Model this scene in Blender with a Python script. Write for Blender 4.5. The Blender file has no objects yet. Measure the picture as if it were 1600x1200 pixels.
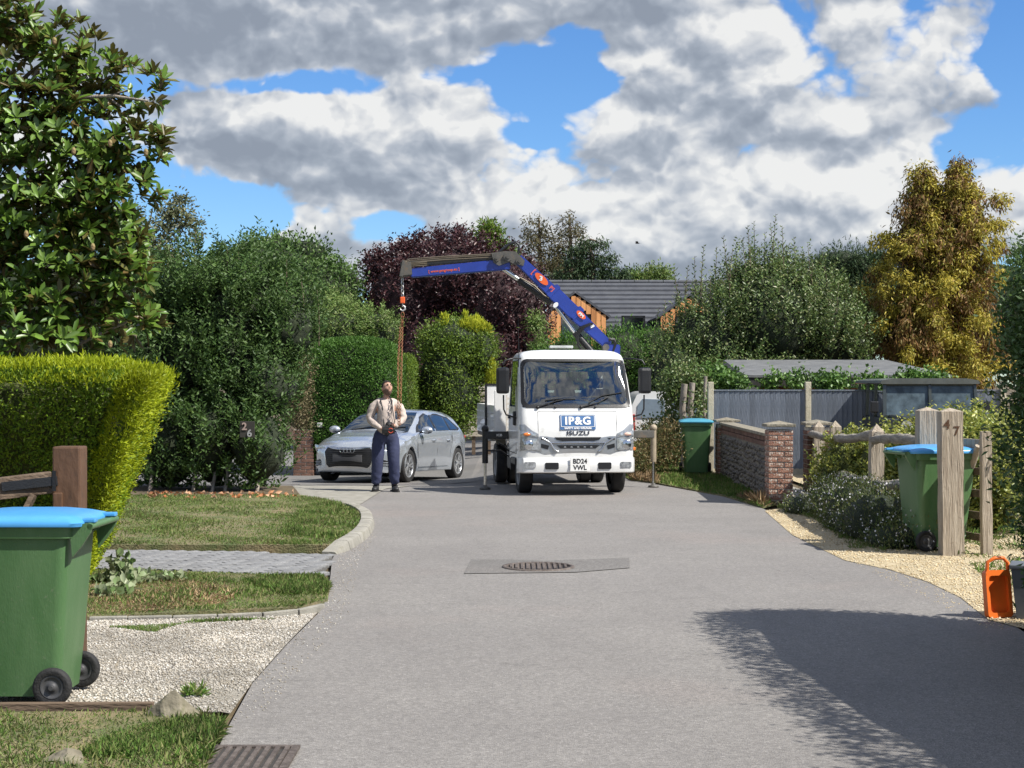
import bpy, bmesh, math, random
import numpy as np
from mathutils import Vector, Matrix, Euler
from mathutils.geometry import delaunay_2d_cdt

R = math.radians
rng = np.random.default_rng(7)
random.seed(7)
FOC = 2450.0 / 1600.0          # focal length in picture widths
CAMZ = 1.7
scene = bpy.context.scene
C = scene.collection

# ------------------------------------------------------------------ camera
cd = bpy.data.cameras.new('camera')
cam = bpy.data.objects.new('camera', cd)
C.objects.link(cam)
cam.location = (0, 0, CAMZ)
cam.rotation_euler = (R(90), 0, 0)
cd.sensor_width = 36
cd.lens = 36 * FOC
cd.clip_end = 3000
scene.camera = cam

# ------------------------------------------------------------------ light
SUNV = Vector((0.90, -0.45, 1.15)).normalized()      # towards the sun
sd = bpy.data.lights.new('sun', 'SUN')
sd.energy = 4.9
sd.angle = R(0.5)
sd.color = (1.0, 0.955, 0.88)
sun = bpy.data.objects.new('sun', sd)
C.objects.link(sun)
sun.rotation_euler = (-SUNV).to_track_quat('-Z', 'Y').to_euler()
scene.view_settings.view_transform = 'Standard'
scene.view_settings.look = 'None'
scene.view_settings.exposure = 0.62
scene.view_settings.gamma = 1
scene.view_settings.use_curve_mapping = False
scene.cycles.max_bounces = 5
scene.cycles.diffuse_bounces = 3
scene.cycles.glossy_bounces = 3
scene.cycles.transmission_bounces = 5
scene.cycles.transparent_max_bounces = 6
scene.cycles.caustics_reflective = False
scene.cycles.caustics_refractive = False
scene.cycles.use_adaptive_sampling = True
scene.cycles.use_denoising = True

world = bpy.data.worlds.new('World')
scene.world = world
world.use_nodes = True


def build_world():
    nt = world.node_tree
    N, L = nt.nodes, nt.links
    N.clear()
    out = N.new('ShaderNodeOutputWorld')
    sky = N.new('ShaderNodeTexSky')
    sky.sky_type = 'NISHITA'
    sky.sun_disc = False
    sky.sun_elevation = math.asin(SUNV.z)
    sky.sun_rotation = math.atan2(SUNV.x, SUNV.y)
    sky.air_density = 1.0
    sky.dust_density = 0.0
    sky.ozone_density = 1.6
    hs = N.new('ShaderNodeHueSaturation')
    hs.inputs['Saturation'].default_value = 1.15
    hs.inputs['Value'].default_value = 0.80
    L.new(sky.outputs[0], hs.inputs['Color'])
    bgs = N.new('ShaderNodeBackground')
    bgs.inputs[1].default_value = 0.10
    tint = N.new('ShaderNodeMix')
    tint.data_type = 'RGBA'
    tint.blend_type = 'MULTIPLY'
    tint.inputs['Factor'].default_value = 1
    tint.inputs['B'].default_value = (0.66, 0.90, 1.22, 1)
    L.new(hs.outputs[0], tint.inputs['A'])
    L.new(tint.outputs['Result'], bgs.inputs[0])
    tc = N.new('ShaderNodeTexCoord')

    def math_(op, a, b=None, clamp=False):
        n = N.new('ShaderNodeMath')
        n.operation = op
        n.use_clamp = clamp
        for i, v in enumerate((a, b)):
            if v is None:
                continue
            if isinstance(v, (int, float)):
                n.inputs[i].default_value = v
            else:
                L.new(v, n.inputs[i])
        return n.outputs[0]

    def vmath(op, a, b=None):
        n = N.new('ShaderNodeVectorMath')
        n.operation = op
        for i, v in enumerate((a, b)):
            if v is None:
                continue
            if isinstance(v, tuple):
                n.inputs[i].default_value = v
            else:
                L.new(v, n.inputs[i])
        return n

    def ranged(v, a, b, c=0.0, d=1.0, smooth=True):
        n = N.new('ShaderNodeMapRange')
        n.interpolation_type = 'SMOOTHSTEP' if smooth else 'LINEAR'
        for k, x in zip(('From Min', 'From Max', 'To Min', 'To Max'), (a, b, c, d)):
            n.inputs[k].default_value = x
        L.new(v, n.inputs['Value'])
        return n.outputs[0]

    dirv = vmath('NORMALIZE', tc.outputs['Generated']).outputs[0]
    wn = N.new('ShaderNodeTexNoise')
    wn.inputs['Scale'].default_value = 22.0
    wn.inputs['Detail'].default_value = 5
    L.new(dirv, wn.inputs['Vector'])
    w0 = vmath('SUBTRACT', wn.outputs['Color'], (0.5, 0.5, 0.5)).outputs[0]
    base = vmath('ADD', dirv, vmath('MULTIPLY', w0, (0.030, 0.030, 0.018)).outputs[0]).outputs[0]

    def direction(px, py):
        return Vector(((px - 800) / 2450, 1, (600 - py) / 2450)).normalized()

    # (px, py, rx, ry, amount): where cloud stands thick (+) or the blue opens (-)
    blobs = [(500, -40, 500, 170, 1.3), (150, 0, 240, 140, .9), (600, 220, 270, 95, .75), (370, 190, 130, 70, .50), (480, 270, 260, 60, .30),
             (1060, 225, 230, 85, .65), (1250, 120, 330, 90, .55), (1180, -20, 420, 110, .6), (1480, 130, 110, 75, .55), (1010, 110, 100, 60, .45), (1130, 60, 110, 40, .4), (1330, 215, 120, 50, .4),
             (1000, 360, 560, 80, .75), (1430, 330, 260, 90, .7), (500, 365, 110, 34, .50), (720, 310, 240, 60, .4),
             (1250, 300, 150, 60, .35), (1180, 420, 700, 70, .6), (700, 400, 300, 50, .3),
             (420, 126, 200, 24, -.95), (850, 125, 115, 40, -.95), (335, 340, 100, 46, -1.2), (600, 362, 70, 30, -1.0), (825, 212, 60, 16, -.6),
             (1600, 60, 44, 110, -1.1), (1585, 190, 44, 20, -.7), (900, 60, 50, 30, -.55), (690, 120, 70, 18, -.5), (240, 130, 60, 20, -.6)]

    def puffs(vec, s0, detail, rough=.55):
        v = N.new('ShaderNodeTexVoronoi')
        v.feature = 'F1'
        v.inputs['Scale'].default_value = s0
        v.inputs['Detail'].default_value = detail
        v.inputs['Roughness'].default_value = rough
        v.inputs['Lacunarity'].default_value = 2.2
        L.new(vec, v.inputs['Vector'])
        return v.outputs['Distance']

    def fluff(vec, detail):
        s = vmath('MULTIPLY', vec, (1, 1, 1.35)).outputs[0]
        n1 = N.new('ShaderNodeTexNoise')
        n1.inputs['Scale'].default_value = 5.0
        n1.inputs['Detail'].default_value = detail
        n1.inputs['Roughness'].default_value = 0.55
        L.new(s, n1.inputs['Vector'])
        acc = math_('MULTIPLY', n1.outputs['Fac'], 1.5)
        return math_('SUBTRACT', acc, math_('MULTIPLY', puffs(s, 13, min(3.5, detail * .5), .55), 0.95))

    def masses(vec, acc):
        """adds the big cloud masses; also returns how high in its cloud each point stands (lit tops, grey bases)"""
        shade = None
        for px, py, rx, ry, a in blobs:
            d0 = direction(px, py)
            d = vmath('SUBTRACT', vec, tuple(d0)).outputs[0]
            m = vmath('MULTIPLY', d, (2450 / rx, 2450 / rx * .4, 2450 / ry)).outputs[0]
            g = math_('SUBTRACT', 1.25, vmath('LENGTH', m).outputs['Value'], True)
            acc = math_('ADD', acc, math_('MULTIPLY', g, a))
            if a > .3:
                sp = N.new('ShaderNodeSeparateXYZ')
                L.new(m, sp.inputs[0])
                h = math_('MULTIPLY', math_('ADD', sp.outputs[2], math_('MULTIPLY', sp.outputs[0], .12)), g)
                shade = h if shade is None else math_('ADD', shade, h)
        return acc, shade

    F0 = fluff(base, 7)
    D, shade = masses(base, F0)
    # the rest of the sky carries the same broken cloud as the part in view
    far = vmath('LENGTH', vmath('SUBTRACT', dirv, (0.0, 0.985, 0.12)).outputs[0]).outputs['Value']
    D = math_('ADD', D, ranged(far, .35, .7, 0, .34))
    F1 = fluff(vmath('ADD', base, (0.004, 0.0, 0.011)).outputs[0], 6)
    mask = ranged(D, -0.16, 0.16)
    rel = math_('SUBTRACT', F0, F1)
    br = math_('ADD', 0.66, math_('MULTIPLY', shade, .95))
    br = math_('ADD', br, math_('MULTIPLY', rel, 1.3))
    br = math_('SUBTRACT', br, math_('MULTIPLY', ranged(D, .3, 1.4), .16))
    br = math_('ADD', br, math_('MULTIPLY', math_('SUBTRACT', 1.0, ranged(D, -.05, .35)), .12))
    ramp = N.new('ShaderNodeValToRGB')
    cr = ramp.color_ramp
    cr.interpolation = 'B_SPLINE'
    cr.elements[0].position = 0.0
    cr.elements[0].color = (0.175, 0.200, 0.242, 1)
    cr.elements[1].position = 0.92
    cr.elements[1].color = (0.57, 0.57, 0.56, 1)
    e = cr.elements.new(0.35)
    e.color = (0.245, 0.275, 0.32, 1)
    e = cr.elements.new(0.6)
    e.color = (0.33, 0.355, 0.395, 1)
    L.new(br, ramp.inputs[0])
    bgc = N.new('ShaderNodeBackground')
    L.new(ramp.outputs[0], bgc.inputs[0])
    bgc.inputs[1].default_value = 1.0
    mx = N.new('ShaderNodeMixShader')
    L.new(math_('MULTIPLY', mask, 0.97), mx.inputs[0])
    L.new(bgs.outputs[0], mx.inputs[1])
    L.new(bgc.outputs[0], mx.inputs[2])
    L.new(mx.outputs[0], out.inputs[0])

    world.cycles.sampling_method = 'MANUAL'
    world.cycles.sample_map_resolution = 512


build_world()


# ------------------------------------------------------------------ placing helpers
def dip(x, y):
    """the side road behind the man falls away a little to the left"""
    s = min(1, max(0, (0.2 - x) / 1.4))
    s = s * s * (3 - 2 * s)
    return -0.030 * min(8, max(0, y - 25)) * s


def G(px, py):
    d = CAMZ * 2450 / (py - 600)
    return ((px - 800) * d / 2450, d)


def P(px, py, d):
    return Vector(((px - 800) * d / 2450, d, CAMZ - (py - 600) * d / 2450))


# ------------------------------------------------------------------ materials
MATS = {}


def new_mat(name):
    m = bpy.data.materials.new(name)
    m.use_nodes = True
    nt = m.node_tree
    nt.nodes.clear()
    out = nt.nodes.new('ShaderNodeOutputMaterial')
    return m, nt, out


def pm(name, col, rough=.6, metal=0.0, var=.15, vscale=6.0, bump=0.0, bscale=40.0, coat=0.0, stretch=(1, 1, 1),
       col2=None, objrand=0.0, spec=.5, dirt=None, trans=0.0, emis=None):
    """Principled surface whose colour drifts with noise, optional second colour, bump and per-object variation."""
    if name in MATS:
        return MATS[name]
    m, nt, out = new_mat(name)
    N, L = nt.nodes, nt.links
    b = N.new('ShaderNodeBsdfPrincipled')
    tc = N.new('ShaderNodeTexCoord')
    mp = N.new('ShaderNodeMapping')
    mp.inputs['Scale'].default_value = stretch
    L.new(tc.outputs['Object'], mp.inputs[0])
    nz = N.new('ShaderNodeTexNoise')
    nz.inputs['Scale'].default_value = vscale
    nz.inputs['Detail'].default_value = 6
    nz.inputs['Roughness'].default_value = .6
    L.new(mp.outputs[0], nz.inputs['Vector'])
    mix = N.new('ShaderNodeMix')
    mix.data_type = 'RGBA'
    c2 = col2 if col2 else tuple(min(1, c * (1 + var)) for c in col)
    c1 = col if col2 else tuple(c * (1 - var) for c in col)
    mix.inputs['A'].default_value = (*c1, 1)
    mix.inputs['B'].default_value = (*c2, 1)
    mr = N.new('ShaderNodeMapRange')
    mr.inputs['From Min'].default_value = .36
    mr.inputs['From Max'].default_value = .64
    L.new(nz.outputs['Fac'], mr.inputs['Value'])
    L.new(mr.outputs[0], mix.inputs['Factor'])
    res = mix.outputs['Result']
    if objrand:
        oi = N.new('ShaderNodeObjectInfo')
        hs = N.new('ShaderNodeHueSaturation')
        mr2 = N.new('ShaderNodeMapRange')
        mr2.inputs['To Min'].default_value = 1 - objrand
        mr2.inputs['To Max'].default_value = 1 + objrand
        L.new(oi.outputs['Random'], mr2.inputs['Value'])
        L.new(mr2.outputs[0], hs.inputs['Value'])
        L.new(res, hs.inputs['Color'])
        res = hs.outputs[0]
    if dirt:
        dc, dscale, dlo, dhi = dirt
        dn = N.new('ShaderNodeTexNoise')
        dn.inputs['Scale'].default_value = dscale
        dn.inputs['Detail'].default_value = 8
        dn.inputs['Roughness'].default_value = .7
        L.new(tc.outputs['Object'], dn.inputs['Vector'])
        dm = N.new('ShaderNodeMapRange')
        dm.inputs['From Min'].default_value = dlo
        dm.inputs['From Max'].default_value = dhi
        L.new(dn.outputs['Fac'], dm.inputs['Value'])
        mx = N.new('ShaderNodeMix')
        mx.data_type = 'RGBA'
        L.new(dm.outputs[0], mx.inputs['Factor'])
        L.new(res, mx.inputs['A'])
        mx.inputs['B'].default_value = (*dc, 1)
        res = mx.outputs['Result']
    L.new(res, b.inputs['Base Color'])
    b.inputs['Roughness'].default_value = rough
    b.inputs['Metallic'].default_value = metal
    b.inputs['Specular IOR Level'].default_value = spec
    b.inputs['Coat Weight'].default_value = coat
    b.inputs['Coat Roughness'].default_value = .04
    b.inputs['Transmission Weight'].default_value = trans
    if emis:
        b.inputs['Emission Color'].default_value = (*emis[0], 1)
        b.inputs['Emission Strength'].default_value = emis[1]
    if bump:
        bn = N.new('ShaderNodeTexNoise')
        bn.inputs['Scale'].default_value = bscale
        bn.inputs['Detail'].default_value = 5
        L.new(mp.outputs[0], bn.inputs['Vector'])
        bp = N.new('ShaderNodeBump')
        bp.inputs['Strength'].default_value = min(1, bump)
        bp.inputs['Distance'].default_value = 0.02
        L.new(bn.outputs['Fac'], bp.inputs['Height'])
        L.new(bp.outputs[0], b.inputs['Normal'])
    L.new(b.outputs[0], out.inputs[0])
    MATS[name] = m
    return m


def leafmat(name, cols, rough=.45, trans=.25, spec=.5, tcol=None, back=None):
    """leaf colours spread over single leaves; a share of the light passes through"""
    if name in MATS:
        return MATS[name]
    m, nt, out = new_mat(name)
    N, L = nt.nodes, nt.links
    geo = N.new('ShaderNodeNewGeometry')
    ramp = N.new('ShaderNodeValToRGB')
    cr = ramp.color_ramp
    while len(cr.elements) < len(cols):
        cr.elements.new(.5)
    for i, c in enumerate(cols):
        cr.elements[i].position = i / max(1, len(cols) - 1)
        cr.elements[i].color = (*c, 1)
    L.new(geo.outputs['Random Per Island'], ramp.inputs[0])
    col = ramp.outputs[0]
    # broad patches of lighter and darker growth
    tc = N.new('ShaderNodeTexCoord')
    nz = N.new('ShaderNodeTexNoise')
    nz.inputs['Scale'].default_value = 1.6
    nz.inputs['Detail'].default_value = 3
    L.new(tc.outputs['Object'], nz.inputs['Vector'])
    mr = N.new('ShaderNodeMapRange')
    mr.inputs['From Min'].default_value = .3
    mr.inputs['From Max'].default_value = .7
    mr.inputs['To Min'].default_value = .72
    mr.inputs['To Max'].default_value = 1.3
    L.new(nz.outputs['Fac'], mr.inputs['Value'])
    hs = N.new('ShaderNodeHueSaturation')
    L.new(mr.outputs[0], hs.inputs['Value'])
    L.new(col, hs.inputs['Color'])
    col = hs.outputs[0]
    if back:
        mb = N.new('ShaderNodeMix')
        mb.data_type = 'RGBA'
        L.new(geo.outputs['Backfacing'], mb.inputs['Factor'])
        L.new(col, mb.inputs['A'])
        mb.inputs['B'].default_value = (*back, 1)
        col = mb.outputs['Result']
    b = N.new('ShaderNodeBsdfPrincipled')
    b.inputs['Roughness'].default_value = rough
    b.inputs['Specular IOR Level'].default_value = spec
    L.new(col, b.inputs['Base Color'])
    t = N.new('ShaderNodeBsdfTranslucent')
    if tcol:
        mt = N.new('ShaderNodeMix')
        mt.data_type = 'RGBA'
        mt.inputs['Factor'].default_value = .6
        L.new(col, mt.inputs['A'])
        mt.inputs['B'].default_value = (*tcol, 1)
        L.new(mt.outputs['Result'], t.inputs[0])
    else:
        L.new(col, t.inputs[0])
    mx = N.new('ShaderNodeMixShader')
    mx.inputs[0].default_value = trans
    L.new(b.outputs[0], mx.inputs[1])
    L.new(t.outputs[0], mx.inputs[2])
    L.new(mx.outputs[0], out.inputs[0])
    MATS[name] = m
    return m


def asphalt(name, base, light, speck=.5, worn=None):
    m, nt, out = new_mat(name)
    N, L = nt.nodes, nt.links
    tc = N.new('ShaderNodeTexCoord')

    def noise(scale, detail=4, rough=.6, vec=None, st=None):
        n = N.new('ShaderNodeTexNoise')
        n.inputs['Scale'].default_value = scale
        n.inputs['Detail'].default_value = detail
        n.inputs['Roughness'].default_value = rough
        if st:
            mp = N.new('ShaderNodeMapping')
            mp.inputs['Scale'].default_value = st
            L.new(tc.outputs['Object'], mp.inputs[0])
            L.new(mp.outputs[0], n.inputs['Vector'])
        else:
            L.new(tc.outputs['Object'], n.inputs['Vector'])
        return n.outputs['Fac']

    def ranged(v, a, b, c=0, d=1):
        n = N.new('ShaderNodeMapRange')
        for k, x in zip(('From Min', 'From Max', 'To Min', 'To Max'), (a, b, c, d)):
            n.inputs[k].default_value = x
        L.new(v, n.inputs['Value'])
        return n.outputs[0]

    def mix(f, a, b, mode='MIX'):
        n = N.new('ShaderNodeMix')
        n.data_type = 'RGBA'
        n.blend_type = mode
        for k, v in (('Factor', f), ('A', a), ('B', b)):
            if isinstance(v, tuple):
                n.inputs[k].default_value = (*v, 1)
            elif isinstance(v, float):
                n.inputs[k].default_value = v
            else:
                L.new(v, n.inputs[k])
        return n.outputs['Result']
    c = mix(ranged(noise(.55, 5, .65), .35, .65), base, light)
    c = mix(ranged(noise(2.2, 6, .7, st=(1.6, .5, 1)), .54, .8, 0, .55), c, tuple(x * .72 for x in base))     # tyre-worn streaks
    c = mix(ranged(noise(.33, 3), .55, .7, 0, .45), c, (light[0] * 1.12, light[1] * .98, light[2] * .94))       # pinkish patches
    vo = N.new('ShaderNodeTexVoronoi')
    vo.inputs['Scale'].default_value = 110
    L.new(tc.outputs['Object'], vo.inputs['Vector'])
    g = N.new('ShaderNodeSeparateColor')
    L.new(vo.outputs['Color'], g.inputs[0])
    vb = N.new('ShaderNodeTexVoronoi')
    vb.inputs['Scale'].default_value = 38
    L.new(tc.outputs['Object'], vb.inputs['Vector'])
    gb = N.new('ShaderNodeSeparateColor')
    L.new(vb.outputs['Color'], gb.inputs[0])
    c = mix(ranged(gb.outputs[0], .35, 1, 0, speck * .55), c, tuple(x * .6 for x in base))
    # cracks and old joints, only here and there
    cw = N.new('ShaderNodeTexNoise')
    cw.inputs['Scale'].default_value = 2.5
    cw.inputs['Detail'].default_value = 6
    L.new(tc.outputs['Object'], cw.inputs['Vector'])
    av = N.new('ShaderNodeVectorMath')
    av.operation = 'MULTIPLY_ADD'
    av.inputs[1].default_value = (.5, .5, .5)
    L.new(cw.outputs['Color'], av.inputs[0])
    L.new(tc.outputs['Object'], av.inputs[2])
    ve = N.new('ShaderNodeTexVoronoi')
    ve.feature = 'DISTANCE_TO_EDGE'
    ve.inputs['Scale'].default_value = .42
    L.new(av.outputs[0], ve.inputs['Vector'])
    crk = N.new('ShaderNodeMath')
    crk.operation = 'MULTIPLY'
    L.new(ranged(ve.outputs['Distance'], .0, .006, .28, 0), crk.inputs[0])
    L.new(ranged(noise(.4, 2), .52, .60), crk.inputs[1])
    c = mix(crk.outputs[0], c, (.05, .048, .045))
    # oily and damp stains drawn out along the road's width by turning wheels
    c = mix(ranged(noise(1.1, 5, .7, st=(.5, 3.2, 1)), .60, .74, 0, .5), c, tuple(x * .55 for x in base))
    c = mix(ranged(g.outputs[0], .0, 1, 0, speck), c, tuple(x * .5 for x in base))
    c = mix(ranged(g.outputs[1], .94, 1, 0, .45), c, (.42, .40, .38))                              # pale chippings
    b = N.new('ShaderNodeBsdfPrincipled')
    b.inputs['Roughness'].default_value = .78
    b.inputs['Specular IOR Level'].default_value = .35
    L.new(c, b.inputs['Base Color'])
    bp = N.new('ShaderNodeBump')
    bp.inputs['Strength'].default_value = .55
    bp.inputs['Distance'].default_value = .006
    L.new(vo.outputs['Distance'], bp.inputs['Height'])
    L.new(bp.outputs[0], b.inputs['Normal'])
    L.new(b.outputs[0], out.inputs[0])
    MATS[name] = m
    return m


# ------------------------------------------------------------------ object helpers
def tag(o, label=None, cat=None, group=None, kind=None):
    for k, v in (('label', label), ('category', cat), ('group', group), ('kind', kind)):
        if v:
            o[k] = v
    return o


def link_mesh(name, me, mat=None, parent=None):
    o = bpy.data.objects.new(name, me)
    C.objects.link(o)
    if mat is not None and len(me.materials) == 0:
        me.materials.append(mat)
    if parent:
        o.parent = parent
    return o


def thing(name, label, cat, loc=(0, 0, 0), rotz=0, group=None):
    o = bpy.data.objects.new(name, None)
    C.objects.link(o)
    o.location = loc
    o.rotation_euler = (0, 0, rotz)
    o.empty_display_size = .2
    tag(o, label, cat, group)
    return o


class MB:
    """collects shapes; build() links them as one mesh object"""

    def __init__(s):
        s.v, s.f, s.sm = [], [], []

    def add(s, vs, fs, smooth=False):
        n = len(s.v)
        s.v += [tuple(v) for v in vs]
        s.f += [tuple(i + n for i in f) for f in fs]
        s.sm += [smooth] * len(fs)
        return s

    def box(s, c, size, rot=None, bev=0.0):
        x, y, z = (a / 2 for a in size)
        if bev > 0:
            bm = bmesh.new()
            bmesh.ops.create_cube(bm, size=1)
            bmesh.ops.scale(bm, vec=size, verts=bm.verts)
            bmesh.ops.bevel(bm, geom=bm.edges[:], offset=bev, segments=2, affect='EDGES', profile=.6)
            vs = [v.co.copy() for v in bm.verts]
            bm.verts.index_update()
            fs = [[v.index for v in f.verts] for f in bm.faces]
            bm.free()
        else:
            vs = [Vector((i * x, j * y, k * z)) for i in (-1, 1) for j in (-1, 1) for k in (-1, 1)]
            fs = [(0, 1, 3, 2), (4, 6, 7, 5), (0, 4, 5, 1), (2, 3, 7, 6), (0, 2, 6, 4), (1, 5, 7, 3)]
        if rot is not None:
            M = Euler(rot).to_matrix() if not isinstance(rot, Matrix) else rot
            vs = [M @ v for v in vs]
        c = Vector(c)
        return s.add([v + c for v in vs], fs)

    def bar(s, p0, p1, w, h, up=(0, 0, 1), bev=0):
        p0, p1 = Vector(p0), Vector(p1)
        d = p1 - p0
        y = d.normalized()
        x = y.cross(Vector(up)).normalized()
        z = x.cross(y)
        M = Matrix((x, y, z)).transposed()
        return s.box((p0 + p1) / 2, (w, d.length, h), M, bev)

    def cyl(s, p0, p1, r0, r1=None, n=12, caps=True):
        return s.tube([p0, p1], [r0, r0 if r1 is None else r1], n, caps)

    def tube(s, path, radii, n=8, caps=True, squash=1.0):
        path = [Vector(p) for p in path]
        if not hasattr(radii, '__len__'):
            radii = [radii] * len(path)
        rings, ref = [], None
        for i, p in enumerate(path):
            t = (path[min(i + 1, len(path) - 1)] - path[max(i - 1, 0)])
            t = t.normalized() if t.length > 1e-9 else Vector((0, 0, 1))
            if ref is None:
                ref = Vector((0, 0, 1)) if abs(t.z) < .9 else Vector((1, 0, 0))
            a = (ref - t * ref.dot(t)).normalized()
            b = t.cross(a)
            ref = a
            rings.append([p + (a * math.cos(2 * math.pi * k / n) * squash + b * math.sin(2 * math.pi * k / n)) * radii[i]
                          for k in range(n)])
        vs = [v for r in rings for v in r]
        fs = [(i * n + k, i * n + (k + 1) % n, (i + 1) * n + (k + 1) % n, (i + 1) * n + k)
              for i in range(len(path) - 1) for k in range(n)]
        s.add(vs, fs, True)
        if caps:
            s.add(rings[0], [tuple(range(n))[::-1]])
            s.add(rings[-1], [tuple(range(n))])
        return s

    def prism(s, poly, axis, a, b):
        """poly: 2-D outline, extruded along axis 'x','y' or 'z' from a to b (other two axes in order)"""
        def put(u, v, w):
            return {'x': (w, u, v), 'y': (u, w, v), 'z': (u, v, w)}[axis]
        n = len(poly)
        vs = [put(u, v, a) for u, v in poly] + [put(u, v, b) for u, v in poly]
        fs = [tuple(range(n))[::-1], tuple(range(n, 2 * n))] + [(i, (i + 1) % n, n + (i + 1) % n, n + i) for i in range(n)]
        return s.add(vs, fs)

    def lathe(s, prof, c=(0, 0, 0), axis='z', n=24):
        """prof: (radius, height) pairs"""
        c = Vector(c)
        vs = []
        for r, h in prof:
            for k in range(n):
                a = 2 * math.pi * k / n
                u, v = r * math.cos(a), r * math.sin(a)
                q = {'z': (u, v, h), 'x': (h, u, v), 'y': (u, h, v)}[axis]
                vs.append(Vector(q) + c)
        fs = [(i * n + k, i * n + (k + 1) % n, (i + 1) * n + (k + 1) % n, (i + 1) * n + k)
              for i in range(len(prof) - 1) for k in range(n)]
        return s.add(vs, fs, True)

    def sphere(s, c, r, n=10, m=7):
        rr = r if hasattr(r, '__len__') else (r, r, r)
        vs, fs = [], []
        for i in range(m + 1):
            t = math.pi * i / m
            for k in range(n):
                a = 2 * math.pi * k / n
                vs.append((c[0] + rr[0] * math.sin(t) * math.cos(a), c[1] + rr[1] * math.sin(t) * math.sin(a), c[2] + rr[2] * math.cos(t)))
        for i in range(m):
            for k in range(n):
                fs.append((i * n + k, i * n + (k + 1) % n, (i + 1) * n + (k + 1) % n, (i + 1) * n + k))
        return s.add(vs, fs, True)

    def torus(s, c, R1, r, axis='y', n=24, m=8, M=None, sx=1.0):
        c = Vector(c)
        vs, fs = [], []
        for i in range(n):
            a = 2 * math.pi * i / n
            for k in range(m):
                b = 2 * math.pi * k / m
                u, v, w = (R1 + r * math.cos(b)) * math.cos(a) * sx, (R1 + r * math.cos(b)) * math.sin(a), r * math.sin(b)
                q = Vector({'z': (u, v, w), 'x': (w, u, v), 'y': (u, w, v)}[axis])
                if M is not None:
                    q = M @ q
                vs.append(q + c)
        for i in range(n):
            for k in range(m):
                fs.append((i * m + k, ((i + 1) % n) * m + k, ((i + 1) % n) * m + (k + 1) % m, i * m + (k + 1) % m))
        return s.add(vs, fs, True)

    def sheet(s, outline, fn, thick=.006, grid=.06, back=True):
        """2-D outline filled with a fine net and laid over a surface: fn(u, v, offset) -> point; thick lifts it off"""
        pts = [Vector(p) for p in outline]
        nb = len(pts)
        us = [p.x for p in pts]
        vs = [p.y for p in pts]
        inner = []
        u = min(us) + grid / 2
        while u < max(us):
            v = min(vs) + grid / 2
            while v < max(vs):
                if inside(u, v, pts) and edge_dist(u, v, pts) > grid * .35:
                    inner.append(Vector((u, v)))
                v += grid
            u += grid
        vo, _e, fo, *_ = delaunay_2d_cdt(pts + inner, [], [list(range(nb))], 1, 1e-6)
        top = [fn(p.x, p.y, thick) for p in vo]
        if not fo:
            return s
        e1 = Vector(top[fo[0][1]]) - Vector(top[fo[0][0]])
        s.add(top, [tuple(f) for f in fo], True)
        if thick > 0 and back:
            rim_t = [fn(p.x, p.y, thick) for p in pts]
            rim_b = [fn(p.x, p.y, -.004) for p in pts]
            s.add(rim_t + rim_b, [(i, (i + 1) % nb, nb + (i + 1) % nb, nb + i) for i in range(nb)])
        return s

    def build(s, name, mat, parent=None, smooth=None, autos=None, local=False):
        me = bpy.data.meshes.new(name)
        vs = s.v
        if local and parent is not None:
            pl = Vector((0, 0, 0))
            q = parent
            while q is not None:
                pl += q.location
                q = q.parent
            vs = [tuple(Vector(v) - pl) for v in vs]
        me.from_pydata(vs, [], s.f)
        sm = s.sm if smooth is None else [smooth] * len(s.f)
        me.polygons.foreach_set('use_smooth', sm)
        me.update()
        if autos:
            bm = bmesh.new()
            bm.from_mesh(me)
            bmesh.ops.remove_doubles(bm, verts=bm.verts, dist=1e-5)
            bmesh.ops.recalc_face_normals(bm, faces=bm.faces)
            for e in bm.edges:
                if len(e.link_faces) == 2 and e.calc_face_angle(0) > autos:
                    e.smooth = False
            for f in bm.faces:
                f.smooth = True
            bm.to_mesh(me)
            bm.free()
        return link_mesh(name, me, mat, parent)


def inside(x, y, poly):
    r = False
    j = len(poly) - 1
    for i in range(len(poly)):
        xi, yi = poly[i][0], poly[i][1]
        xj, yj = poly[j][0], poly[j][1]
        if (yi > y) != (yj > y) and x < (xj - xi) * (y - yi) / (yj - yi) + xi:
            r = not r
        j = i
    return r


def edge_dist(x, y, poly):
    m = 1e9
    for i in range(len(poly)):
        ax, ay = poly[i][0], poly[i][1]
        bx, by = poly[(i + 1) % len(poly)][0], poly[(i + 1) % len(poly)][1]
        dx, dy = bx - ax, by - ay
        t = max(0, min(1, ((x - ax) * dx + (y - ay) * dy) / (dx * dx + dy * dy + 1e-12)))
        m = min(m, math.hypot(x - ax - t * dx, y - ay - t * dy))
    return m


def rrect(x0, y0, x1, y1, r, n=4):
    """rounded rectangle outline"""
    o = []
    for cx, cy, a0 in ((x1 - r, y1 - r, 0), (x0 + r, y1 - r, 90), (x0 + r, y0 + r, 180), (x1 - r, y0 + r, 270)):
        for k in range(n + 1):
            a = R(a0 + 90 * k / n)
            o.append((cx + r * math.cos(a), cy + r * math.sin(a)))
    return o


def text(name, s, size, mat, parent, M, extrude=.002, bold=0.0, sx=1.0, spacing=1.0):
    cu = bpy.data.curves.new(name, 'FONT')
    cu.body = s
    cu.size = size
    cu.extrude = extrude
    cu.offset = bold
    cu.space_character = spacing
    cu.resolution_u = 3
    cu.align_x = 'CENTER'
    cu.align_y = 'CENTER'
    to = bpy.data.objects.new('lettering_curve', cu)
    C.objects.link(to)
    dg = bpy.context.evaluated_depsgraph_get()
    me = bpy.data.meshes.new_from_object(to.evaluated_get(dg))
    bpy.data.objects.remove(to)
    me.name = name
    me.transform(Matrix.Diagonal((sx, 1, 1, 1)))
    me.transform(M)
    me.materials.clear()
    return link_mesh(name, me, mat, parent)


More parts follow.
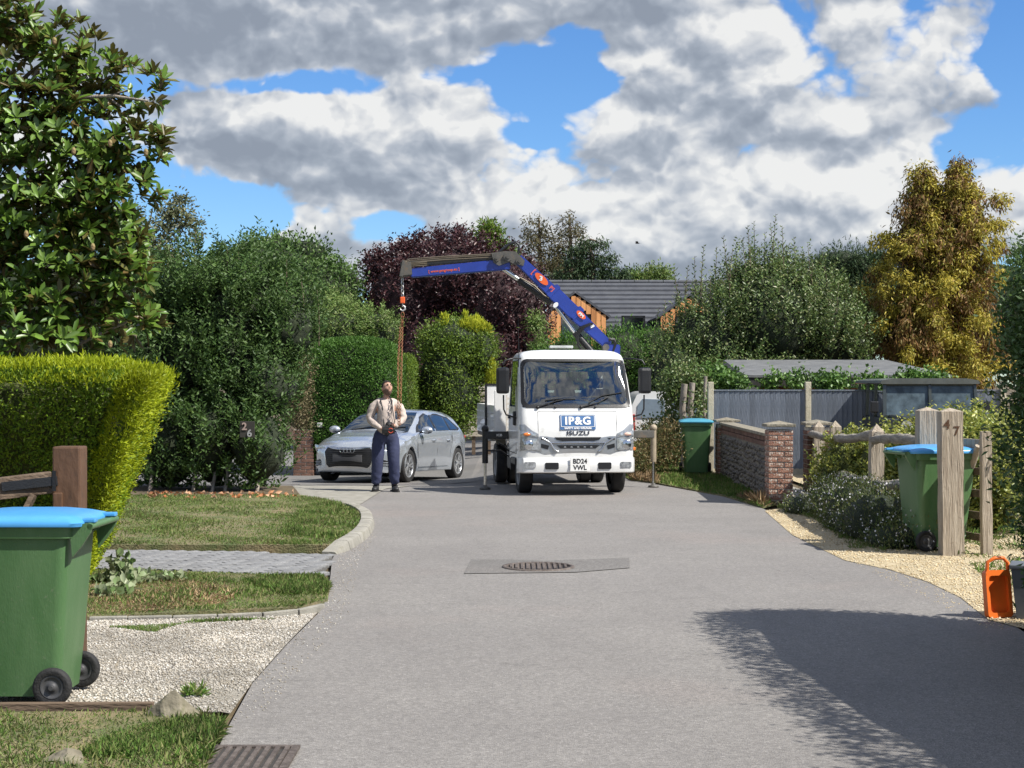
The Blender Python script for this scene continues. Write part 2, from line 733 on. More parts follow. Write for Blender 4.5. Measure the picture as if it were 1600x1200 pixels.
def frame3(o, x, y):
    """matrix with origin o, x axis x, y axis near y"""
    o, x, y = Vector(o), Vector(x).normalized(), Vector(y)
    z = x.cross(y).normalized()
    y = z.cross(x)
    M = Matrix((x, y, z)).transposed().to_4x4()
    M.translation = o
    return M


def dup_tree(o, parent=None):
    c = o.copy()
    C.objects.link(c)
    c.parent = parent
    for ch in list(o.children):
        dup_tree(ch, c)
    return c


def fast_mesh(name, V, faces_n, idx):
    """V (n,3) floats, idx flat loop indices, faces_n loop totals"""
    me = bpy.data.meshes.new(name)
    me.vertices.add(len(V))
    me.vertices.foreach_set('co', np.ascontiguousarray(V, dtype=np.float32).ravel())
    me.loops.add(len(idx))
    me.loops.foreach_set('vertex_index', idx.astype(np.int32))
    me.polygons.add(len(faces_n))
    st = np.concatenate(([0], np.cumsum(faces_n)[:-1])).astype(np.int32)
    me.polygons.foreach_set('loop_start', st)
    me.update(calc_edges=True)
    return me


# ------------------------------------------------------------------ foliage
def unit(a):
    return a / (np.linalg.norm(a, axis=1, keepdims=True) + 1e-9)


def lump(p, s=1.0):
    return (np.sin(p[:, 0] * 2.3 * s + 1.3 * np.sin(p[:, 2] * 1.7 * s)) + np.sin(p[:, 1] * 2.9 * s + p[:, 2] * 1.9 * s + 2) +
            np.sin(p[:, 2] * 3.7 * s + p[:, 0] * 1.1 * s + 4)) / 3


def leaf_mesh(name, pos, out, T, Lg, Wd, kind=2, curl=.12):
    """one leaf per row: pos base, T long axis, out wanted facing. kind 2: folded rhombus (2 tris), 4: rounder leaf (2 quads)"""
    n = len(pos)
    T = unit(T)
    Nn = out - T * np.sum(out * T, axis=1, keepdims=True)
    Nn = unit(Nn)
    S = np.cross(T, Nn)
    Lg = Lg[:, None]
    Wd = Wd[:, None]
    if kind == 2:
        V = np.stack([pos, pos + T * Lg * .45 + S * Wd * .5 + Nn * Wd * .15, pos + T * Lg - Nn * Lg * curl,
                      pos + T * Lg * .45 - S * Wd * .5 + Nn * Wd * .15], axis=1).reshape(-1, 3)
        b = (np.arange(n) * 4)[:, None]
        idx = (b + np.array([[0, 1, 2, 0, 2, 3]])).ravel()
        return fast_mesh(name, V, np.full(2 * n, 3), idx)
    V = np.stack([pos, pos + T * Lg * .3 + S * Wd * .42 + Nn * Wd * .16, pos + T * Lg * .72 + S * Wd * .47 + Nn * Wd * .14 - Nn * Lg * curl * .4,
                  pos + T * Lg - Nn * Lg * curl,
                  pos + T * Lg * .72 - S * Wd * .47 + Nn * Wd * .14 - Nn * Lg * curl * .4, pos + T * Lg * .3 - S * Wd * .42 + Nn * Wd * .16], axis=1).reshape(-1, 3)
    b = (np.arange(n) * 6)[:, None]
    idx = (b + np.array([[0, 1, 2, 3, 0, 3, 4, 5]])).ravel()
    return fast_mesh(name, V, np.full(2 * n, 4), idx)


def shape_map(h):
    """h: ('e', centre, radii) or ('b', 8 corners as bottom4+top4 (x0y0,x1y0,x1y1,x0y1), z0, z1, p)"""
    if h[0] == 'e':
        c, r = np.array(h[1]), np.array(h[2])
        return lambda q: c + q * r, r, 2.0
    _, bot, top, z0, z1, p = h

    def f(q):
        u, v, w = (q[:, 0:1] + 1) / 2, (q[:, 1:2] + 1) / 2, (q[:, 2:3] + 1) / 2

        def bil(c4):
            c4 = np.array(c4, dtype=float)
            return (1 - u) * (1 - v) * c4[0] + u * (1 - v) * c4[1] + u * v * c4[2] + (1 - u) * v * c4[3]
        xy = bil(bot) * (1 - w) + bil(top) * w
        return np.concatenate([xy, z0 + (z1 - z0) * w], axis=1)
    bt = np.array(bot)
    r = np.array([np.ptp(bt[:, 0]) / 2, np.ptp(bt[:, 1]) / 2, (z1 - z0) / 2])
    return f, r, p


def hull_points(h, n, lumpy=.06, ls=1.0, front=.75):
    f, r, p = shape_map(h)
    out, acc = [], 0
    if h[0] == 'b':
        # even spread over the faces of the box
        a = np.array([r[1] * r[2], r[1] * r[2], r[0] * r[2], r[0] * r[2], r[0] * r[1]])
        k = rng.choice(5, n * 2, p=a / a.sum())
        q = rng.uniform(-1, 1, (n * 2, 3))
        for i, (ax, s) in enumerate(((0, 1), (0, -1), (1, -1), (1, 1), (2, 1))):
            q[k == i, ax] = s
    else:
        q = unit(rng.normal(size=(n * 2, 3)))
    q = q / (np.sum(np.abs(q) ** p, axis=1, keepdims=True) ** (1 / p))
    keep = (q[:, 1] < .35) | (rng.random(len(q)) > front)
    q = q[keep][:n]
    g = np.sign(q) * np.abs(q) ** (p - 1) / r
    nrm = unit(g)
    pos = f(q)
    pos = pos + nrm * (lump(pos, ls) * lumpy * r.mean())[:, None]
    return pos, nrm


def foliage(name, parent, hulls, n, L, W, mat, depth=.15, up=.3, outw=.8, rnd=.7, clump=0, clump_r=.15, lumpy=.06, ls=1.0,
            kind=2, front=.75, curl=.12, zmin=.02, stray=0.0, face=.8, gaps=.35, shoot=0.0):
    """leaves over the skin of the hulls; depth: how far inside they reach; clump: leaves per tuft"""
    vol = np.array([(shape_map(h)[1][0] * shape_map(h)[1][2]) + (shape_map(h)[1][0] * shape_map(h)[1][1]) * .5 for h in hulls])
    vol = vol / vol.sum()
    PP, NN = [], []
    for i, (h, w) in enumerate(zip(hulls, vol)):
        k = max(4, int(n * w / max(1, clump)))
        p, nr = hull_points(h, k, lumpy, ls, front)
        # drop what lies deep inside another lobe
        if h[0] == 'e' and len(hulls) > 1:
            ok = np.ones(len(p), bool)
            for j, g in enumerate(hulls):
                if j != i and g[0] == 'e':
                    q = (p - np.array(g[1])) / np.array(g[2])
                    ok &= (np.sum(q * q, axis=1) > .55) | (rng.random(len(p)) < .12)
            p, nr = p[ok], nr[ok]
        PP.append(p)
        NN.append(nr)
    pos, nrm = np.concatenate(PP), np.concatenate(NN)
    if gaps and len(pos) > 60:
        # thin places where one looks into the dark inside
        g_ = lump(pos * np.array([3.1, 3.1, 2.3]) + 5) + .5 * lump(pos * np.array([7.0, 7.0, 5.0]) + 1)
        keep = (g_ > -.45) | (rng.random(len(pos)) > gaps * 1.6)
        pos, nrm = pos[keep], nrm[keep]
    rad_ = None
    if shoot:
        # leaves set along upright young shoots
        k = max(4, clump)
        pos = pos - nrm * (rng.random((len(pos), 1)) ** 1.2) * depth
        ax = unit(nrm * .45 + np.array([0, 0, 1.0]) + rng.normal(size=pos.shape) * .22)
        sl = shoot * rng.uniform(.4, 1.25, (len(pos), 1))
        pos, nrm, ax, sl = (np.repeat(a_, k, axis=0) for a_ in (pos, nrm, ax, sl))
        f_ = np.tile(np.arange(k) / k, len(pos) // k)[:, None]
        a_ = f_ * k * 2.4 + np.repeat(rng.uniform(0, 6.28, (len(pos) // k, 1)), k, axis=0)
        rad_ = np.concatenate([np.cos(a_), np.sin(a_), np.full_like(a_, .0)], axis=1)
        pos = pos + ax * sl * f_
        rad_ = rad_ + ax * .8
    elif clump:
        pos = pos - nrm * (rng.random((len(pos), 1)) ** 1.5) * depth
        tl = unit(nrm * .6 + rng.normal(size=pos.shape) * .4 + np.array([0, 0, up]))
        pos = np.repeat(pos, clump, axis=0)
        nrm = np.repeat(nrm, clump, axis=0)
        tl = np.repeat(tl, clump, axis=0)
        g = rng.normal(size=pos.shape) * clump_r
        g += tl * (rng.normal(size=(len(pos), 1)) * clump_r * 1.1)
        pos = pos + g * .62
    else:
        pos = pos - nrm * (rng.random((len(pos), 1)) ** 1.3) * depth
    if stray:
        pos = pos + nrm * (rng.random((len(pos), 1)) ** 9) * stray
    pos[:, 2] = np.maximum(pos[:, 2], zmin)
    T = nrm * outw + rng.normal(size=pos.shape) * rnd + np.array([0, 0, up])
    if rad_ is not None:
        T = rad_ + rng.normal(size=pos.shape) * .25
    out = nrm * face + rng.normal(size=pos.shape) * .6 + np.array([0, 0, .25])
    m = len(pos)
    Lg = L * rng.uniform(.65, 1.3, m)
    Wd = W * rng.uniform(.7, 1.25, m)
    pl = np.array(parent.location) if parent else 0
    me = leaf_mesh(name, pos - pl, out, T, Lg, Wd, kind, curl)
    o = link_mesh(name, me, mat, parent)
    o['kind'] = 'stuff'
    return o


def core(name, parent, hulls, mat, inset=.82, shrink=None, lumpy=.06, ls=1.0):
    """the dense inner mass of twigs and shaded leaf behind the outer leaves"""
    V, Fc = [], []
    bm = bmesh.new()
    bmesh.ops.create_icosphere(bm, subdivisions=4, radius=1)
    bm.verts.index_update()
    base = np.array([v.co for v in bm.verts])
    fc = np.array([[v.index for v in f.verts] for f in bm.faces])
    bm.free()
    n0 = 0
    for h in hulls:
        f, r, p = shape_map(h)
        q = base.copy()
        if p > 2:
            q = q / np.max(np.abs(q), axis=1, keepdims=True)
        q = q / (np.sum(np.abs(q) ** p, axis=1, keepdims=True) ** (1 / p))
        s = np.array([inset] * 3) if shrink is None else np.maximum(.3, 1 - shrink / r)
        pos = f(q * s)
        nrm = unit(np.sign(q) * np.abs(q) ** (p - 1) / r)
        pos = pos + nrm * ((lump(pos, ls) * lumpy * r.mean()) + rng.normal(size=len(pos)) * .02 * r.mean())[:, None]
        V.append(pos)
        Fc.append(fc + n0)
        n0 += len(pos)
    V = np.concatenate(V) - (np.array(parent.location) if parent else 0)
    Fc = np.concatenate(Fc)
    me = fast_mesh(name, V, np.full(len(Fc), 3), Fc.ravel())
    o = link_mesh(name, me, mat, parent)
    return o


def LB(px, py, d, rx, rz, ry=None):
    """an ellipsoid lobe seen at px, py from the road, d metres off"""
    p = P(px, py, d)
    k = d / 2450
    return ('e', tuple(p), (rx * k, (ry if ry else (rx + rz) / 2 * k), rz * k))


def grass(name, polys, n, h, w, mat, z0=0.0, lean=.35, dens=None):
    """separate bent blades over ground outlines"""
    out = []
    areas = []
    for poly in polys:
        a = 0
        for i in range(len(poly)):
            x0, y0 = poly[i]
            x1, y1 = poly[(i + 1) % len(poly)]
            a += x0 * y1 - x1 * y0
        areas.append(abs(a) / 2)
    tot = sum(areas)
    for poly, a in zip(polys, areas):
        xs = [p[0] for p in poly]
        ys = [p[1] for p in poly]
        want = int(n * a / tot)
        c = rng.uniform((min(xs), min(ys)), (max(xs), max(ys)), (int(want * 3), 2))
        X, Y = c[:, 0], c[:, 1]
        r = np.zeros(len(c), bool)
        j = len(poly) - 1
        for i in range(len(poly)):
            xi, yi = poly[i]
            xj, yj = poly[j]
            if yi != yj:
                r ^= ((yi > Y) != (yj > Y)) & (X < (xj - xi) * (Y - yi) / (yj - yi) + xi)
            j = i
        c = c[r]
        if dens is not None:
            c = c[rng.random(len(c)) < dens(c)]
        out.append(c[:want])
    c = np.concatenate(out)
    m = len(c)
    z = np.array([dip(x, y) for x, y in c]) + z0
    pos = np.column_stack([c, z])
    T = np.column_stack([rng.normal(size=m) * lean, rng.normal(size=m) * lean, np.ones(m)])
    outv = np.column_stack([rng.normal(size=m), rng.normal(size=m), np.full(m, .2)])
    patch = 1 + .45 * np.sin(c[:, 0] * 3.1 + 1.7 * np.sin(c[:, 1] * 2.3)) * np.sin(c[:, 1] * 2.1 + c[:, 0])
    me = leaf_mesh(name, pos, outv, T, h * rng.uniform(.4, 1.25, m) * patch, w * rng.uniform(.7, 1.3, m), 2, .35)
    o = link_mesh(name, me, mat)
    o['kind'] = 'stuff'
    return o


def in_poly(c, poly):
    X, Y = c[:, 0], c[:, 1]
    r = np.zeros(len(c), bool)
    j = len(poly) - 1
    for i in range(len(poly)):
        xi, yi = poly[i]
        xj, yj = poly[j]
        if yi != yj:
            r ^= ((yi > Y) != (yj > Y)) & (X < (xj - xi) * (Y - yi) / (yj - yi) + xi)
        j = i
    return r


def pebbles(name, poly, n, size, mat, z0=0.0, kind=True):
    """loose stones, each a lumpy octahedron"""
    xs = [p[0] for p in poly]
    ys = [p[1] for p in poly]
    c = rng.uniform((min(xs), min(ys)), (max(xs), max(ys)), (n * 4, 2))
    c = c[in_poly(c, poly)]
    if n > 5000:      # thinner, dirtier places in the gravel
        q = np.sin(c[:, 0] * 3.3 + np.sin(c[:, 1] * 4.1) * 1.4) * np.sin(c[:, 1] * 3.7 + c[:, 0] * 1.3)
        c = c[rng.random(len(c)) < np.clip(.85 + .9 * q, .18, 1)]
    c = c[:n]
    m = len(c)
    z = np.array([dip(x, y) for x, y in c]) + z0
    base = np.array([[1, 0, 0], [0, 1, 0], [-1, 0, 0], [0, -1, 0], [0, 0, .7], [0, 0, -.5]], float)
    V = base[None] * rng.uniform(.6, 1.35, (m, 6, 1)) * (size * rng.uniform(.45, 1.2, (m, 1, 1)) * .5)
    a = rng.uniform(0, 6.28, m)
    ca, sa = np.cos(a)[:, None], np.sin(a)[:, None]
    x, y = V[:, :, 0].copy(), V[:, :, 1].copy()
    V[:, :, 0] = x * ca - y * sa
    V[:, :, 1] = x * sa + y * ca
    V += np.column_stack([c, z + size * .12])[:, None, :]
    f = np.array([[0, 1, 4], [1, 2, 4], [2, 3, 4], [3, 0, 4], [1, 0, 5], [2, 1, 5], [3, 2, 5], [0, 3, 5]])
    idx = (np.arange(m)[:, None, None] * 6 + f[None]).reshape(-1)
    me = fast_mesh(name, V.reshape(-1, 3), np.full(m * 8, 3), idx)
    o = link_mesh(name, me, mat)
    o['kind'] = 'stuff'
    return o


def ground_sheet(name, poly, mat, z=0.0, grid=.5, side=0.0):
    """a flat piece of ground following the fall of the land; side > 0 gives it an edge face that deep"""
    pts = [Vector(p) for p in poly]
    # split long edges
    pp = []
    for i, p in enumerate(pts):
        q = pts[(i + 1) % len(pts)]
        k = max(1, min(60, int((q - p).length / grid)))
        for j in range(k):
            pp.append(p.lerp(q, j / k))
    nb = len(pp)
    xs = [p.x for p in pp]
    ys = [p.y for p in pp]
    inner = []
    x = max(min(xs), -14)
    gx_, gy_ = x, 0
    gg, grid = grid, min(grid, .8)
    while x < min(max(xs), 3):
        y = max(min(ys), 22)
        while y < min(max(ys), 58):
            if inside(x, y, pp) and edge_dist(x, y, pp) > grid * .4:
                inner.append(Vector((x, y)))
            y += grid
        x += grid
    vo, _e, fo, *_ = delaunay_2d_cdt(pp + inner, [], [list(range(nb))], 1, 1e-6)
    b = MB()
    b.add([(p.x, p.y, z + dip(p.x, p.y)) for p in vo], [tuple(f) for f in fo])
    if side:
        rim = [(p.x, p.y, z + dip(p.x, p.y)) for p in pp]
        low = [(p.x, p.y, z - side + dip(p.x, p.y)) for p in pp]
        b.add(rim + low, [(i, (i + 1) % nb, nb + (i + 1) % nb, nb + i) for i in range(nb)])
    o = b.build(name, mat, autos=R(40))
    # make the normals look up
    me = o.data
    if me.polygons and sum(p.normal.z * p.area for p in me.polygons) < 0:
        me.flip_normals()
    o['kind'] = 'structure'
    return o

# ================================================================== MATERIALS
road_m = asphalt('asphalt', (.235, .222, .21), (.285, .27, .253), .7)
patch_m = asphalt('asphalt_patch', (.185, .176, .165), (.225, .213, .20), .8)
side_m = asphalt('asphalt_side', (.17, .165, .16), (.22, .212, .205), .5)
soil_m = pm('soil', (.075, .055, .032), .95, var=.4, vscale=3, bump=.8, bscale=25, col2=(.13, .1, .055))
turf_m = pm('turf', (.085, .11, .035), .95, vscale=2.2, bump=.9, bscale=60, col2=(.20, .165, .09), dirt=((.24, .18, .10), 3.5, .50, .68))
mulch_m = pm('mulch', (.22, .15, .085), .95, vscale=9, bump=1, bscale=70, col2=(.33, .24, .15))
gravel_m = pm('gravel_bed', (.24, .22, .18), .9, vscale=30, bump=1, bscale=90, col2=(.38, .35, .30))
ygravel_m = pm('yellow_gravel_bed', (.40, .32, .19), .9, vscale=20, bump=1, bscale=90, col2=(.56, .47, .31))
conc_m = pm('concrete', (.22, .21, .18), .85, vscale=5, bump=.4, bscale=60, col2=(.31, .295, .255), dirt=((.16, .15, .10), 6, .55, .75))
post_conc_m = pm('concrete_post', (.42, .38, .28), .9, vscale=8, bump=.4, bscale=50, col2=(.52, .48, .37), dirt=((.2, .18, .12), 9, .55, .75))
oak_m = pm('weathered_oak', (.27, .22, .165), .8, vscale=3.2, bump=.7, bscale=9, stretch=(9, 9, .7), col2=(.45, .385, .30), dirt=((.13, .10, .07), 14, .60, .78))
oakrail_m = pm('grey_oak_rail', (.17, .15, .125), .85, vscale=4, bump=.9, bscale=12, stretch=(2, .8, 6), col2=(.33, .30, .25), dirt=((.08, .07, .06), 9, .55, .75))
brownwood_m = pm('brown_stained_wood', (.085, .043, .022), .55, vscale=4, bump=.5, bscale=14, stretch=(1.2, 1.2, .5), col2=(.13, .068, .036), dirt=((.05, .03, .018), 12, .55, .75))
greybrown_m = pm('weathered_gate_wood', (.09, .06, .038), .8, vscale=5, bump=.6, bscale=20, stretch=(.6, 3, 3), col2=(.15, .105, .07))
brick_m = pm('red_brick', (.20, .085, .055), .85, vscale=18, bump=.6, bscale=60, col2=(.32, .17, .115), objrand=.28, dirt=((.62, .58, .50), 30, .53, .62))
darkbrick_m = pm('dark_brick', (.10, .055, .04), .9, vscale=12, bump=.6, bscale=60, col2=(.17, .09, .065), objrand=.3)  # darker brick: shade on pillar and flint wall put into the colour
mortar_m = pm('mortar', (.42, .39, .33), .95, vscale=20, bump=.5, bscale=80, col2=(.55, .52, .45))
flint_m = pm('flint', (.035, .032, .03), .6, vscale=14, bump=.7, bscale=30, col2=(.15, .13, .11), dirt=((.42, .39, .33), 14, .6, .7))
fence_m = pm('blue_grey_board', (.115, .135, .165), .75, vscale=5, bump=.4, bscale=14, stretch=(4, 4, .5), col2=(.17, .195, .235), objrand=.16)
black_m = pm('black_plastic', (.012, .012, .013), .42, var=.2, bump=.15, bscale=90)
rubber_m = pm('rubber', (.010, .010, .011), .75, var=.25, bump=.3, bscale=60, col2=(.024, .023, .022))
under_m = pm('underbody', (.02, .02, .02), .85, col2=(.05, .045, .04), bump=.3)
bark_m = pm('bark', (.09, .065, .045), .95, vscale=8, bump=1, bscale=20, stretch=(2, 2, .5), col2=(.16, .125, .09))
palebark_m = pm('pale_bark', (.20, .17, .14), .9, vscale=6, bump=.8, bscale=20, stretch=(2, 2, .5), col2=(.34, .30, .25))
stone_m = pm('field_stone', (.12, .105, .07), .9, vscale=5, bump=1, bscale=14, col2=(.27, .24, .18), dirt=((.10, .10, .04), 8, .5, .7))
block_m = pm('block_paver', (.17, .172, .178), .85, vscale=12, bump=.5, bscale=60, col2=(.235, .235, .235), objrand=.16)
iron_m = pm('cast_iron', (.075, .06, .052), .75, vscale=20, bump=.4, bscale=60, col2=(.15, .125, .11), metal=.2)
felt_m = pm('roof_felt', (.10, .105, .11), .85, vscale=4, bump=.4, bscale=60, col2=(.15, .155, .16))

# ================================================================== THE SETTING
big = [(-900, -60), (900, -60), (900, 1500), (-900, 1500)]
ground_sheet('ground', big, soil_m, -.03, grid=60)
# denser net where the land falls a little
ROAD = [G(300, 1240), G(330, 1200), G(352, 1148), G(395, 1070), G(450, 1008), G(505, 953), G(516, 905), G(520, 866), G(577, 832), G(574, 812),
        G(548, 797), G(500, 786), G(455, 777), G(300, 770), (-12, 24.6), (-13, 48), (5, 56), (2.6, 40), (2.3, 30), G(1020, 757), G(1130, 777),
        G(1195, 797), G(1240, 832), G(1330, 872), G(1400, 886), G(1500, 927), G(1600, 990), (4.2, 8.5), (4.4, 6), (4.5, -20), (-1.0, -20), (-1.15, 4)]
ground_sheet('road', ROAD, road_m, .012)
SIDE = [(-12.8, 27.2), (-12.8, 47.5), (4.6, 54), (2.5, 40), (2.25, 30.5), (-.6, 28.0), (-2.2, 27.0), G(462, 752)]
ground_sheet('side_road', SIDE, side_m, .017)
ground_sheet('pavement', [G(430, 780), G(440, 764), G(470, 753), G(640, 757), G(604, 764), G(552, 797), G(500, 786)], conc_m, .021)
LAWN = [(-8.5, G(100, 862)[1]), G(515, 863), G(541, 851), G(560, 834), G(565, 815), G(552, 802), G(520, 791), G(470, 781), (-9, 22.6)]
ground_sheet('lawn', LAWN, turf_m, .075, side=.09)
ground_sheet('flower_bed_soil', [(-9, 22.7), G(470, 781), G(462, 770), (-3.6, 25.6), (-9, 26)], soil_m, .06, side=.05)
STRIP = [(-4.2, G(150, 968)[1]), (-4.4, G(0, 905)[1]), G(215, 896), G(390, 902), G(500, 907), G(516, 918), G(512, 942), G(470, 955), G(300, 962), G(145, 970)]
ground_sheet('grass_strip', STRIP, turf_m, .03, side=.03)
ground_sheet('mulch_bed', [G(100, 966), G(110, 930), G(190, 905), G(300, 915), G(380, 930), G(330, 950), G(240, 960)], mulch_m, .035)
DRIVE = [(-5.5, 8.02), (-2.0, 8.05), G(345, 1118), G(360, 1120), G(395, 1070), G(450, 1008), G(495, 962), G(440, 967), G(145, 974), (-5.5, 11.2)]
ground_sheet('gravel_drive', DRIVE, gravel_m, .018)
NEAR = [(-5.5, 4.5), (-1.5, 4.5), G(315, 1230), G(326, 1200), G(350, 1140), G(320, 1124), G(240, 1122), (-2.6, 7.97), (-5.5, 7.97)]
ground_sheet('near_lawn', NEAR, turf_m, .035, side=.03)
YGRAV = [G(1195, 800), G(1238, 838), G(1320, 878), G(1392, 893), G(1450, 912), G(1500, 936), G(1545, 972), (3.7, 10.2), (6.5, 10.2), (6.5, 17.3), (5.0, 17.6), (4.5, 20), (4.0, 21.8)]
ground_sheet('yellow_gravel_path', YGRAV, ygravel_m, .016)
VERGE = [G(985, 752), G(1025, 757), G(1130, 777), G(1190, 795), (3.9, 22.4), (3.9, 29), (2.2, 33), (1.9, 31)]
ground_sheet('verge', VERGE, turf_m, .03, side=.03)
ground_sheet('neighbour_drive', [(4.0, 22.3), (4.4, 21.9), (4.6, 23), (4.6, 29.2), (4.1, 29.2)], conc_m, .022)
ground_sheet('car_park_yard', [(4.9, 24.8), (14, 24.8), (14, 29.2), (4.9, 29.2)], ygravel_m, .014)
# darker patch of newer asphalt round the manhole, with the cover
PATCH = [G(736, 877), G(800, 877), G(850, 879), G(983, 874), G(984, 890), G(900, 897), G(725, 899)]
ground_sheet('road_patch', PATCH, patch_m, .018)

mc = G(841, 889)
t = thing('manhole_cover', 'round ribbed iron manhole cover in dark patch mid road', 'manhole cover', (mc[0], mc[1], .02))
b = MB()
b.lathe([(.0, .0), (.285, .0), (.285, .006)], n=40)
b.build('plate', iron_m, t)
b = MB()
b.lathe([(.295, -.002), (.295, .010), (.33, .010), (.335, -.002)], n=40)
b.build('frame', iron_m, t)
for i in range(11):
    x = -.25 + i * .05
    hw = math.sqrt(max(.0, .275 ** 2 - x * x))
    MB().box((x, 0, .008), (.022, hw * 2, .014)).build('rib', iron_m, t)
dc = G(378, 1194)
t = thing('drain_grate', 'rusty slotted drain grate at the road edge beside near grass', 'drain', (dc[0] - .0, dc[1], .022))
b = MB()
for x0, y0, sx, sy in ((0, .22, .46, .035), (0, -.22, .46, .035), (.212, 0, .035, .41), (-.212, 0, .035, .41)):
    b.box((x0, y0, .004), (sx, sy, .014))
b.build('frame', iron_m, t)
MB().box((0, 0, -.001), (.40, .41, .004)).build('pit', under_m, t)
for i in range(9):
    MB().box((-.176 + i * .044, 0, .006), (.022, .404, .01)).build('slat', iron_m, t)

# kerb stones round the lawn corner
kp = [G(514, 868), G(535, 861), G(553, 850), G(568, 838), G(575, 824), G(573, 811), G(562, 803), G(548, 798)]
t = thing('kerb', 'pale curved concrete kerb round the lawn corner', 'kerb', (kp[3][0], kp[3][1], 0))
kpts = []
for i in range(len(kp) - 1):
    for j in range(4):
        kpts.append(Vector(kp[i]).lerp(Vector(kp[i + 1]), j / 4))
kpts.append(Vector(kp[-1]))
sm = kpts[:]
for _ in range(4):
    sm = [sm[0]] + [(sm[i - 1] + sm[i] * 2 + sm[i + 1]) / 4 for i in range(1, len(sm) - 1)] + [sm[-1]]
kpts = sm
nst = 7
per = (len(kpts) - 1) / nst
for s in range(nst):
    a, z_ = int(round(s * per)), int(round((s + 1) * per))
    seg = kpts[a:z_ + 1]
    seg[0] = seg[0].lerp(seg[1], .05)
    seg[-1] = seg[-1].lerp(seg[-2], .05)
    b = MB()
    rings = []
    for i, p in enumerate(seg):
        d = (seg[min(i + 1, len(seg) - 1)] - seg[max(i - 1, 0)]).normalized()
        nn = Vector((d.y, -d.x))       # towards the road
        pr = [(-.075, -.02), (-.075, .105), (.035, .108), (.062, .095), (.085, .02), (.085, -.02)]
        hgt = 1.0 if not (s == 0) else .35 + .65 * i / (len(seg) - 1)
        rings += [(p.x + nn.x * u, p.y + nn.y * u, max(-.02, v * hgt)) for u, v in pr]
    k = 6
    fs = [(i * k + j, i * k + (j + 1) % k, (i + 1) * k + (j + 1) % k, (i + 1) * k + j) for i in range(len(seg) - 1) for j in range(k)]
    fs += [tuple(range(k)), tuple((len(seg) - 1) * k + j for j in range(k))[::-1]]
    b.add(rings, fs)
    b.build('kerb_stone', conc_m, t, autos=R(35), local=True)

# block paving: rows of blocks that stand a little uneven
bp_poly = [(-8.0, G(0, 906)[1]), G(215, 893), G(390, 901), G(500, 906), G(512, 890), G(523, 868), G(215, 863), (-8.0, G(0, 862)[1])]
bp = ground_sheet('block_paving', bp_poly, pm('joint_sand', (.09, .085, .075), .95, var=.3, vscale=30), .012)
bm_ = MB().box((0, 0, 0), (.193, .093, .03), bev=.004)
blockme = bm_.build('paver', block_m, bp)
cells = []
ang = R(38)
for i in range(-60, 60):
    for j in range(-60, 60):
        u, v = i * .2 + (.1 if j % 2 else 0), j * .1
        x = -2.5 + u * math.cos(ang) - v * math.sin(ang)
        y = 14.6 + u * math.sin(ang) + v * math.cos(ang)
        if inside(x, y, bp_poly) and edge_dist(x, y, bp_poly) > .05:
            cells.append((x, y))
cells.sort(key=lambda c: -c[0])
first = True
for x, y in cells[:290]:
    o = blockme if first else blockme.copy()
    if not first:
        C.objects.link(o)
    first = False
    o.location = (x, y, .012 + random.uniform(-.002, .003))
    o.rotation_euler = (random.uniform(-.008, .008), random.uniform(-.008, .008), ang)
b = MB()
for x, y in cells[290:]:
    b.box((x, y, .012), (.193, .093, .03), (0, 0, ang))
o = b.build('pavers', block_m, bp)
o['kind'] = 'stuff'

# concrete and timber edgings on the left
t = thing('path_edging', 'thin pale concrete edging between gravel drive and dry grass strip', 'edging', (*G(300, 968), 0))
pp_ = [G(140, 972), G(200, 971), G(270, 970), G(340, 968), G(410, 965), G(465, 960), G(505, 951)]
for i in range(len(pp_) - 1):
    a, c = Vector((*pp_[i], .03)), Vector((*pp_[i + 1], .03))
    c = c.lerp(a, .02)
    MB().bar(a - Vector((0, 0, .022)), c - Vector((0, 0, .020)), .045, .06, (random.uniform(-.06, .06), 0, 1), bev=.008).build('edging_strip', conc_m, t, local=True)
pa, pb_ = Vector((-3.6, 8.0, .03)), Vector((*G(240, 1118), .03))
t = thing('timber_edging', 'old timber board edging gravel drive along the near grass', 'edging', (pa.x, pa.y, 0))
MB().bar(pa, (pa + pb_) / 2, .04, .09, bev=.006).build('board', greybrown_m, t, local=True)
MB().bar((pa + pb_) / 2 + Vector((.01, 0, 0)), pb_, .04, .08, bev=.006).build('board', greybrown_m, t, local=True)


def rock(name, label, px, py, sx, sy, sz, seed, grp=None):
    x, y = G(px, py)
    bm = bmesh.new()
    bmesh.ops.create_icosphere(bm, subdivisions=4, radius=1)
    rr = random.Random(seed)
    planes = [(Vector((rr.uniform(-1, 1), rr.uniform(-1, 1), rr.uniform(-.2, 1))).normalized(), rr.uniform(.55, .85)) for _ in range(9)]
    for v in bm.verts:
        for n_, d_ in planes:
            q = v.co.dot(n_)
            if q > d_:
                v.co -= n_ * (q - d_) * .92
        v.co += v.normal * .03 * math.sin(v.co.x * 9 + v.co.z * 7) * math.cos(v.co.y * 8)
        k = 1 - .35 * max(0, v.co.z)
        v.co = Vector((v.co.x * sx * k, v.co.y * sy * k, v.co.z * sz))
    me = bpy.data.meshes.new(name)
    bm.to_mesh(me)
    bm.free()
    o = link_mesh(name, me, stone_m)
    o.location = (x, y, .03)
    tag(o, label, 'rock')
    return o


rock('rock', 'mossy pointed field stone on the corner of near grass', 272, 1128, .15, .11, .135, 4)
rock('rock', 'low flat dark stone half sunk in near grass at bottom edge', 104, 1200, .13, .09, .06, 8)

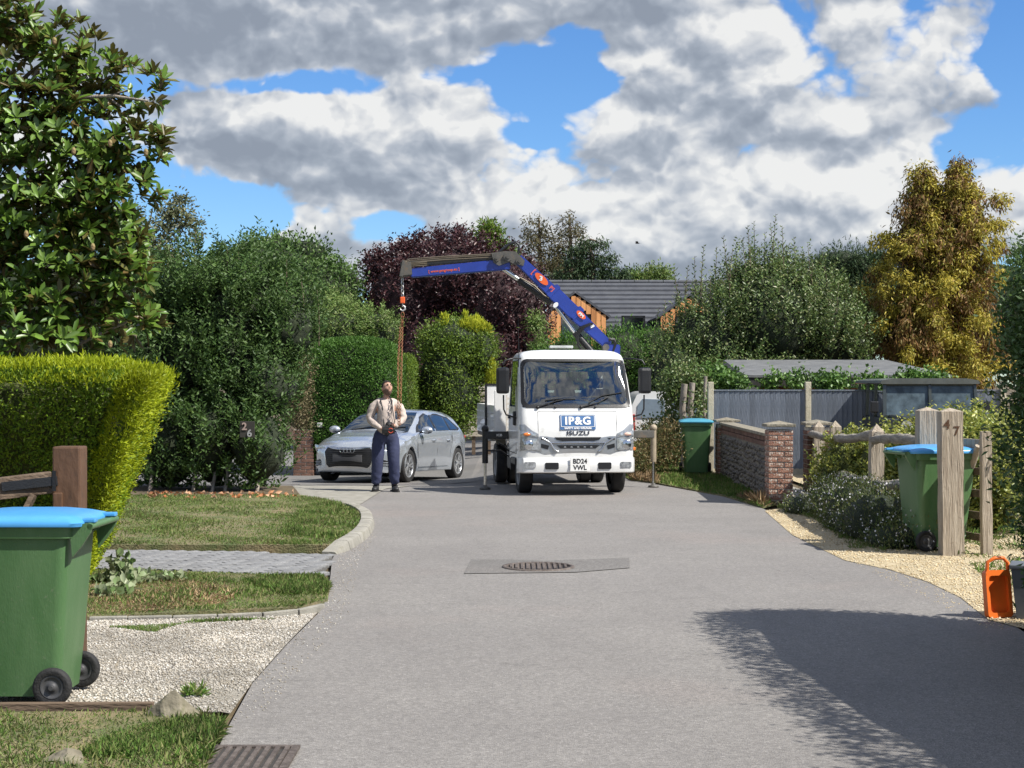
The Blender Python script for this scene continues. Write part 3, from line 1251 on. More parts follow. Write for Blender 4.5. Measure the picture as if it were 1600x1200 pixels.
# grass blades, gravel stones
blade_m = leafmat('grass_blade', [(.10, .19, .035), (.16, .24, .05), (.27, .25, .11), (.12, .25, .045), (.34, .29, .16)], .6, .3, .3)
green_blade_m = leafmat('green_grass_blade', [(.10, .19, .035), (.13, .24, .045), (.19, .24, .07), (.26, .25, .11)], .6, .3, .3)
dry_m = leafmat('dry_stalk', [(.36, .25, .14), (.46, .34, .20), (.27, .17, .09), (.40, .32, .2)], .7, .2, .2)


def patchy(s, lo):
    def f(c):
        return np.clip(lo + .5 * (1 + np.sin(c[:, 0] * 2.7 * s + 1.5 * np.sin(c[:, 1] * 1.9 * s)) * np.cos(c[:, 1] * 2.3 * s + c[:, 0])), 0, 1)
    return f


grass('lawn_grass', [LAWN], 70000, .038, .007, blade_m, .07, .75, patchy(1, .25))
grass('lawn_tufts', [[G(400, 862), G(515, 862), G(560, 832), G(562, 812), G(520, 792), G(470, 800), G(440, 840)]], 8000, .055, .007, green_blade_m, .07, .8, patchy(2.2, -.3))
grass('grass_strip_blades', [STRIP], 20000, .04, .006, blade_m, .03, .7, patchy(2, .2))
grass('grass_strip_tufts', [[G(400, 905), G(500, 909), G(514, 920), G(512, 936), G(440, 935), G(380, 915)]], 8000, .055, .006, green_blade_m, .03, .75, patchy(2, 0))
grass('weeds_by_edging', [[G(170, 985), G(430, 972), G(300, 975), G(240, 993)]], 3500, .03, .005, green_blade_m, .02, .8)
grass('near_grass_blades', [NEAR], 42000, .045, .0042, blade_m, .03, .75, patchy(1.6, .35))
grass('near_grass_tufts', [[G(120, 1195), G(190, 1150), G(300, 1136), G(350, 1142), G(326, 1200)]], 8000, .05, .004, green_blade_m, .03, .9, patchy(2.6, -.1))
grass('dry_mulch_stalks', [[G(145, 966), G(150, 930), G(190, 905), G(300, 915), G(380, 930), G(350, 950), G(240, 962)]], 9000, .05, .004, dry_m, .03, 2.6)
grass('verge_grass', [VERGE], 16000, .075, .010, green_blade_m, .02, .6)
grass('verge_dry_stalks', [[G(985, 752), G(1030, 758), G(1015, 745), G(990, 742)], [G(1150, 780), G(1196, 796), (3.6, 22.6)]], 1600, .16, .006, dry_m, .02, .6)
grass('road_edge_weeds', [[(3.55, 21.6), (3.75, 19.5), (3.62, 17.5), (3.45, 15.9), (3.75, 15.7), (4.1, 17.5), (4.1, 21.6)]], 4200, .06, .007, blade_m, .02, .8, patchy(3, -.1))
grass('path_weeds', [[(3.9, 12.4), (4.3, 12.0), (5.2, 14.5), (4.4, 15.6)], [(4.8, 15.8), (6.2, 15.8), (6.2, 18), (4.8, 18)]], 4200, .07, .006, green_blade_m, .02, .8, patchy(3, -.3))
pebble_m = leafmat('pale_pebble', [(.22, .19, .15), (.36, .33, .28), (.46, .43, .38), (.29, .25, .19), (.56, .54, .50), (.12, .105, .085)], .8, 0, .3)
ypebble_m = leafmat('yellow_pebble', [(.42, .31, .17), (.60, .48, .29), (.68, .60, .44), (.50, .42, .28)], .8, 0, .3)
pebbles('drive_gravel', DRIVE, 48000, .018, pebble_m, .018)
pebbles('path_gravel', YGRAV, 17000, .022, ypebble_m, .016)
pebbles('spilled_gravel', [G(450, 1010), G(505, 955), G(520, 905), G(530, 868), G(580, 832), G(588, 840), G(560, 880), G(545, 960), G(420, 1110), G(360, 1140), G(395, 1072)], 800, .014, pebble_m, .012)
pebbles('road_edge_gravel', [G(1240, 834), G(1330, 874), G(1400, 890), G(1500, 930), G(1590, 990), G(1540, 985), G(1380, 905), G(1250, 844)], 420, .013, ypebble_m, .012)
pebbles('road_chippings', [(-1.0, 7.2), (3.6, 7.2), (3.3, 22), (-1.6, 22)], 260, .008, pebble_m, .012)

# ================================================================== FAR BUILDINGS
slate_m = pm('grey_slate', (.062, .066, .078), .6, vscale=3, bump=.2, bscale=30, col2=(.085, .09, .102), objrand=.14)
wboard_m = pm('dark_weatherboard', (.05, .053, .06), .7, vscale=3, bump=.2, bscale=30, col2=(.072, .076, .085), objrand=.1)
cedar_m = pm('cedar_board', (.58, .25, .085), .7, vscale=2, bump=.3, bscale=20, stretch=(3, 3, .4), col2=(.74, .36, .14), objrand=.2)
glassdark_m = pm('window_glass', (.02, .025, .03), .06, var=.1, spec=.8)
HD = 52.0
hx0, hx1 = P(860, 0, HD).x, P(1180, 0, HD).x
ridge = P(0, 441, HD + 2.6).z
eave = P(0, 519, HD).z
t = thing('house', 'dark slate roofed house with two cedar clad gables behind the green hedge', 'house', (4, HD, 0))
MB().box(((hx0 + hx1) / 2, HD + 2.6, eave / 2 - .05), (hx1 - hx0 - .2, 5.0, eave - .1)).build('wall', wboard_m, t, local=True)
ncourse = 11
for i in range(ncourse):
    f0, f1 = i / ncourse, (i + 1) / ncourse
    y0, z0 = HD + 2.6 * f0, eave + (ridge - eave) * f0
    y1, z1 = HD + 2.6 * f1, eave + (ridge - eave) * f1
    xs = hx0
    nt_ = 1
    MB().add([(hx0, y0 - .03, z0 + .05), (hx1, y0 - .03, z0 + .05), (hx1, y1, z1), (hx0, y1, z1), (hx0, y0 - .03, z0 - .01), (hx1, y0 - .03, z0 - .01)],
             [(0, 1, 2, 3), (4, 5, 1, 0)]).build('slate_course', slate_m, t, local=True)
b = MB().add([(hx0, HD + 2.6, ridge - .02), (hx1, HD + 2.6, ridge - .02), (hx1, HD + 5.2, eave), (hx0, HD + 5.2, eave)], [(0, 1, 2, 3)])
b.build('rear_roof', slate_m, t, local=True)
for i in range(14):
    x = hx0 + .24 + i * .5
    if x < hx1 - .2:
        MB().cyl((x - .24, HD + 2.6, ridge + .01), (x + .24, HD + 2.6, ridge + .01), .07, n=8).build('ridge_tile', slate_m, t, local=True)
# boarded wall below the eave between gables, with a window
for i in range(12):
    z = eave - .06 - i * .15
    MB().box((P(1000, 0, HD).x, HD + .07, z - .03), (4.6, .03, .14), (R(7), 0, 0)).build('weatherboard', wboard_m, t, local=True)
wx0, wx1, wz0, wz1 = P(972, 0, HD).x, P(1006, 0, HD).x, P(0, 545, HD).z, P(0, 495, HD).z
fr = MB()
for cx_, cz_, sx_, sz_ in (((wx0 + wx1) / 2, wz1, wx1 - wx0, .06), ((wx0 + wx1) / 2, wz0, wx1 - wx0, .06), (wx0, (wz0 + wz1) / 2, .06, wz1 - wz0 + .06), (wx1, (wz0 + wz1) / 2, .06, wz1 - wz0 + .06)):
    fr.box((cx_, HD - .12, cz_), (sx_, .16, sz_))
w = fr.build('window', black_m, t, local=True)
MB().box(((wx0 + wx1) / 2, HD - .08, (wz0 + wz1) / 2), (wx1 - wx0 - .07, .02, wz1 - wz0 - .07)).build('pane', glassdark_m, w, local=False).location = (0, 0, 0)
bpy.data.objects[w.name].children[0].data.transform(Matrix.Translation((-4, -HD, 0)))


def gable(pxl, pxr, apx, apy, evy, base, dep, winx, lab):
    d = HD - 2.2
    xl, xr, xa = P(pxl, 0, d).x, P(pxr, 0, d).x, P(apx, 0, d).x
    za, ze, zb = P(0, apy, d).z, P(0, evy, d).z, 0
    g = MB().prism([(xl + .04, zb), (xr - .04, zb), (xr - .04, ze - .05), (xa, za - .06), (xl + .04, ze - .05)], 'y', d + .04, HD + 2).build('gable_wall', wboard_m, t, local=True)
    n = int((xr - xl) / .15)
    for i in range(n):
        u0, u1 = xl + (xr - xl) * i / n + .008, xl + (xr - xl) * (i + 1) / n - .008
        uc = (u0 + u1) / 2
        zt = za - (za - ze) * abs(uc - xa) / ((xr - xa) if uc > xa else (xa - xl)) - .05
        zlo = zb
        if winx[0] < uc < winx[1]:
            zlo = zt - .32
        MB().box((uc, d, (zlo + zt) / 2), (u1 - u0, .05, zt - zlo)).build('cladding_board', cedar_m, t, local=True)
    for (xa_, za_, xb_, zb_) in ((xl - .12, ze - .1, xa, za), (xa, za, xr + .12, ze - .1)):
        b = MB()
        e = Vector((xb_ - xa_, 0, zb_ - za_)).normalized()
        nn = Vector((-e.z, 0, e.x)) * .07
        A, B = Vector((xa_, d - .05, za_)), Vector((xb_, d - .05, zb_))
        A2, B2 = A + Vector((0, 4.2, 0)), B + Vector((0, 4.2, 0))
        b.add([A, B, B2, A2, A + nn, B + nn, B2 + nn, A2 + nn], [(0, 1, 2, 3), (4, 5, 6, 7), (0, 1, 5, 4), (1, 2, 6, 5), (2, 3, 7, 6), (3, 0, 4, 7)])
        b.build('gable_roof', slate_m, t, local=True)
    MB().box(((winx[0] + winx[1]) / 2, d + .012, 2.3), (winx[1] - winx[0], .03, 2.6)).build('gable_window', glassdark_m, t, local=True)


gd = HD - 2.2
gable(853, 947, 899, 458, 492, 535, 0, (P(878, 0, gd).x, P(922, 0, gd).x), 'left')
gable(1032, 1124, 1078, 462, 494, 520, 0, (P(1054, 0, gd).x, P(1104, 0, gd).x), 'right')

# garage with felt roof
GD = 33.0
gx0, gx1 = P(1166, 0, GD).x, P(1478, 0, GD).x
gz = P(0, 586, GD).z
t = thing('garage', 'low brick garage with grey felt roof behind the blue grey fence', 'garage', (6.8, GD, 0))
MB().box(((gx0 + gx1) / 2, GD + 1.6, gz / 2 - .1), (gx1 - gx0 - .5, 2.9, gz - .2)).build('wall', mortar_m, t, local=True)
b = MB()
x0, x1 = gx0 - .05, gx1
b.add([(x0, GD - .1, gz), (x1 + .1, GD - .1, gz - .0), (x1 - .5, GD + 3.2, gz + .37), (x0 + .0, GD + 3.2, gz + .37),
       (x0, GD - .1, gz - .05), (x1 + .1, GD - .1, gz - .05), (x1 - .5, GD + 3.2, gz + .25), (x0, GD + 3.2, gz + .25)],
      [(0, 1, 2, 3), (4, 5, 6, 7), (0, 1, 5, 4), (1, 2, 6, 5), (2, 3, 7, 6), (3, 0, 4, 7)])
b.build('roof', felt_m, t, local=True)
MB().box(((x0 + x1) / 2, GD - .06, gz - .15), (x1 - x0, .03, .18)).build('fascia', pm('dark_fascia', (.03, .028, .026), .7), t, local=True)
bk = MB().box((0, 0, 0), (.215, .1, .065)).build('brick', pm('orange_brick', (.36, .10, .05), .85, vscale=9, bump=.4, col2=(.46, .16, .085), objrand=.25), t)
k = 0
for r in range(7):
    z = gz - .30 - r * .078
    x = gx0 + .35 + (.11 if r % 2 else 0)
    while x < gx0 + .35 + 4.4:
        o = bk if k == 0 else bk.copy()
        if k:
            C.objects.link(o)
        o.location = (x - 6.8, .14 - .035, z)
        k += 1
        x += .228

# closeboard fence with concrete posts
FD = 29.5
t = thing('panel_fence', 'tall blue grey closeboard fence with pale concrete posts', 'fence', (P(1104, 0, FD).x, FD, 0))
fz = P(0, 611, FD).z
xs_ = [P(1110, 0, FD).x, P(1262, 0, FD).x, P(1414, 0, FD).x, P(1566, 0, FD).x]
board = None
for pi, px_ in enumerate(xs_):
    MB().box((px_, FD - .02, .85), (.105, .12, 1.78), bev=.012).build('concrete_post', post_conc_m, t, local=True)
    if pi < 3:
        x0, x1 = px_ + .055, xs_[pi + 1] - .055
        n = 18
        for i in range(n):
            x = x0 + (x1 - x0) * (i + .5) / n
            if board is None:
                b = MB()
                w_, h_ = (x1 - x0) / n, fz - .1
                b.prism([(-w_ * .5, .0), (w_ * .62, -.018), (w_ * .62, -.030), (-w_ * .5, -.012)], 'z', 0, h_)
                board = b.build('fence_board', fence_m, t)
                o = board
            else:
                o = board.copy()
                C.objects.link(o)
            o.location = (x - t.location.x, random.uniform(-.002, .002), .1)
            o.rotation_euler = (0, random.uniform(-.004, .004), 0)
        MB().box(((x0 + x1) / 2, FD - .01, fz + .015), (x1 - x0, .06, .025)).build('capping_rail', fence_m, t, local=True)
        MB().box(((x0 + x1) / 2, FD, .055), (x1 - x0, .05, .11)).build('gravel_board', post_conc_m, t, local=True)

# ------------------------------------------------------------------ brick pillars and flint wall
capc_m = pm('pillar_cap', (.17, .15, .11), .9, vscale=8, bump=.7, bscale=40, col2=(.30, .27, .21), dirt=((.09, .09, .07), 14, .5, .7))


def pillar(cx, cy, w, h, mat, label, cap=True):
    t = thing('brick_pillar', label, 'pillar', (cx, cy, 0))
    MB().box((0, 0, h / 2 - .02), (w - .024, w - .024, h - .04)).build('mortar', mortar_m, t)
    full = MB().box((0, 0, 0), (w * .62, .06, .062), bev=.005).build('brick', mat, t)
    half = MB().box((0, 0, 0), (w * .34, .06, .062), bev=.005).build('brick', mat, t)
    full_free, half_free = True, True
    n = int((h - .02) / .0755)
    for r in range(n):
        z = .036 + r * .0755
        for side in range(4):
            fl = (r + side) % 2
            for k in range(2):
                long = (k == 0) == bool(fl)
                src = full if long else half
                if long and full_free:
                    o = full
                    full_free = False
                elif not long and half_free:
                    o = half
                    half_free = False
                else:
                    o = src.copy()
                    C.objects.link(o)
                off = (-w / 2 + (w * .31 if long else w * .17)) if k == 0 else (w / 2 - (w * .31 if long else w * .17))
                a = side * math.pi / 2
                dy = -(w / 2 - .03) + random.uniform(-.003, .003)
                o.location = (off * math.cos(a) - dy * math.sin(a), off * math.sin(a) + dy * math.cos(a), z)
                o.rotation_euler = (0, 0, a)
    if cap:
        b = MB()
        s = w / 2 + .035
        b.box((0, 0, h + .02), (2 * s, 2 * s, .045), bev=.012)
        q = s - .02
        b.add([(-q, -q, h + .042), (q, -q, h + .042), (q, q, h + .042), (-q, q, h + .042), (0, 0, h + .085)],
              [(0, 1, 4), (1, 2, 4), (2, 3, 4), (3, 0, 4)])
        b.build('cap_stone', capc_m, t)
    return t


pillar(3.76, 22.1, .34, 1.10, brick_m, 'lichen spotted red brick pillar at road end of flint wall')
pillar(3.97, 29.0, .38, 1.0, brick_m, 'farther red brick pillar beside the green bin by flint wall')
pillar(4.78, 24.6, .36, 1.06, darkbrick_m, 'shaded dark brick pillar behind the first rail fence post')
A, B = Vector((3.74, 22.28)), Vector((3.94, 28.8))
t = thing('flint_wall', 'low shaded flint wall between two brick pillars', 'wall', (3.84, 25.5, 0))
dv = (B - A)
ln = dv.length
dn = dv.normalized()
nx = Vector((-dn.y, dn.x))        # faces the road (-x)
b = MB()
M = Matrix((Vector((dn.x, dn.y, 0)), Vector((nx.x, nx.y, 0)), Vector((0, 0, 1)))).transposed()
mid = (A + B) / 2
b.box((mid.x, mid.y, .40), (ln, .20, .80), M)
b.build('mortar', pm('dark_mortar', (.13, .12, .10), .95, vscale=10, bump=.6, col2=(.2, .18, .15)), t, local=True)
b = MB()
for r in range(9):
    for i in range(int(ln / .105)):
        s_ = .05 + (i + (.5 if r % 2 else 0)) * .105 + random.uniform(-.02, .02)
        if s_ > ln - .04:
            continue
        p = A + dn * s_
        jz = random.uniform(-.022, .022)
        rr = (random.uniform(.028, .060), random.uniform(.03, .060), random.uniform(.022, .045))
        for sg in (1, -1):
            q = p + nx * sg * .085
            b.sphere((q.x, q.y, .05 + r * .085 + jz), rr, 6, 4)
o = b.build('flint_stones', flint_m, t, local=True)
o['kind'] = 'stuff'
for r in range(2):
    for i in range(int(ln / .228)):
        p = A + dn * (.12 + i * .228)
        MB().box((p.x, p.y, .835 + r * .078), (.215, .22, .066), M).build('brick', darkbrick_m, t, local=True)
n_cop = 12
for i in range(n_cop):
    p = A + dn * (ln * (i + .5) / n_cop)
    MB().box((p.x, p.y, .975), (ln / n_cop - .012, .27, .045), M, bev=.008).build('coping_stone', capc_m, t, local=True)

# ------------------------------------------------------------------ rustic rail fence and gate posts


def post(px, d, wpx, ztop, name, label, cat, tipk=.5, rz=0.0, deep=None, mat=None, grp=None):
    w = wpx * d / 2450
    x = (px - 800) * d / 2450
    q = w / 2
    dp = (deep or w) / 2
    zt = ztop - q * tipk * 2
    b = MB()
    k = 6
    vs, fs = [], []
    for i in range(k + 1):
        z = zt * i / k - (.03 if i == 0 else 0)
        j = .004
        for sx, sy in ((-1, -1), (1, -1), (1, 1), (-1, 1)):
            vs.append((sx * q + random.uniform(-j, j), sy * dp + random.uniform(-j, j), z))
    for i in range(k):
        for s in range(4):
            fs.append((i * 4 + s, i * 4 + (s + 1) % 4, (i + 1) * 4 + (s + 1) % 4, (i + 1) * 4 + s))
    n0 = k * 4
    vs.append((0, 0, ztop))
    tip = len(vs) - 1
    fs += [(n0 + s, n0 + (s + 1) % 4, tip) for s in range(4)]
    b.add(vs, fs)
    o = b.build(name, mat or oak_m)
    o.location = (x, d, 0)
    o.rotation_euler = (random.uniform(-.012, .012), random.uniform(-.012, .012), rz)
    if cat:
        tag(o, label, cat, grp)
    return o


rf = thing('rail_fence', 'rustic weathered oak post and rail fence beside flowering bush', 'fence', (4.5, 20, 0))
pa_ = post(1279, 24.3, 16, 1.13, 'post', None, None, .6)
pb2 = post(1305, 21.5, 16, 1.20, 'post', None, None, .6)
pc_ = post(1368, 18.9, 20, 1.22, 'post', None, None, .6)
for o in (pa_, pb2, pc_):
    o.location -= rf.location
    o.parent = rf


def rail(p0, p1, r, sag=.03, seed=1):
    rr = random.Random(seed)
    p0, p1 = Vector(p0), Vector(p1)
    pts, rad = [], []
    n = 12
    for i in range(n + 1):
        f = i / n
        p = p0.lerp(p1, f)
        p += Vector((rr.uniform(-.012, .012), rr.uniform(-.012, .012), sag * math.sin(f * 2 * math.pi + seed) + rr.uniform(-.008, .008)))
        pts.append(p)
        rad.append(r * (.62 if i in (0, n) else 1) * rr.uniform(.85, 1.15))
    b = MB().tube(pts, rad, 8)
    b.build('rail', oakrail_m, rf, local=True)


rail(P(1266, 680, 24.4), P(1309, 683, 21.4), .055, .015, 1)
rail(P(1300, 686, 21.5), P(1372, 681, 18.8), .060, .012, 2)
rail(P(1362, 686, 18.9), P(1442, 687, 16.4), .055, .008, 5)
rail(P(1268, 737, 24.4), P(1310, 745, 21.4), .06, .01, 4)
rail(P(1300, 742, 21.5), P(1372, 756, 18.8), .062, .02, 6)
rail(P(1362, 754, 18.9), P(1440, 762, 16.4), .055, .02, 3)

post(1450, 16.35, 30, 1.46, 'gate_post', 'tall square weathered oak gate post behind blue lidded bin', 'post', .18, deep=.19)
o = post(1486.5, 15.45, 33, 1.465, 'gate_post', 'tall square oak gate post carrying number 47 beside green bin', 'post', .17, deep=.19)
num_m = pm('dark_rust_number', (.10, .05, .025), .6, metal=.3, bump=.2)
for s, dx, dz in (('4', -.058, 1.300), ('7', .036, 1.235)):
    text('number', s, .125, num_m, o, frame3((dx, -.1005, dz), (1, 0, 0), (0, 0, 1)), .0015, .002)
post(1541.5, 15.5, 15, 1.235, 'gate_stop_post', 'slim pale oak post with iron latch at gate opening', 'post', .05)
gp = bpy.data.objects['gate_stop_post']
b = MB().tube([(.05, -.05, 1.02), (.10, -.10, 1.02), (.10, -.10, .93), (.05, -.06, .93)], .007, 6)
b.build('latch', black_m, gp)
t = thing('field_gate', 'five bar oak gate standing open between number 47 post and slim post', 'gate', (4.5, 15.8, 0))
ga, gb = Vector((4.42, 16.6, 0)), Vector((4.70, 15.72, 0))
for i, z in enumerate((1.10, .82, .60, .38, .16)):
    MB().bar(ga + Vector((0, 0, z)), gb + Vector((0, 0, z)), .03, .09 if i == 0 else .075, bev=.006).build('gate_bar', oak_m if i == 0 else greybrown_m, t, local=True)
MB().bar(ga + Vector((-.02, 0, .10)), ga + Vector((-.02, 0, 1.16)), .07, .07).build('hanging_stile', oak_m, t, local=True)
MB().tube([gb + Vector((-.03, -.02, 1.08)), gb.lerp(ga, .12) + Vector((-.03, -.02, .88)), gb.lerp(ga, .32) + Vector((-.03, -.02, .62)), gb.lerp(ga, .75) + Vector((-.03, 0, .2))], .034, 8, squash=1).build('curved_brace', oak_m, t, local=True)

# brown gate with its post behind the near bin
t = thing('wooden_gate', 'dark brown timber field gate behind the near bin', 'gate', (-3.0, 9.2, 0))
g0, g1 = Vector((-4.0, 8.75, 0)), Vector((-2.72, 9.28, 0))
zt0, zt1 = .995, 1.12
MB().bar(g0 + Vector((0, 0, zt0 - .02)), g1 + Vector((0, 0, zt1)), .05, .13, bev=.008).build('top_bar', greybrown_m, t, local=True)
for z in (.78, .55, .32):
    MB().bar(g0 + Vector((0, 0, z)), g1 + Vector((0, 0, z)), .03, .09, bev=.005).build('gate_bar', greybrown_m, t, local=True)
dg_ = (g1 - g0).normalized()
MB().bar(g0.lerp(g1, .62) + Vector((0, -.03, .18)), g0.lerp(g1, .62) + Vector((0, -.03, 1.12)), .03, .11, up=(0, 1, 0), bev=.005).build('stile', greybrown_m, t, local=True)
MB().bar(g0.lerp(g1, .93) + Vector((0, -.03, 1.05)), g0.lerp(g1, .66) + Vector((0, -.03, .3)), .03, .08, up=(0, 1, 0), bev=.005).build('brace', greybrown_m, t, local=True)
MB().bar(g0.lerp(g1, .80) + Vector((.0, -.035, zt1 - .02)), g1 + Vector((.04, -.035, zt1 + .01)), .008, .055, bev=.002).build('hinge_strap', black_m, t, local=True)
tw = thing('gate_post', 'thick dark brown timber gate post in front of the golden hedge', 'post', (-2.63, 9.33, 0))
MB().box((0, 0, .655), (.165, .165, 1.35), bev=.012).build('shaft', brownwood_m, tw)
MB().box((-.045, -.092, .85), (.055, .022, .42), bev=.008).build('batten', brownwood_m, tw)
MB().box((-.065, -.10, 1.13), (.02, .012, .12)).build('hinge_plate', black_m, tw)

# small distant bits on the left
t = pillar(*[(lambda p: p)(P(476, 0, 33).x), 33.0], .42, 1.02, darkbrick_m, 'small brick gate pier behind the silver car bonnet', cap=False)
t.location.z = dip(-4, 33)
o = MB().box((P(499, 0, 32.7).x, 32.75, P(0, 664, 32.75).z), (.11, .03, .10), bev=.01).build('meter_box', pm('pale_plastic', (.6, .6, .56), .5), None)
tag(o, 'small white utility box on the brick pier by green hedge', 'utility box')
fp = thing('slat_fence', 'rough pale horizontal slat fence beside the golden conifer', 'fence', (P(750, 0, 40).x, 40, -.1))
for i in range(9):
    z = P(0, 606 + i * 9, 40).z
    MB().box((P(752, 0, 40).x + random.uniform(-.04, .04), 40, z), (1.0, .04, .11), (0, random.uniform(-.05, .05), 0)).build('slat', pm('bleached_wood', (.36, .31, .24), .85, vscale=5, bump=.5, col2=(.52, .47, .38), objrand=.2), fp, local=True)
for px in (740, 764):
    MB().box((P(px, 0, 40).x, 40.06, .8), (.09, .08, 1.8)).build('post', greybrown_m, fp, local=True)

# weathered stump / ivy covered post by the far bin
t = thing('gnarled_posts', 'rough old timber posts tangled in ivy left of the fence', 'posts', (P(1085, 0, 31).x, 31, 0))
for px, ht, w in ((1068, 600, 10), (1080, 598, 9), (1101, 588, 5)):
    x = P(px, 0, 31).x
    MB().tube([(x, 31, 0), (x + .03, 31, .7), (x - .02, 31.02, 1.2), (x + .02, 31, P(0, ht, 31).z)], [w * .0068] * 4, 7).build('post', palebark_m, t, local=True)

# ================================================================== VEGETATION
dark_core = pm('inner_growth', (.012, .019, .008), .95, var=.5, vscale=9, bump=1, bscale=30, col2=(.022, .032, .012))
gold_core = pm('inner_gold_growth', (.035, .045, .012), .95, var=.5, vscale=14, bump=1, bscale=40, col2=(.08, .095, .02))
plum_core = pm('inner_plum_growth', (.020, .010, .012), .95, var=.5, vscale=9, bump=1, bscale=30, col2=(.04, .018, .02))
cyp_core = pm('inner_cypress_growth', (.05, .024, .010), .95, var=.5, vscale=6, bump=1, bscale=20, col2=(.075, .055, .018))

laurel_m = leafmat('laurel_leaf', [(.042, .088, .022), (.068, .125, .030), (.058, .108, .030), (.105, .17, .042)], .5, .28, .3)
bay_m = leafmat('mixed_shrub_leaf', [(.09, .16, .035), (.14, .22, .05), (.18, .25, .07), (.10, .17, .035), (.24, .26, .10)], .5, .3, .35)
birch_m = leafmat('grey_green_leaf', [(.10, .13, .06), (.15, .17, .08), (.20, .19, .10), (.12, .15, .07)], .5, .3, .4)
round_m = leafmat('hazel_leaf', [(.06, .12, .032), (.09, .16, .04), (.12, .195, .05)], .5, .25, .35)
plum_m = leafmat('plum_leaf', [(.045, .016, .020), (.075, .026, .030), (.03, .014, .018), (.10, .042, .038)], .42, .22, .45)
hedge_m = leafmat('conifer_hedge_leaf', [(.05, .125, .02), (.08, .18, .026), (.11, .22, .035)], .55, .25, .35)
goldhedge_m = leafmat('golden_hedge_leaf', [(.09, .17, .012), (.16, .25, .014), (.20, .28, .016), (.07, .135, .014), (.12, .21, .014)], .55, .25, .3)
goldcon_m = leafmat('golden_conifer_leaf', [(.12, .19, .025), (.18, .25, .03), (.08, .15, .025), (.14, .21, .035)], .5, .3, .3)
yellow_m = leafmat('yellow_shoot_leaf', [(.42, .46, .04), (.52, .52, .05), (.33, .40, .04)], .5, .4, .3)
shrub_m = leafmat('photinia_leaf', [(.07, .13, .036), (.12, .18, .05), (.16, .21, .065), (.08, .14, .04), (.22, .22, .10)], .42, .25, .45)
pine_m = leafmat('pine_needle', [(.035, .07, .03), (.05, .09, .036), (.07, .105, .04)], .6, .15, .3)
cypg_m = leafmat('cypress_gold_spray', [(.32, .28, .04), (.46, .38, .055), (.40, .34, .05), (.54, .44, .08), (.20, .22, .03), (.30, .20, .05)], .55, .3, .3)
cypb_m = leafmat('cypress_brown_spray', [(.17, .085, .028), (.24, .13, .045), (.12, .07, .026), (.26, .18, .05), (.16, .15, .04)], .6, .25, .3)
varieg_m = leafmat('variegated_leaf', [(.36, .36, .06), (.42, .42, .10), (.17, .23, .04), (.30, .32, .06), (.10, .16, .03)], .4, .3, .5)
ivy_m = leafmat('ivy_leaf', [(.06, .13, .025), (.09, .18, .035), (.13, .22, .05)], .45, .25, .4)
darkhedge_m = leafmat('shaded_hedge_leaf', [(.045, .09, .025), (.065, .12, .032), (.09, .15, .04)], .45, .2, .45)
dead_m = leafmat('dead_leaf', [(.42, .14, .05), (.52, .24, .12), (.60, .40, .26), (.33, .12, .05)], .7, .2, .3)
larch_m = leafmat('larch_spray', [(.10, .085, .04), (.14, .12, .055), (.08, .09, .035), (.17, .13, .07)], .6, .25, .3)
flower_m = leafmat('white_daisy', [(.75, .72, .74), (.8, .8, .78), (.62, .58, .64)], .6, .3, .3)


def trunk_of(t, path, radii, mat=bark_m, name='trunk'):
    return MB().tube(path, radii, 9).build(name, mat, t, local=True)


def limbs(t, origin, ends, r0, mat=bark_m, seed=1, name='limb', stuff=False):
    rr = random.Random(seed)
    origin = Vector(origin)
    b = MB()
    for e in ends:
        e = Vector(e)
        m1 = origin.lerp(e, .35) + Vector((rr.uniform(-.2, .2), rr.uniform(-.2, .2), rr.uniform(0, .3))) * (e - origin).length * .3
        m2 = origin.lerp(e, .7) + Vector((rr.uniform(-.2, .2), rr.uniform(-.2, .2), rr.uniform(0, .3))) * (e - origin).length * .25
        b2 = b if stuff else MB()
        b2.tube([origin, m1, m2, e], [r0, r0 * .65, r0 * .4, r0 * .16], 6, caps=False)
        if not stuff:
            b2.build(name, mat, t, local=True)
    if stuff:
        o = b.build(name, mat, t, local=True)
        o['kind'] = 'stuff'


# ---- golden clipped hedge on the left
GH = ('b', [(-9.5, 13.2), (-3.50, 12.45), (-3.80, 14.6), (-9.5, 14.9)], [(-9.5, 11.45), (-2.66, 11.50), (-2.96, 14.3), (-9.5, 14.5)], .0, 1.83, 9)
t = thing('golden_hedge', 'clipped golden yellow hedge leaning over the driveway behind near bin', 'hedge', (-5.5, 12.6, 0))
core('branches', t, [GH], gold_core, shrink=.12, lumpy=.01)
foliage('leaves', t, [GH], 165000, .040, .014, goldhedge_m, depth=.09, up=.35, outw=.8, rnd=.6, lumpy=.010, ls=3, front=.97, stray=.04, gaps=.45)
foliage('sunlit_top_shoots', t, [('b', [(-9.5, 11.5), (-2.72, 11.55), (-3.0, 14.3), (-9.5, 14.5)], [(-9.5, 11.48), (-2.68, 11.52), (-3.08, 14.25), (-9.5, 14.4)], 1.66, 1.87, 9)], 36000, .042, .012,
        leafmat('sunlit_new_shoot', [(.30, .36, .012), (.38, .44, .015), (.24, .32, .014), (.42, .46, .02)], .5, .4, .3), depth=.06, up=1.0, outw=.5, rnd=.45, lumpy=.01, ls=3, front=.97, stray=.05)  # new growth, its yellow brightened for the sun on the hedge top

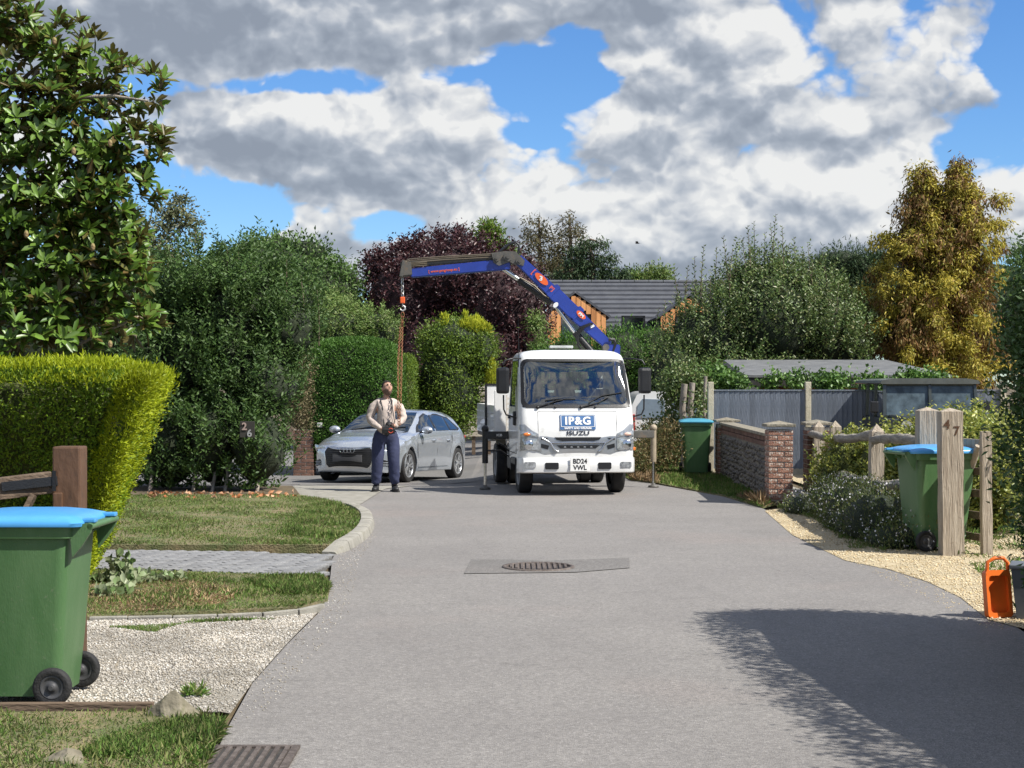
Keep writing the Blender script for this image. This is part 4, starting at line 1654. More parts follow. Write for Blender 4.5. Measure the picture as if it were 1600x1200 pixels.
sunlit_shoot_m = leafmat('sunlit_new_shoot', [(.30, .36, .012), (.38, .44, .015), (.24, .32, .014), (.42, .46, .02)], .5, .4, .3)
foliage('sunlit_side_leaves', t, [('b', [(-3.72, 12.52), (-3.48, 12.48), (-3.78, 14.5), (-4.05, 14.5)], [(-2.9, 11.62), (-2.65, 11.56), (-2.94, 14.2), (-3.3, 14.2)], .05, 1.80, 9)], 32000, .038, .012,
        sunlit_shoot_m, depth=.05, up=.5, outw=.8, rnd=.5, lumpy=.01, ls=3, front=.97, stray=.05)  # brighter yellow leaves put the sun into the right face's colour

# ---- magnolia on the left: whorls of large leaves at the twig ends
mag_m = leafmat('magnolia_leaf', [(.055, .12, .016), (.10, .185, .024), (.15, .23, .034), (.075, .15, .02), (.11, .20, .025), (.13, .085, .03)], .40, .25, .42, back=(.13, .11, .035))
MD = 16.0
t = thing('magnolia_tree', 'tall magnolia tree with big glossy leaves above golden hedge', 'tree', (-6.0, MD + .6, 0))
lobes = [(20, 110, 120, 100), (95, 75, 60, 42), (205, 140, 62, 30), (150, 110, 50, 26), (215, 232, 52, 30), (140, 220, 90, 50), (50, 300, 150, 110), (180, 300, 66, 40), (100, 430, 130, 100), (205, 500, 52, 26),
         (40, 520, 150, 60), (-80, 250, 150, 250), (170, 395, 60, 60), (190, 440, 50, 40), (-150, 0, 160, 200), (10, 30, 50, 35), (130, 330, 90, 60), (60, 200, 100, 70), (60, 380, 130, 110), (0, 460, 140, 100)]
MH = [LB(*l[:2], MD + (0.2 if l[2] > 100 else 0), l[2], l[3], ry=min(1.0, l[2] * MD / 2450 * .9)) for l in lobes]
trunk_of(t, [(-6.0, MD + .7, 0), (-5.9, MD + .6, 1.5), (-6.0, MD + .5, 3.2), (-6.1, MD + .5, 5.6), (-6.2, MD + .5, 7.2)], [.20, .17, .14, .09, .04])
rr = random.Random(3)
for l in MH:
    c = Vector(l[1])
    z0 = min(5.6, max(.8, c.z - 1.0))
    limbs(t, (-6.0, MD + .55, z0), [c], .055, palebark_m, rr.randint(0, 99))
# extra bare looking branches across the gap near the top
for a, e in (((20, 130, MD), (120, 152, MD - .2)), ((120, 152, MD - .2), (232, 158, MD - .3)), ((60, 110, MD), (30, 170, MD)), ((150, 150, MD), (190, 168, MD))):
    MB().tube([P(*a), P((a[0] + e[0]) / 2, (a[1] + e[1]) / 2 - 5, a[2]), P(*e)], [.026, .018, .010], 6).build('limb', palebark_m, t, local=True)
pts, nr = [], []
for h, l in zip(MH, lobes):
    k = int(l[2] * l[3] / 11000 * 105) + 16
    q = unit(rng.normal(size=(k, 3)))
    q = q[(q[:, 1] < .45)]
    rad = rng.uniform(.62, 1.03, (len(q), 1))
    pts.append(np.array(h[1]) + q * rad * np.array(h[2]))
    nr.append(q)
pts, nr = np.concatenate(pts), np.concatenate(nr)
print('magnolia whorls', len(pts))
PB, PT, PO, PL, PW = [], [], [], [], []
for p, n_ in zip(pts, nr):
    ax = Vector(n_) * .8 + Vector((rng.normal() * .35, rng.normal() * .35, .75 + rng.normal() * .3))
    ax.normalize()
    s1 = ax.orthogonal().normalized()
    s2 = ax.cross(s1)
    nl = rng.integers(7, 12)
    a0 = rng.uniform(0, 6.28)
    for i in range(nl):
        a = a0 + i * 2.4
        tilt = rng.uniform(.35, 1.35)
        d_ = ax * math.cos(tilt) + (s1 * math.cos(a) + s2 * math.sin(a)) * math.sin(tilt)
        PB.append(Vector(p) + ax * (.03 * (nl - i) / nl) + d_ * .01)
        PT.append(d_)
        PO.append(ax + Vector((.1, -.35, .4)) - d_ * .2)
        PL.append(rng.uniform(.11, .18))
        PW.append(rng.uniform(.044, .064))
for h, l in zip(MH, lobes):          # single leaves along the twigs between the whorls
    for _ in range(int(l[2] * l[3] / 11000 * 120) + 15):
        q = rng.normal(size=3)
        q /= np.linalg.norm(q)
        if q[1] > .5:
            continue
        p = np.array(h[1]) + q * rng.uniform(.5, 1.0) * np.array(h[2])
        PB.append(Vector(p))
        PT.append(Vector(q) * .5 + Vector(rng.normal(size=3) * .6) + Vector((0, 0, rng.uniform(-.4, .8))))
        PO.append(Vector((.2, -.5, .7)) + Vector(rng.normal(size=3) * .5))
        PL.append(rng.uniform(.09, .17))
        PW.append(rng.uniform(.04, .062))
PT = [Vector(p).normalized() for p in PT]
PB, PT, PO = np.array(PB), np.array(PT), np.array(PO)
PL, PW = np.array(PL), np.array(PW)
loc = np.array(t.location)
order = np.argsort(PB[:, 1])
vis = (PB[order, 0] / PB[order, 1] * 2450 + 800 > 0) & (PB[order, 2] < 1.7 + 580 / 2450 * 16) & (PB[order, 2] > 2)
big_ = order[vis][:290]
rest = np.setdiff1d(np.arange(len(PB)), big_)
me = leaf_mesh('crown', PB[rest] - loc, PO[rest], PT[rest], PL[rest], PW[rest], 4, .16)
o = link_mesh('crown', me, mag_m, t)
o['kind'] = 'stuff'
lm = leaf_mesh('leaf', np.zeros((1, 3)), np.array([[0, 0, 1.]]), np.array([[0, 1., 0]]), np.array([.17]), np.array([.062]), 4, .16)
lm.materials.append(pm('magnolia_single_leaf', (.085, .155, .022), .40, vscale=2, col2=(.13, .21, .03), objrand=.4, spec=.5))
for i in big_:
    o = link_mesh('leaf', lm, None, t)
    T_, O_ = Vector(PT[i]).normalized(), Vector(PO[i])
    M = frame3(PB[i] - loc, T_.cross(O_), T_)
    o.matrix_local = M @ Matrix.Scale(PL[i] / .17, 4)
# seed cones
con = None
conm = pm('seed_cone', (.20, .19, .06), .8, bump=.8, bscale=60, col2=(.28, .18, .09))
for px, py in ((228, 238), (85, 64), (172, 224), (115, 236), (41, 366), (145, 386), (172, 538)):
    if con is None:
        con = MB().sphere((0, 0, 0), (.024, .024, .040), 8, 6).build('seed_cone', conm, t)
        o = con
    else:
        o = con.copy()
        C.objects.link(o)
    o.location = P(px, py, MD - .7) - t.location

# ---- tall dark laurel mass in the middle left
t = thing('laurel_bush', 'tall dark evergreen bush hiding house number 26 beside lawn', 'bush', (-5.0, 24.6, 0))
LH = [LB(270, 690, 24.6, 60, 100, .9), LB(335, 680, 24.5, 52, 105, .9), LB(405, 700, 24.3, 58, 84, .9), LB(300, 560, 25.2, 70, 120, 1.2), LB(370, 540, 25.2, 70, 130, 1.2), LB(440, 520, 25.4, 62, 90, 1.2), LB(380, 470, 25.6, 80, 80, 1.4), LB(300, 470, 25.6, 70, 80, 1.4), LB(450, 470, 25.8, 50, 56, 1.1),
      LB(235, 620, 25, 60, 160, 1.2), LB(420, 600, 25, 60, 80, 1.2), LB(200, 500, 26, 80, 90, 1.2)]
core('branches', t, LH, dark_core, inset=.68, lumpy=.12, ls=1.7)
foliage('leaves', t, LH, 84000, .085, .034, laurel_m, depth=.55, up=.55, clump=12, shoot=.42, lumpy=.16, ls=1.7, gaps=.5, kind=2, front=.8, zmin=.1)
# upright shoots along its top
PBs, TTs, OO, LL = [], [], [], []
b = MB()
shoots = [(305, 470, 362), (355, 470, 384), (255, 480, 410), (277, 480, 395), (330, 480, 405), (392, 470, 400), (420, 470, 400), (448, 490, 405), (470, 505, 430), (240, 480, 420), (495, 540, 450), (372, 460, 392)]
for px, y0, y1 in shoots:
    d = 25.2 + rng.uniform(-.4, .3)
    A, B = P(px + rng.uniform(-6, 6), y0, d), P(px, y1, d)
    b.tube([A, A.lerp(B, .5) + Vector((.02, 0, 0)), B], [.012, .009, .004], 5)
    n = int((B - A).length / .028)
    for i in range(n):
        a = i * 2.4
        PBs.append(A.lerp(B, i / n))
        TTs.append((math.cos(a) * .8, math.sin(a) * .8, .75))
        OO.append((0, 0, 1))
        LL.append(.09)
o = b.build('shoot_stems', bark_m, t, local=True)
o['kind'] = 'stuff'
me = leaf_mesh('shoot_leaves', np.array(PBs) - np.array(t.location), np.array(OO, float), np.array(TTs), np.array(LL), np.array(LL) * .38)
o = link_mesh('shoot_leaves', me, laurel_m, t)
o['kind'] = 'stuff'
for px in (330, 350, 300, 400, 232):
    trunk_of(t, [P(px, 778, 23.9), P(px + 6, 740, 24.1), P(px - 4, 700, 24.4)], [.03, .025, .02], palebark_m)
# fallen orange leaves under it
poly = [G(225, 778), G(470, 779), G(470, 788), G(225, 788)]
fl = grass('fallen_leaves', [poly], 120, .09, .05, dead_m, .085, 3.5)
# dark number board in the leaves
t = thing('number_board', 'dark house number board 26 hung in the laurel bush', 'sign', tuple(P(386, 671, 23.12)))
MB().box((0, .02, 0), (.22, .02, .24), bev=.005).build('board', pm('dark_board', (.03, .027, .023), .7), t)
nm = pm('pale_pink_number', (.36, .27, .24), .6)
text('number', '2', .15, nm, t, frame3((-.04, 0, .04), (1, 0, 0), (0, 0, 1)), .004, .004)
text('number', '6', .15, pm('grey_number', (.30, .30, .30), .6), t, frame3((.035, 0, -.06), (1, 0, 0), (0, 0, 1)), .004, .004)

# ---- lighter shrubs, hedges, trees behind
t = thing('birch_tree', 'airy grey green tree between magnolia and dark bush', 'tree', (P(190, 0, 30).x, 30.5, 0))
BH = [LB(200, 370, 30, 70, 45), LB(160, 330, 30.5, 50, 30), LB(265, 345, 30, 46, 28), LB(240, 400, 30, 70, 40), LB(150, 420, 31, 70, 60)]
trunk_of(t, [(t.location.x, 30.5, 0), (t.location.x + .2, 30.5, 2.4), P(215, 360, 30.2)], [.13, .10, .03], palebark_m)
limbs(t, P(195, 440, 30.5), [P(290, 312, 30), P(300, 345, 30), P(240, 320, 30), P(150, 315, 30.4), P(305, 372, 30), P(190, 330, 30)], .04, palebark_m, 4)
foliage('crown', t, BH, 13000, .075, .042, birch_m, depth=.8, up=0, clump=7, clump_r=.14, lumpy=.25, ls=2, front=.5)
for (px, py, n) in ((285, 312, 60), (300, 345, 60), (305, 372, 50), (262, 318, 50), (312, 358, 40)):
    pass
foliage('twig_leaves', t, [LB(285, 312, 30, 16, 8, .2), LB(300, 348, 30, 16, 8, .2), LB(278, 330, 30, 22, 10, .3), LB(308, 370, 30, 12, 6, .2)], 900, .075, .04, birch_m, depth=.2, up=0, clump=4, clump_r=.06, front=.3)

t = thing('round_tree', 'broad rounded green tree rising behind the dark bush', 'tree', (P(455, 0, 45).x, 45, 0))
trunk_of(t, [(t.location.x, 45, 0), (t.location.x, 45, 4)], [.3, .2])
RH = [LB(430, 440, 45, 95, 68, 2.0), LB(370, 450, 45, 60, 56, 1.8), LB(505, 462, 45, 62, 56, 1.6), LB(400, 398, 45, 32, 26, .9), LB(436, 388, 45, 30, 20, .8), LB(475, 398, 45, 42, 26, 1.0), LB(530, 440, 45, 36, 30, 1.0), LB(340, 420, 45, 24, 22, .8)]
core('branches', t, RH, dark_core, inset=.84)
foliage('crown', t, RH, 30000, .13, .06, round_m, depth=.6, up=.2, clump=8, clump_r=.22, lumpy=.12, ls=1.0)

t = thing('light_shrub', 'loose yellow green shrub above the clipped green hedge', 'shrub', (P(540, 0, 35).x, 35, 0))
SH = [LB(530, 530, 35, 90, 50, 1.0), LB(500, 500, 35.5, 60, 40, 1.0), LB(590, 520, 35, 36, 36, .8), LB(490, 590, 35, 60, 90, 1.0)]
core('branches', t, SH, dark_core, inset=.8)
foliage('leaves', t, SH, 28000, .085, .032, bay_m, depth=.4, up=.4, clump=8, shoot=.35, lumpy=.12, ls=1.3)

t = thing('green_hedge', 'clipped rounded deep green hedge behind the silver car', 'hedge', (P(560, 0, 33.5).x, 33.5, 0))
HH = [('b', [(-4.45, 32.7), (-2.5, 32.7), (-2.3, 35), (-4.6, 35)], [(-4.3, 32.7), (-2.5, 32.7), (-2.2, 35), (-4.5, 35)], -.2, 2.66, 5)]
core('branches', t, HH, dark_core, shrink=.15, lumpy=.02)
foliage('leaves', t, HH, 42000, .062, .020, hedge_m, depth=.12, up=.5, outw=.6, rnd=.6, lumpy=.03, ls=1.6, front=.95)
t = thing('sunlit_hedge_end', 'sunlit end of the green hedge in lighter leaf colours beside chain', 'hedge', (P(632, 0, 35).x, 35, 0))  # lit end of the green hedge: sun put in by lighter leaf and core
HH = [('b', [(-2.75, 34.2), (-2.1, 34.2), (-2.0, 36.4), (-2.75, 36.4)], [(-2.75, 34.2), (-2.15, 34.2), (-2.05, 36.2), (-2.75, 36.2)], -.2, 2.35, 5)]
core('branches', t, HH, gold_core, shrink=.12, lumpy=.02)
foliage('leaves', t, HH, 12000, .06, .022, goldcon_m, depth=.12, up=.5, lumpy=.04, ls=1.6, front=.95)

t = thing('dry_shrub', 'dull brownish shrub end beside the dark bush and silver car', 'shrub', (P(470, 0, 30).x, 30, 0))
foliage('leaves', t, [LB(472, 630, 30, 20, 46, .5), LB(466, 590, 30, 24, 40, .5)], 5000, .06, .03, leafmat('dry_leaf', [(.16, .12, .06), (.12, .12, .05), (.20, .15, .09)], .6, .2, .3), depth=.35, up=.2, clump=5, clump_r=.1, lumpy=.2)

t = thing('plum_tree', 'large dark purple leaved plum tree behind the crane', 'tree', (P(705, 0, 46).x, 46, 0))
trunk_of(t, [(t.location.x, 46, 0), (t.location.x + .1, 46, 2.4), (t.location.x, 46, 4)], [.28, .22, .12])
PH = [LB(700, 440, 46, 120, 66, 2.2), LB(630, 470, 45.5, 66, 76, 1.6), LB(770, 480, 45.5, 86, 90, 1.8), LB(820, 540, 45.5, 42, 80, 1.4), LB(690, 400, 46, 70, 30, 1.2), LB(600, 430, 46, 36, 20, .8),
      LB(740, 560, 45, 100, 90, 1.4), LB(660, 560, 45, 60, 90, 1.3)]
core('branches', t, PH, plum_core, inset=.82)
foliage('crown', t, PH, 52000, .115, .060, plum_m, depth=.7, up=.3, clump=8, shoot=.4, lumpy=.13, ls=1.1, stray=.3)
limbs(t, P(700, 470, 46), [P(655, 362, 46), P(690, 360, 46), P(585, 400, 46), P(720, 362, 46), P(600, 405, 46), P(640, 372, 46), P(745, 372, 46)], .06, bark_m, 9)
foliage('twig_leaves', t, [LB(655, 372, 46, 10, 14, .2), LB(690, 368, 46, 14, 12, .2), LB(583, 404, 46, 14, 8, .2), LB(716, 370, 46, 12, 12, .2), LB(632, 384, 46, 14, 10, .2), LB(600, 412, 46, 12, 8, .2)], 1500, .11, .055, plum_m, depth=.3, up=.4, clump=4, clump_r=.1)

t = thing('small_conifer', 'bright green small conifer top above the crane arm', 'tree', (P(765, 0, 50).x, 50, 0))
trunk_of(t, [(t.location.x, 50, 0), (t.location.x, 50, 6.2)], [.2, .04])
CH_ = [LB(764, 376, 50, 24, 24, .6), LB(772, 400, 50, 34, 26, .8), LB(756, 400, 50, 26, 24, .7), LB(764, 358, 50, 12, 12, .3)]
foliage('crown', t, CH_, 9000, .16, .05, goldcon_m, depth=.4, up=-.4, clump=6, clump_r=.12, lumpy=.2, ls=2)

t = thing('golden_conifer_bush', 'rounded conifer bush with bright yellow shoots behind the truck', 'bush', (P(712, 0, 36).x, 36, -.2))
CH_ = [LB(703, 600, 36, 52, 92, 1.1), LB(715, 540, 36, 60, 44, .9), LB(686, 640, 36, 42, 60, .8), LB(748, 552, 36, 30, 46, .8)]
core('branches', t, CH_, dark_core, inset=.84)
foliage('leaves', t, CH_, 34000, .07, .030, goldcon_m, depth=.3, up=.3, clump=6, clump_r=.11, lumpy=.11, ls=1.3)
foliage('yellow_shoots', t, [LB(738, 512, 35.7, 22, 14, .3), LB(694, 502, 35.7, 6, 12, .1), LB(727, 500, 35.7, 4, 12, .1), LB(746, 505, 35.7, 4, 12, .1), LB(768, 590, 35.6, 9, 30, .25), LB(776, 600, 35.6, 8, 20, .2), LB(762, 515, 35.7, 6, 8, .1)], 3600, .10, .028, yellow_m,
        depth=.12, up=1.0, outw=.4, rnd=.35)

t = thing('larch_tree', 'thin brownish larch with sparse crown against the sky', 'tree', (P(845, 0, 66).x, 66, 0))
for k_, (px, y1, wid) in enumerate(((842, 340, 34), (890, 335, 26))):
    x = P(px, 0, 66).x
    trunk_of(t, [(x, 66, 0), (x + .1, 66, 5), P(px, y1, 66)], [.25, .16, .03])
    ends = []
    for i in range(22):
        yy = 350 + i * 4.2
        ends.append(P(px + (1 if i % 2 else -1) * (wid * (.35 + .65 * (i / 22)) * random.uniform(.6, 1.1)), yy + random.uniform(-4, 6), 66 + random.uniform(-.6, .6)))
    for i, e in enumerate(ends):
        yy = 352 + i * 4.2
        limbs(t, P(px, yy, 66), [e], .04, bark_m, i)
    foliage('crown', t, [('e', tuple(e), (.42, .35, .16)) for e in ends] + [LB(px, y1 + 6, 66, 7, 12, .3)], 3000, .16, .05, larch_m, depth=.45, up=-.5, clump=5, clump_r=.14, lumpy=.3, front=.3)
foliage('lower_crown', t, [LB(845, 415, 66, 44, 26, 1), LB(885, 425, 66, 30, 16, 1)], 2200, .16, .05, larch_m, depth=.8, up=-.3, clump=5, clump_r=.2, lumpy=.3, front=.4)

t = thing('weeping_cedar', 'dark green cedar with drooping tiered branches right of the larch', 'tree', (P(925, 0, 62).x, 62, 0))
trunk_of(t, [(t.location.x, 62, 0), P(925, 400, 62), P(918, 378, 62)], [.2, .1, .03])
ends = []
for i, (px, py, w_) in enumerate(((905, 392, 16), (935, 382, 14), (900, 410, 22), (945, 405, 22), (890, 428, 26), (960, 425, 24), (925, 420, 22), (915, 382, 10), (968, 436, 18), (930, 436, 40))):
    ends.append(LB(px, py, 62, w_, 5, .4))
    limbs(t, P(922, py - 8, 62), [P(px + (w_ if px > 922 else -w_), py + 4, 62)], .05, bark_m, i)
foliage('crown', t, ends, 5200, .17, .05, pine_m, depth=.2, up=-1.0, outw=.5, clump=6, clump_r=.14, lumpy=.2, front=.3)

t = thing('pale_far_tree', 'pale green tree tops just above the house roof', 'tree', (P(1010, 0, 72).x, 72, 0))
trunk_of(t, [(t.location.x, 72, 0), (t.location.x, 72, 5)], [.2, .1])
foliage('crown', t, [LB(1010, 438, 72, 32, 16, 1), LB(1030, 432, 72, 20, 14, .8), LB(985, 440, 72, 18, 10, .8)], 6000, .17, .07, bay_m, depth=.6, up=.3, clump=6, clump_r=.2, lumpy=.2)

t = thing('conifer_hedge', 'dense bright green conifer hedge in front of the house', 'hedge', (P(960, 0, 41).x, 41, 0))
CH_ = [LB(905, 574, 41, 44, 46, 1.0), LB(970, 562, 41, 56, 50, 1.1), LB(1025, 565, 41, 46, 54, 1.0), LB(940, 600, 41, 90, 60, 1.0), LB(1000, 640, 41, 90, 80, 1.0), LB(880, 610, 41, 40, 90, .9), LB(850, 600, 42, 30, 60, .9)]
core('branches', t, CH_, dark_core, inset=.84)
foliage('leaves', t, CH_, 34000, .10, .030, hedge_m, depth=.35, up=.6, clump=6, clump_r=.13, lumpy=.08, ls=1.2)

t = thing('green_gold_shrub', 'small pale conifer shrub at the foot of the plum tree', 'shrub', (P(842, 0, 43).x, 43, 0))
foliage('leaves', t, [LB(838, 505, 43, 12, 16, .4), LB(842, 545, 43, 10, 20, .4)], 2200, .10, .04, bay_m, depth=.4, up=-.3, clump=5, clump_r=.12, lumpy=.2)

# ---- big shrub tree on the right with upright whips
t = thing('photinia_tree', 'wide dark leaved shrub tree with tall upright whips behind the fence', 'tree', (P(1180, 0, 38.2).x, 38.2, 0))
SHR = [LB(1110, 540, 38.2, 80, 76, 1.4), LB(1200, 500, 38.2, 96, 90, 1.6), LB(1280, 520, 38.7, 78, 80, 1.5), LB(1060, 580, 37.7, 46, 50, 1.0), LB(1180, 450, 38.7, 62, 50, 1.2), LB(1250, 460, 38.7, 60, 50, 1.2), LB(1320, 540, 38.7, 50, 70, 1.2),
       LB(1150, 590, 37.7, 120, 40, 1.2), LB(1090, 620, 37.3, 50, 50, .8)]
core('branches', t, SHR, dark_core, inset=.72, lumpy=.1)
foliage('leaves', t, SHR, 66000, .092, .044, shrub_m, depth=.8, up=.4, clump=9, shoot=.5, lumpy=.16, ls=1.2, front=.8)
trunk_of(t, [(t.location.x, 38.2, 0), (t.location.x, 38.2, 1.6), P(1190, 480, 38.2)], [.14, .11, .05])
PBs, TTs, LL = [], [], []
b = MB()
whips = [(1212, 334, 460), (1178, 345, 450), (1168, 352, 455), (1222, 352, 455), (1130, 368, 470), (1120, 385, 480), (1160, 372, 470), (1195, 362, 470), (1204, 348, 460), (1100, 382, 500), (1145, 388, 470), (1240, 370, 470),
         (1262, 378, 470), (1284, 388, 480), (1255, 395, 470), (1228, 385, 470), (1052, 418, 520), (1085, 400, 520), (1096, 420, 520), (1070, 440, 530), (1138, 400, 480), (1186, 385, 470), (1172, 380, 470), (1150, 400, 470), (1215, 372, 470), (1030, 480, 560),
         (1040, 470, 540), (1300, 425, 500), (1310, 440, 520), (1075, 415, 500), (1110, 430, 520), (1270, 410, 480), (1238, 410, 480), (1200, 400, 480), (1125, 420, 500), (1062, 455, 540)]
for px, y1, y0 in whips:
    d = 38.0 + rng.uniform(-.5, .6)
    A, B = P(px + rng.uniform(-10, 14), y0, d), P(px, y1, d)
    b.tube([A, A.lerp(B, .5) + Vector((rng.uniform(-.05, .05), 0, 0)), B], [.014, .010, .004], 5)
    n = int((B - A).length / .045)
    for i in range(n):
        f = i / n
        a = i * 2.4 + px
        PBs.append(A.lerp(B, f))
        TTs.append((math.cos(a), math.sin(a) * .6, .75))
        LL.append(.105 * (1.1 - .35 * f))
o = b.build('whip_stems', bark_m, t, local=True)
o['kind'] = 'stuff'
m = len(PBs)
me = leaf_mesh('whip_leaves', np.array(PBs) - np.array(t.location), rng.normal(size=(m, 3)) + np.array([0, -.6, .6]), np.array(TTs), np.array(LL), np.array(LL) * .44)
o = link_mesh('whip_leaves', me, shrub_m, t)
o['kind'] = 'stuff'

t = thing('pine_tree', 'dark spreading pine between shrub tree and golden cypress', 'tree', (P(1330, 0, 58).x, 58, 0))
trunk_of(t, [(t.location.x, 58, 0), (t.location.x, 58, 4.5)], [.25, .15])
PH = [LB(1320, 412, 58, 56, 24, 1.4), LB(1360, 430, 58, 44, 34, 1.4), LB(1290, 440, 58, 40, 40, 1.2), LB(1340, 470, 58, 60, 50, 1.4), LB(1375, 405, 58, 30, 14, .8)]
core('branches', t, PH, dark_core, inset=.75, lumpy=.12)
foliage('crown', t, PH, 17000, .17, .035, pine_m, depth=.6, up=.5, clump=8, clump_r=.16, lumpy=.2, ls=1.4)
t = thing('bare_far_tree', 'thin dark tree top beyond the cypress at the far right', 'tree', (P(1600, 0, 60).x, 60, 0))
trunk_of(t, [(t.location.x, 60, 0), (t.location.x, 60, 5)], [.2, .08])
foliage('crown', t, [LB(1600, 390, 60, 22, 16, 1), LB(1585, 405, 60, 14, 8, 1), LB(1620, 430, 60, 40, 30, 1)], 2600, .15, .06, round_m, depth=.6, up=.2, clump=4, clump_r=.2, lumpy=.3)

# ---- golden cypress: drooping sprays, two leaders, brown inside
t = thing('golden_cypress', 'tall two topped golden cypress with browning sprays by garage', 'tree', (P(1450, 0, 39).x, 39, 0))
trunk_of(t, [(t.location.x, 39, 0), (t.location.x, 39, 3.5), P(1445, 262, 39)], [.28, .2, .04])
trunk_of(t, [(t.location.x, 39, 3.2), P(1490, 330, 39), P(1496, 252, 39)], [.12, .09, .03])
tiers = []
rr = random.Random(11)
for leader, topy, boty, wmax in ((1443, 262, 590, 92), (1500, 252, 590, 90)):
    n = 150
    for i in range(n):
        f = (i / n) ** .8
        y = topy + (boty - topy) * f
        w_ = wmax * (.16 + .92 * min(1, f * 1.45)) * rr.uniform(.15, 1.06)
        a = rr.uniform(math.pi * .9, math.pi * 2.1)      # mostly the side seen
        d = 39 + math.sin(a) * w_ * 39 / 2450
        px = leader + math.cos(a) * w_
        if px < 1345 and y < 470:
            px = 1380
        tiers.append((px, y + rr.uniform(-4, 12), d, rr.uniform(7, 17), rr.uniform(7, 13), rr))
for px, y in ((1375, 378), (1386, 370), (1548, 318), (1562, 312), (1552, 352), (1566, 350), (1560, 392), (1395, 398), (1352, 455), (1560, 430)):
    tiers.append((px, y, 39, 14, 8, rr))
cone = [LB(1443, 400, 39.3, 50, 120, 1.0), LB(1497, 390, 39.3, 44, 120, 1.0), LB(1455, 520, 39.4, 92, 96, 1.3), LB(1505, 520, 39.6, 50, 96, 1.0), LB(1443, 300, 39.2, 20, 34, .4), LB(1497, 290, 39.2, 18, 34, .4)]
core('inner_growth', t, cone, cyp_core, inset=.76, lumpy=.14)
foliage('brown_sprays', t, cone, 17000, .14, .045, cypb_m, depth=.6, up=-1.1, outw=.5, rnd=.5, clump=7, clump_r=.13, lumpy=.14, ls=1.4)
TL_ = [LB(p_[0], p_[1], p_[2], p_[3], p_[4], .3) for p_ in tiers]
half_ = rr.sample(range(len(TL_)), int(len(TL_) * .58))
gold = [TL_[i] for i in half_]
brown = [TL_[i] for i in range(len(TL_)) if i not in set(half_)]
foliage('golden_sprays', t, gold, 52000, .11, .04, cypg_m, depth=.12, up=-.75, outw=.7, rnd=.55, clump=7, clump_r=.10, lumpy=.35, ls=2, front=.5)
foliage('rusty_sprays', t, brown, 17000, .13, .04, cypb_m, depth=.14, up=-1.1, outw=.6, rnd=.5, clump=7, clump_r=.10, lumpy=.35, ls=2, front=.5)

# ---- ivy over garage and fence
t = thing('ivy', 'bright green ivy tumbling over the fence top below garage roof', 'ivy', (P(1290, 0, 31).x, 31, 1.6))
IV = [LB(1293, 597, 31, 26, 15, .3), LB(1365, 600, 31.4, 22, 10, .3), LB(1440, 592, 31.6, 40, 8, .3), LB(1230, 590, 32.6, 34, 3, .1), LB(1200, 602, 32.6, 16, 6, .1), LB(1140, 600, 32, 26, 20, .4), LB(1330, 589, 32.4, 34, 3, .1), LB(1400, 604, 31, 12, 6, .2),
      LB(1245, 602, 32, 8, 5, .1), LB(1118, 585, 32.5, 22, 16, .4)]
foliage('leaves', t, IV, 7500, .085, .065, ivy_m, depth=.25, up=-.2, outw=.5, clump=4, clump_r=.09, lumpy=.12, kind=2, front=.6)
t = thing('ivy', 'dark ivy and climber hanging round the old timber posts', 'ivy', (P(1070, 0, 32).x, 32, 0))
IV = [LB(1065, 600, 31.6, 34, 26, .4), LB(1052, 650, 32, 14, 60, .4), LB(1098, 640, 30.7, 5, 34, .15), LB(1088, 625, 31.4, 10, 40, .2), LB(1030, 680, 32.2, 24, 24, .5), LB(1050, 715, 32, 34, 30, .5)]
foliage('leaves', t, IV, 12000, .075, .045, shrub_m, depth=.4, up=-.2, clump=4, clump_r=.1, lumpy=.2)
t = thing('verge_shrub', 'straggly brown and green plants behind right outrigger foot', 'shrub', (P(1020, 0, 29).x, 29, 0))
VS = [LB(1020, 700, 29, 36, 34, .5), LB(1045, 690, 29, 24, 30, .4), LB(1000, 720, 28.5, 20, 26, .4)]
foliage('leaves', t, VS, 6500, .06, .022, leafmat('straggly_leaf', [(.07, .11, .03), (.16, .14, .06), (.26, .17, .08), (.10, .14, .04)], .55, .25, .3), depth=.3, up=.8, clump=4, clump_r=.12, lumpy=.25)

# ---- variegated hedge behind the rail fence
t = thing('variegated_hedge', 'yellow variegated evergreen hedge behind the rustic rail fence', 'hedge', (6.2, 19.5, 0))
VH = [LB(1330, 740, 21.4, 56, 68, .7), LB(1395, 728, 20.6, 60, 60, .8), LB(1480, 712, 19.5, 80, 60, .9), LB(1545, 695, 19.5, 60, 54, .9), LB(1400, 790, 19.8, 60, 60, .7), LB(1480, 790, 18.6, 60, 80, .7), LB(1540, 760, 18.6, 60, 90, .8), LB(1298, 760, 22.4, 30, 40, .5)]
core('branches', t, VH, gold_core, inset=.82)
foliage('leaves', t, VH, 38000, .060, .034, varieg_m, depth=.3, up=.2, clump=7, shoot=.22, lumpy=.10, ls=1.6, kind=2, front=.85)

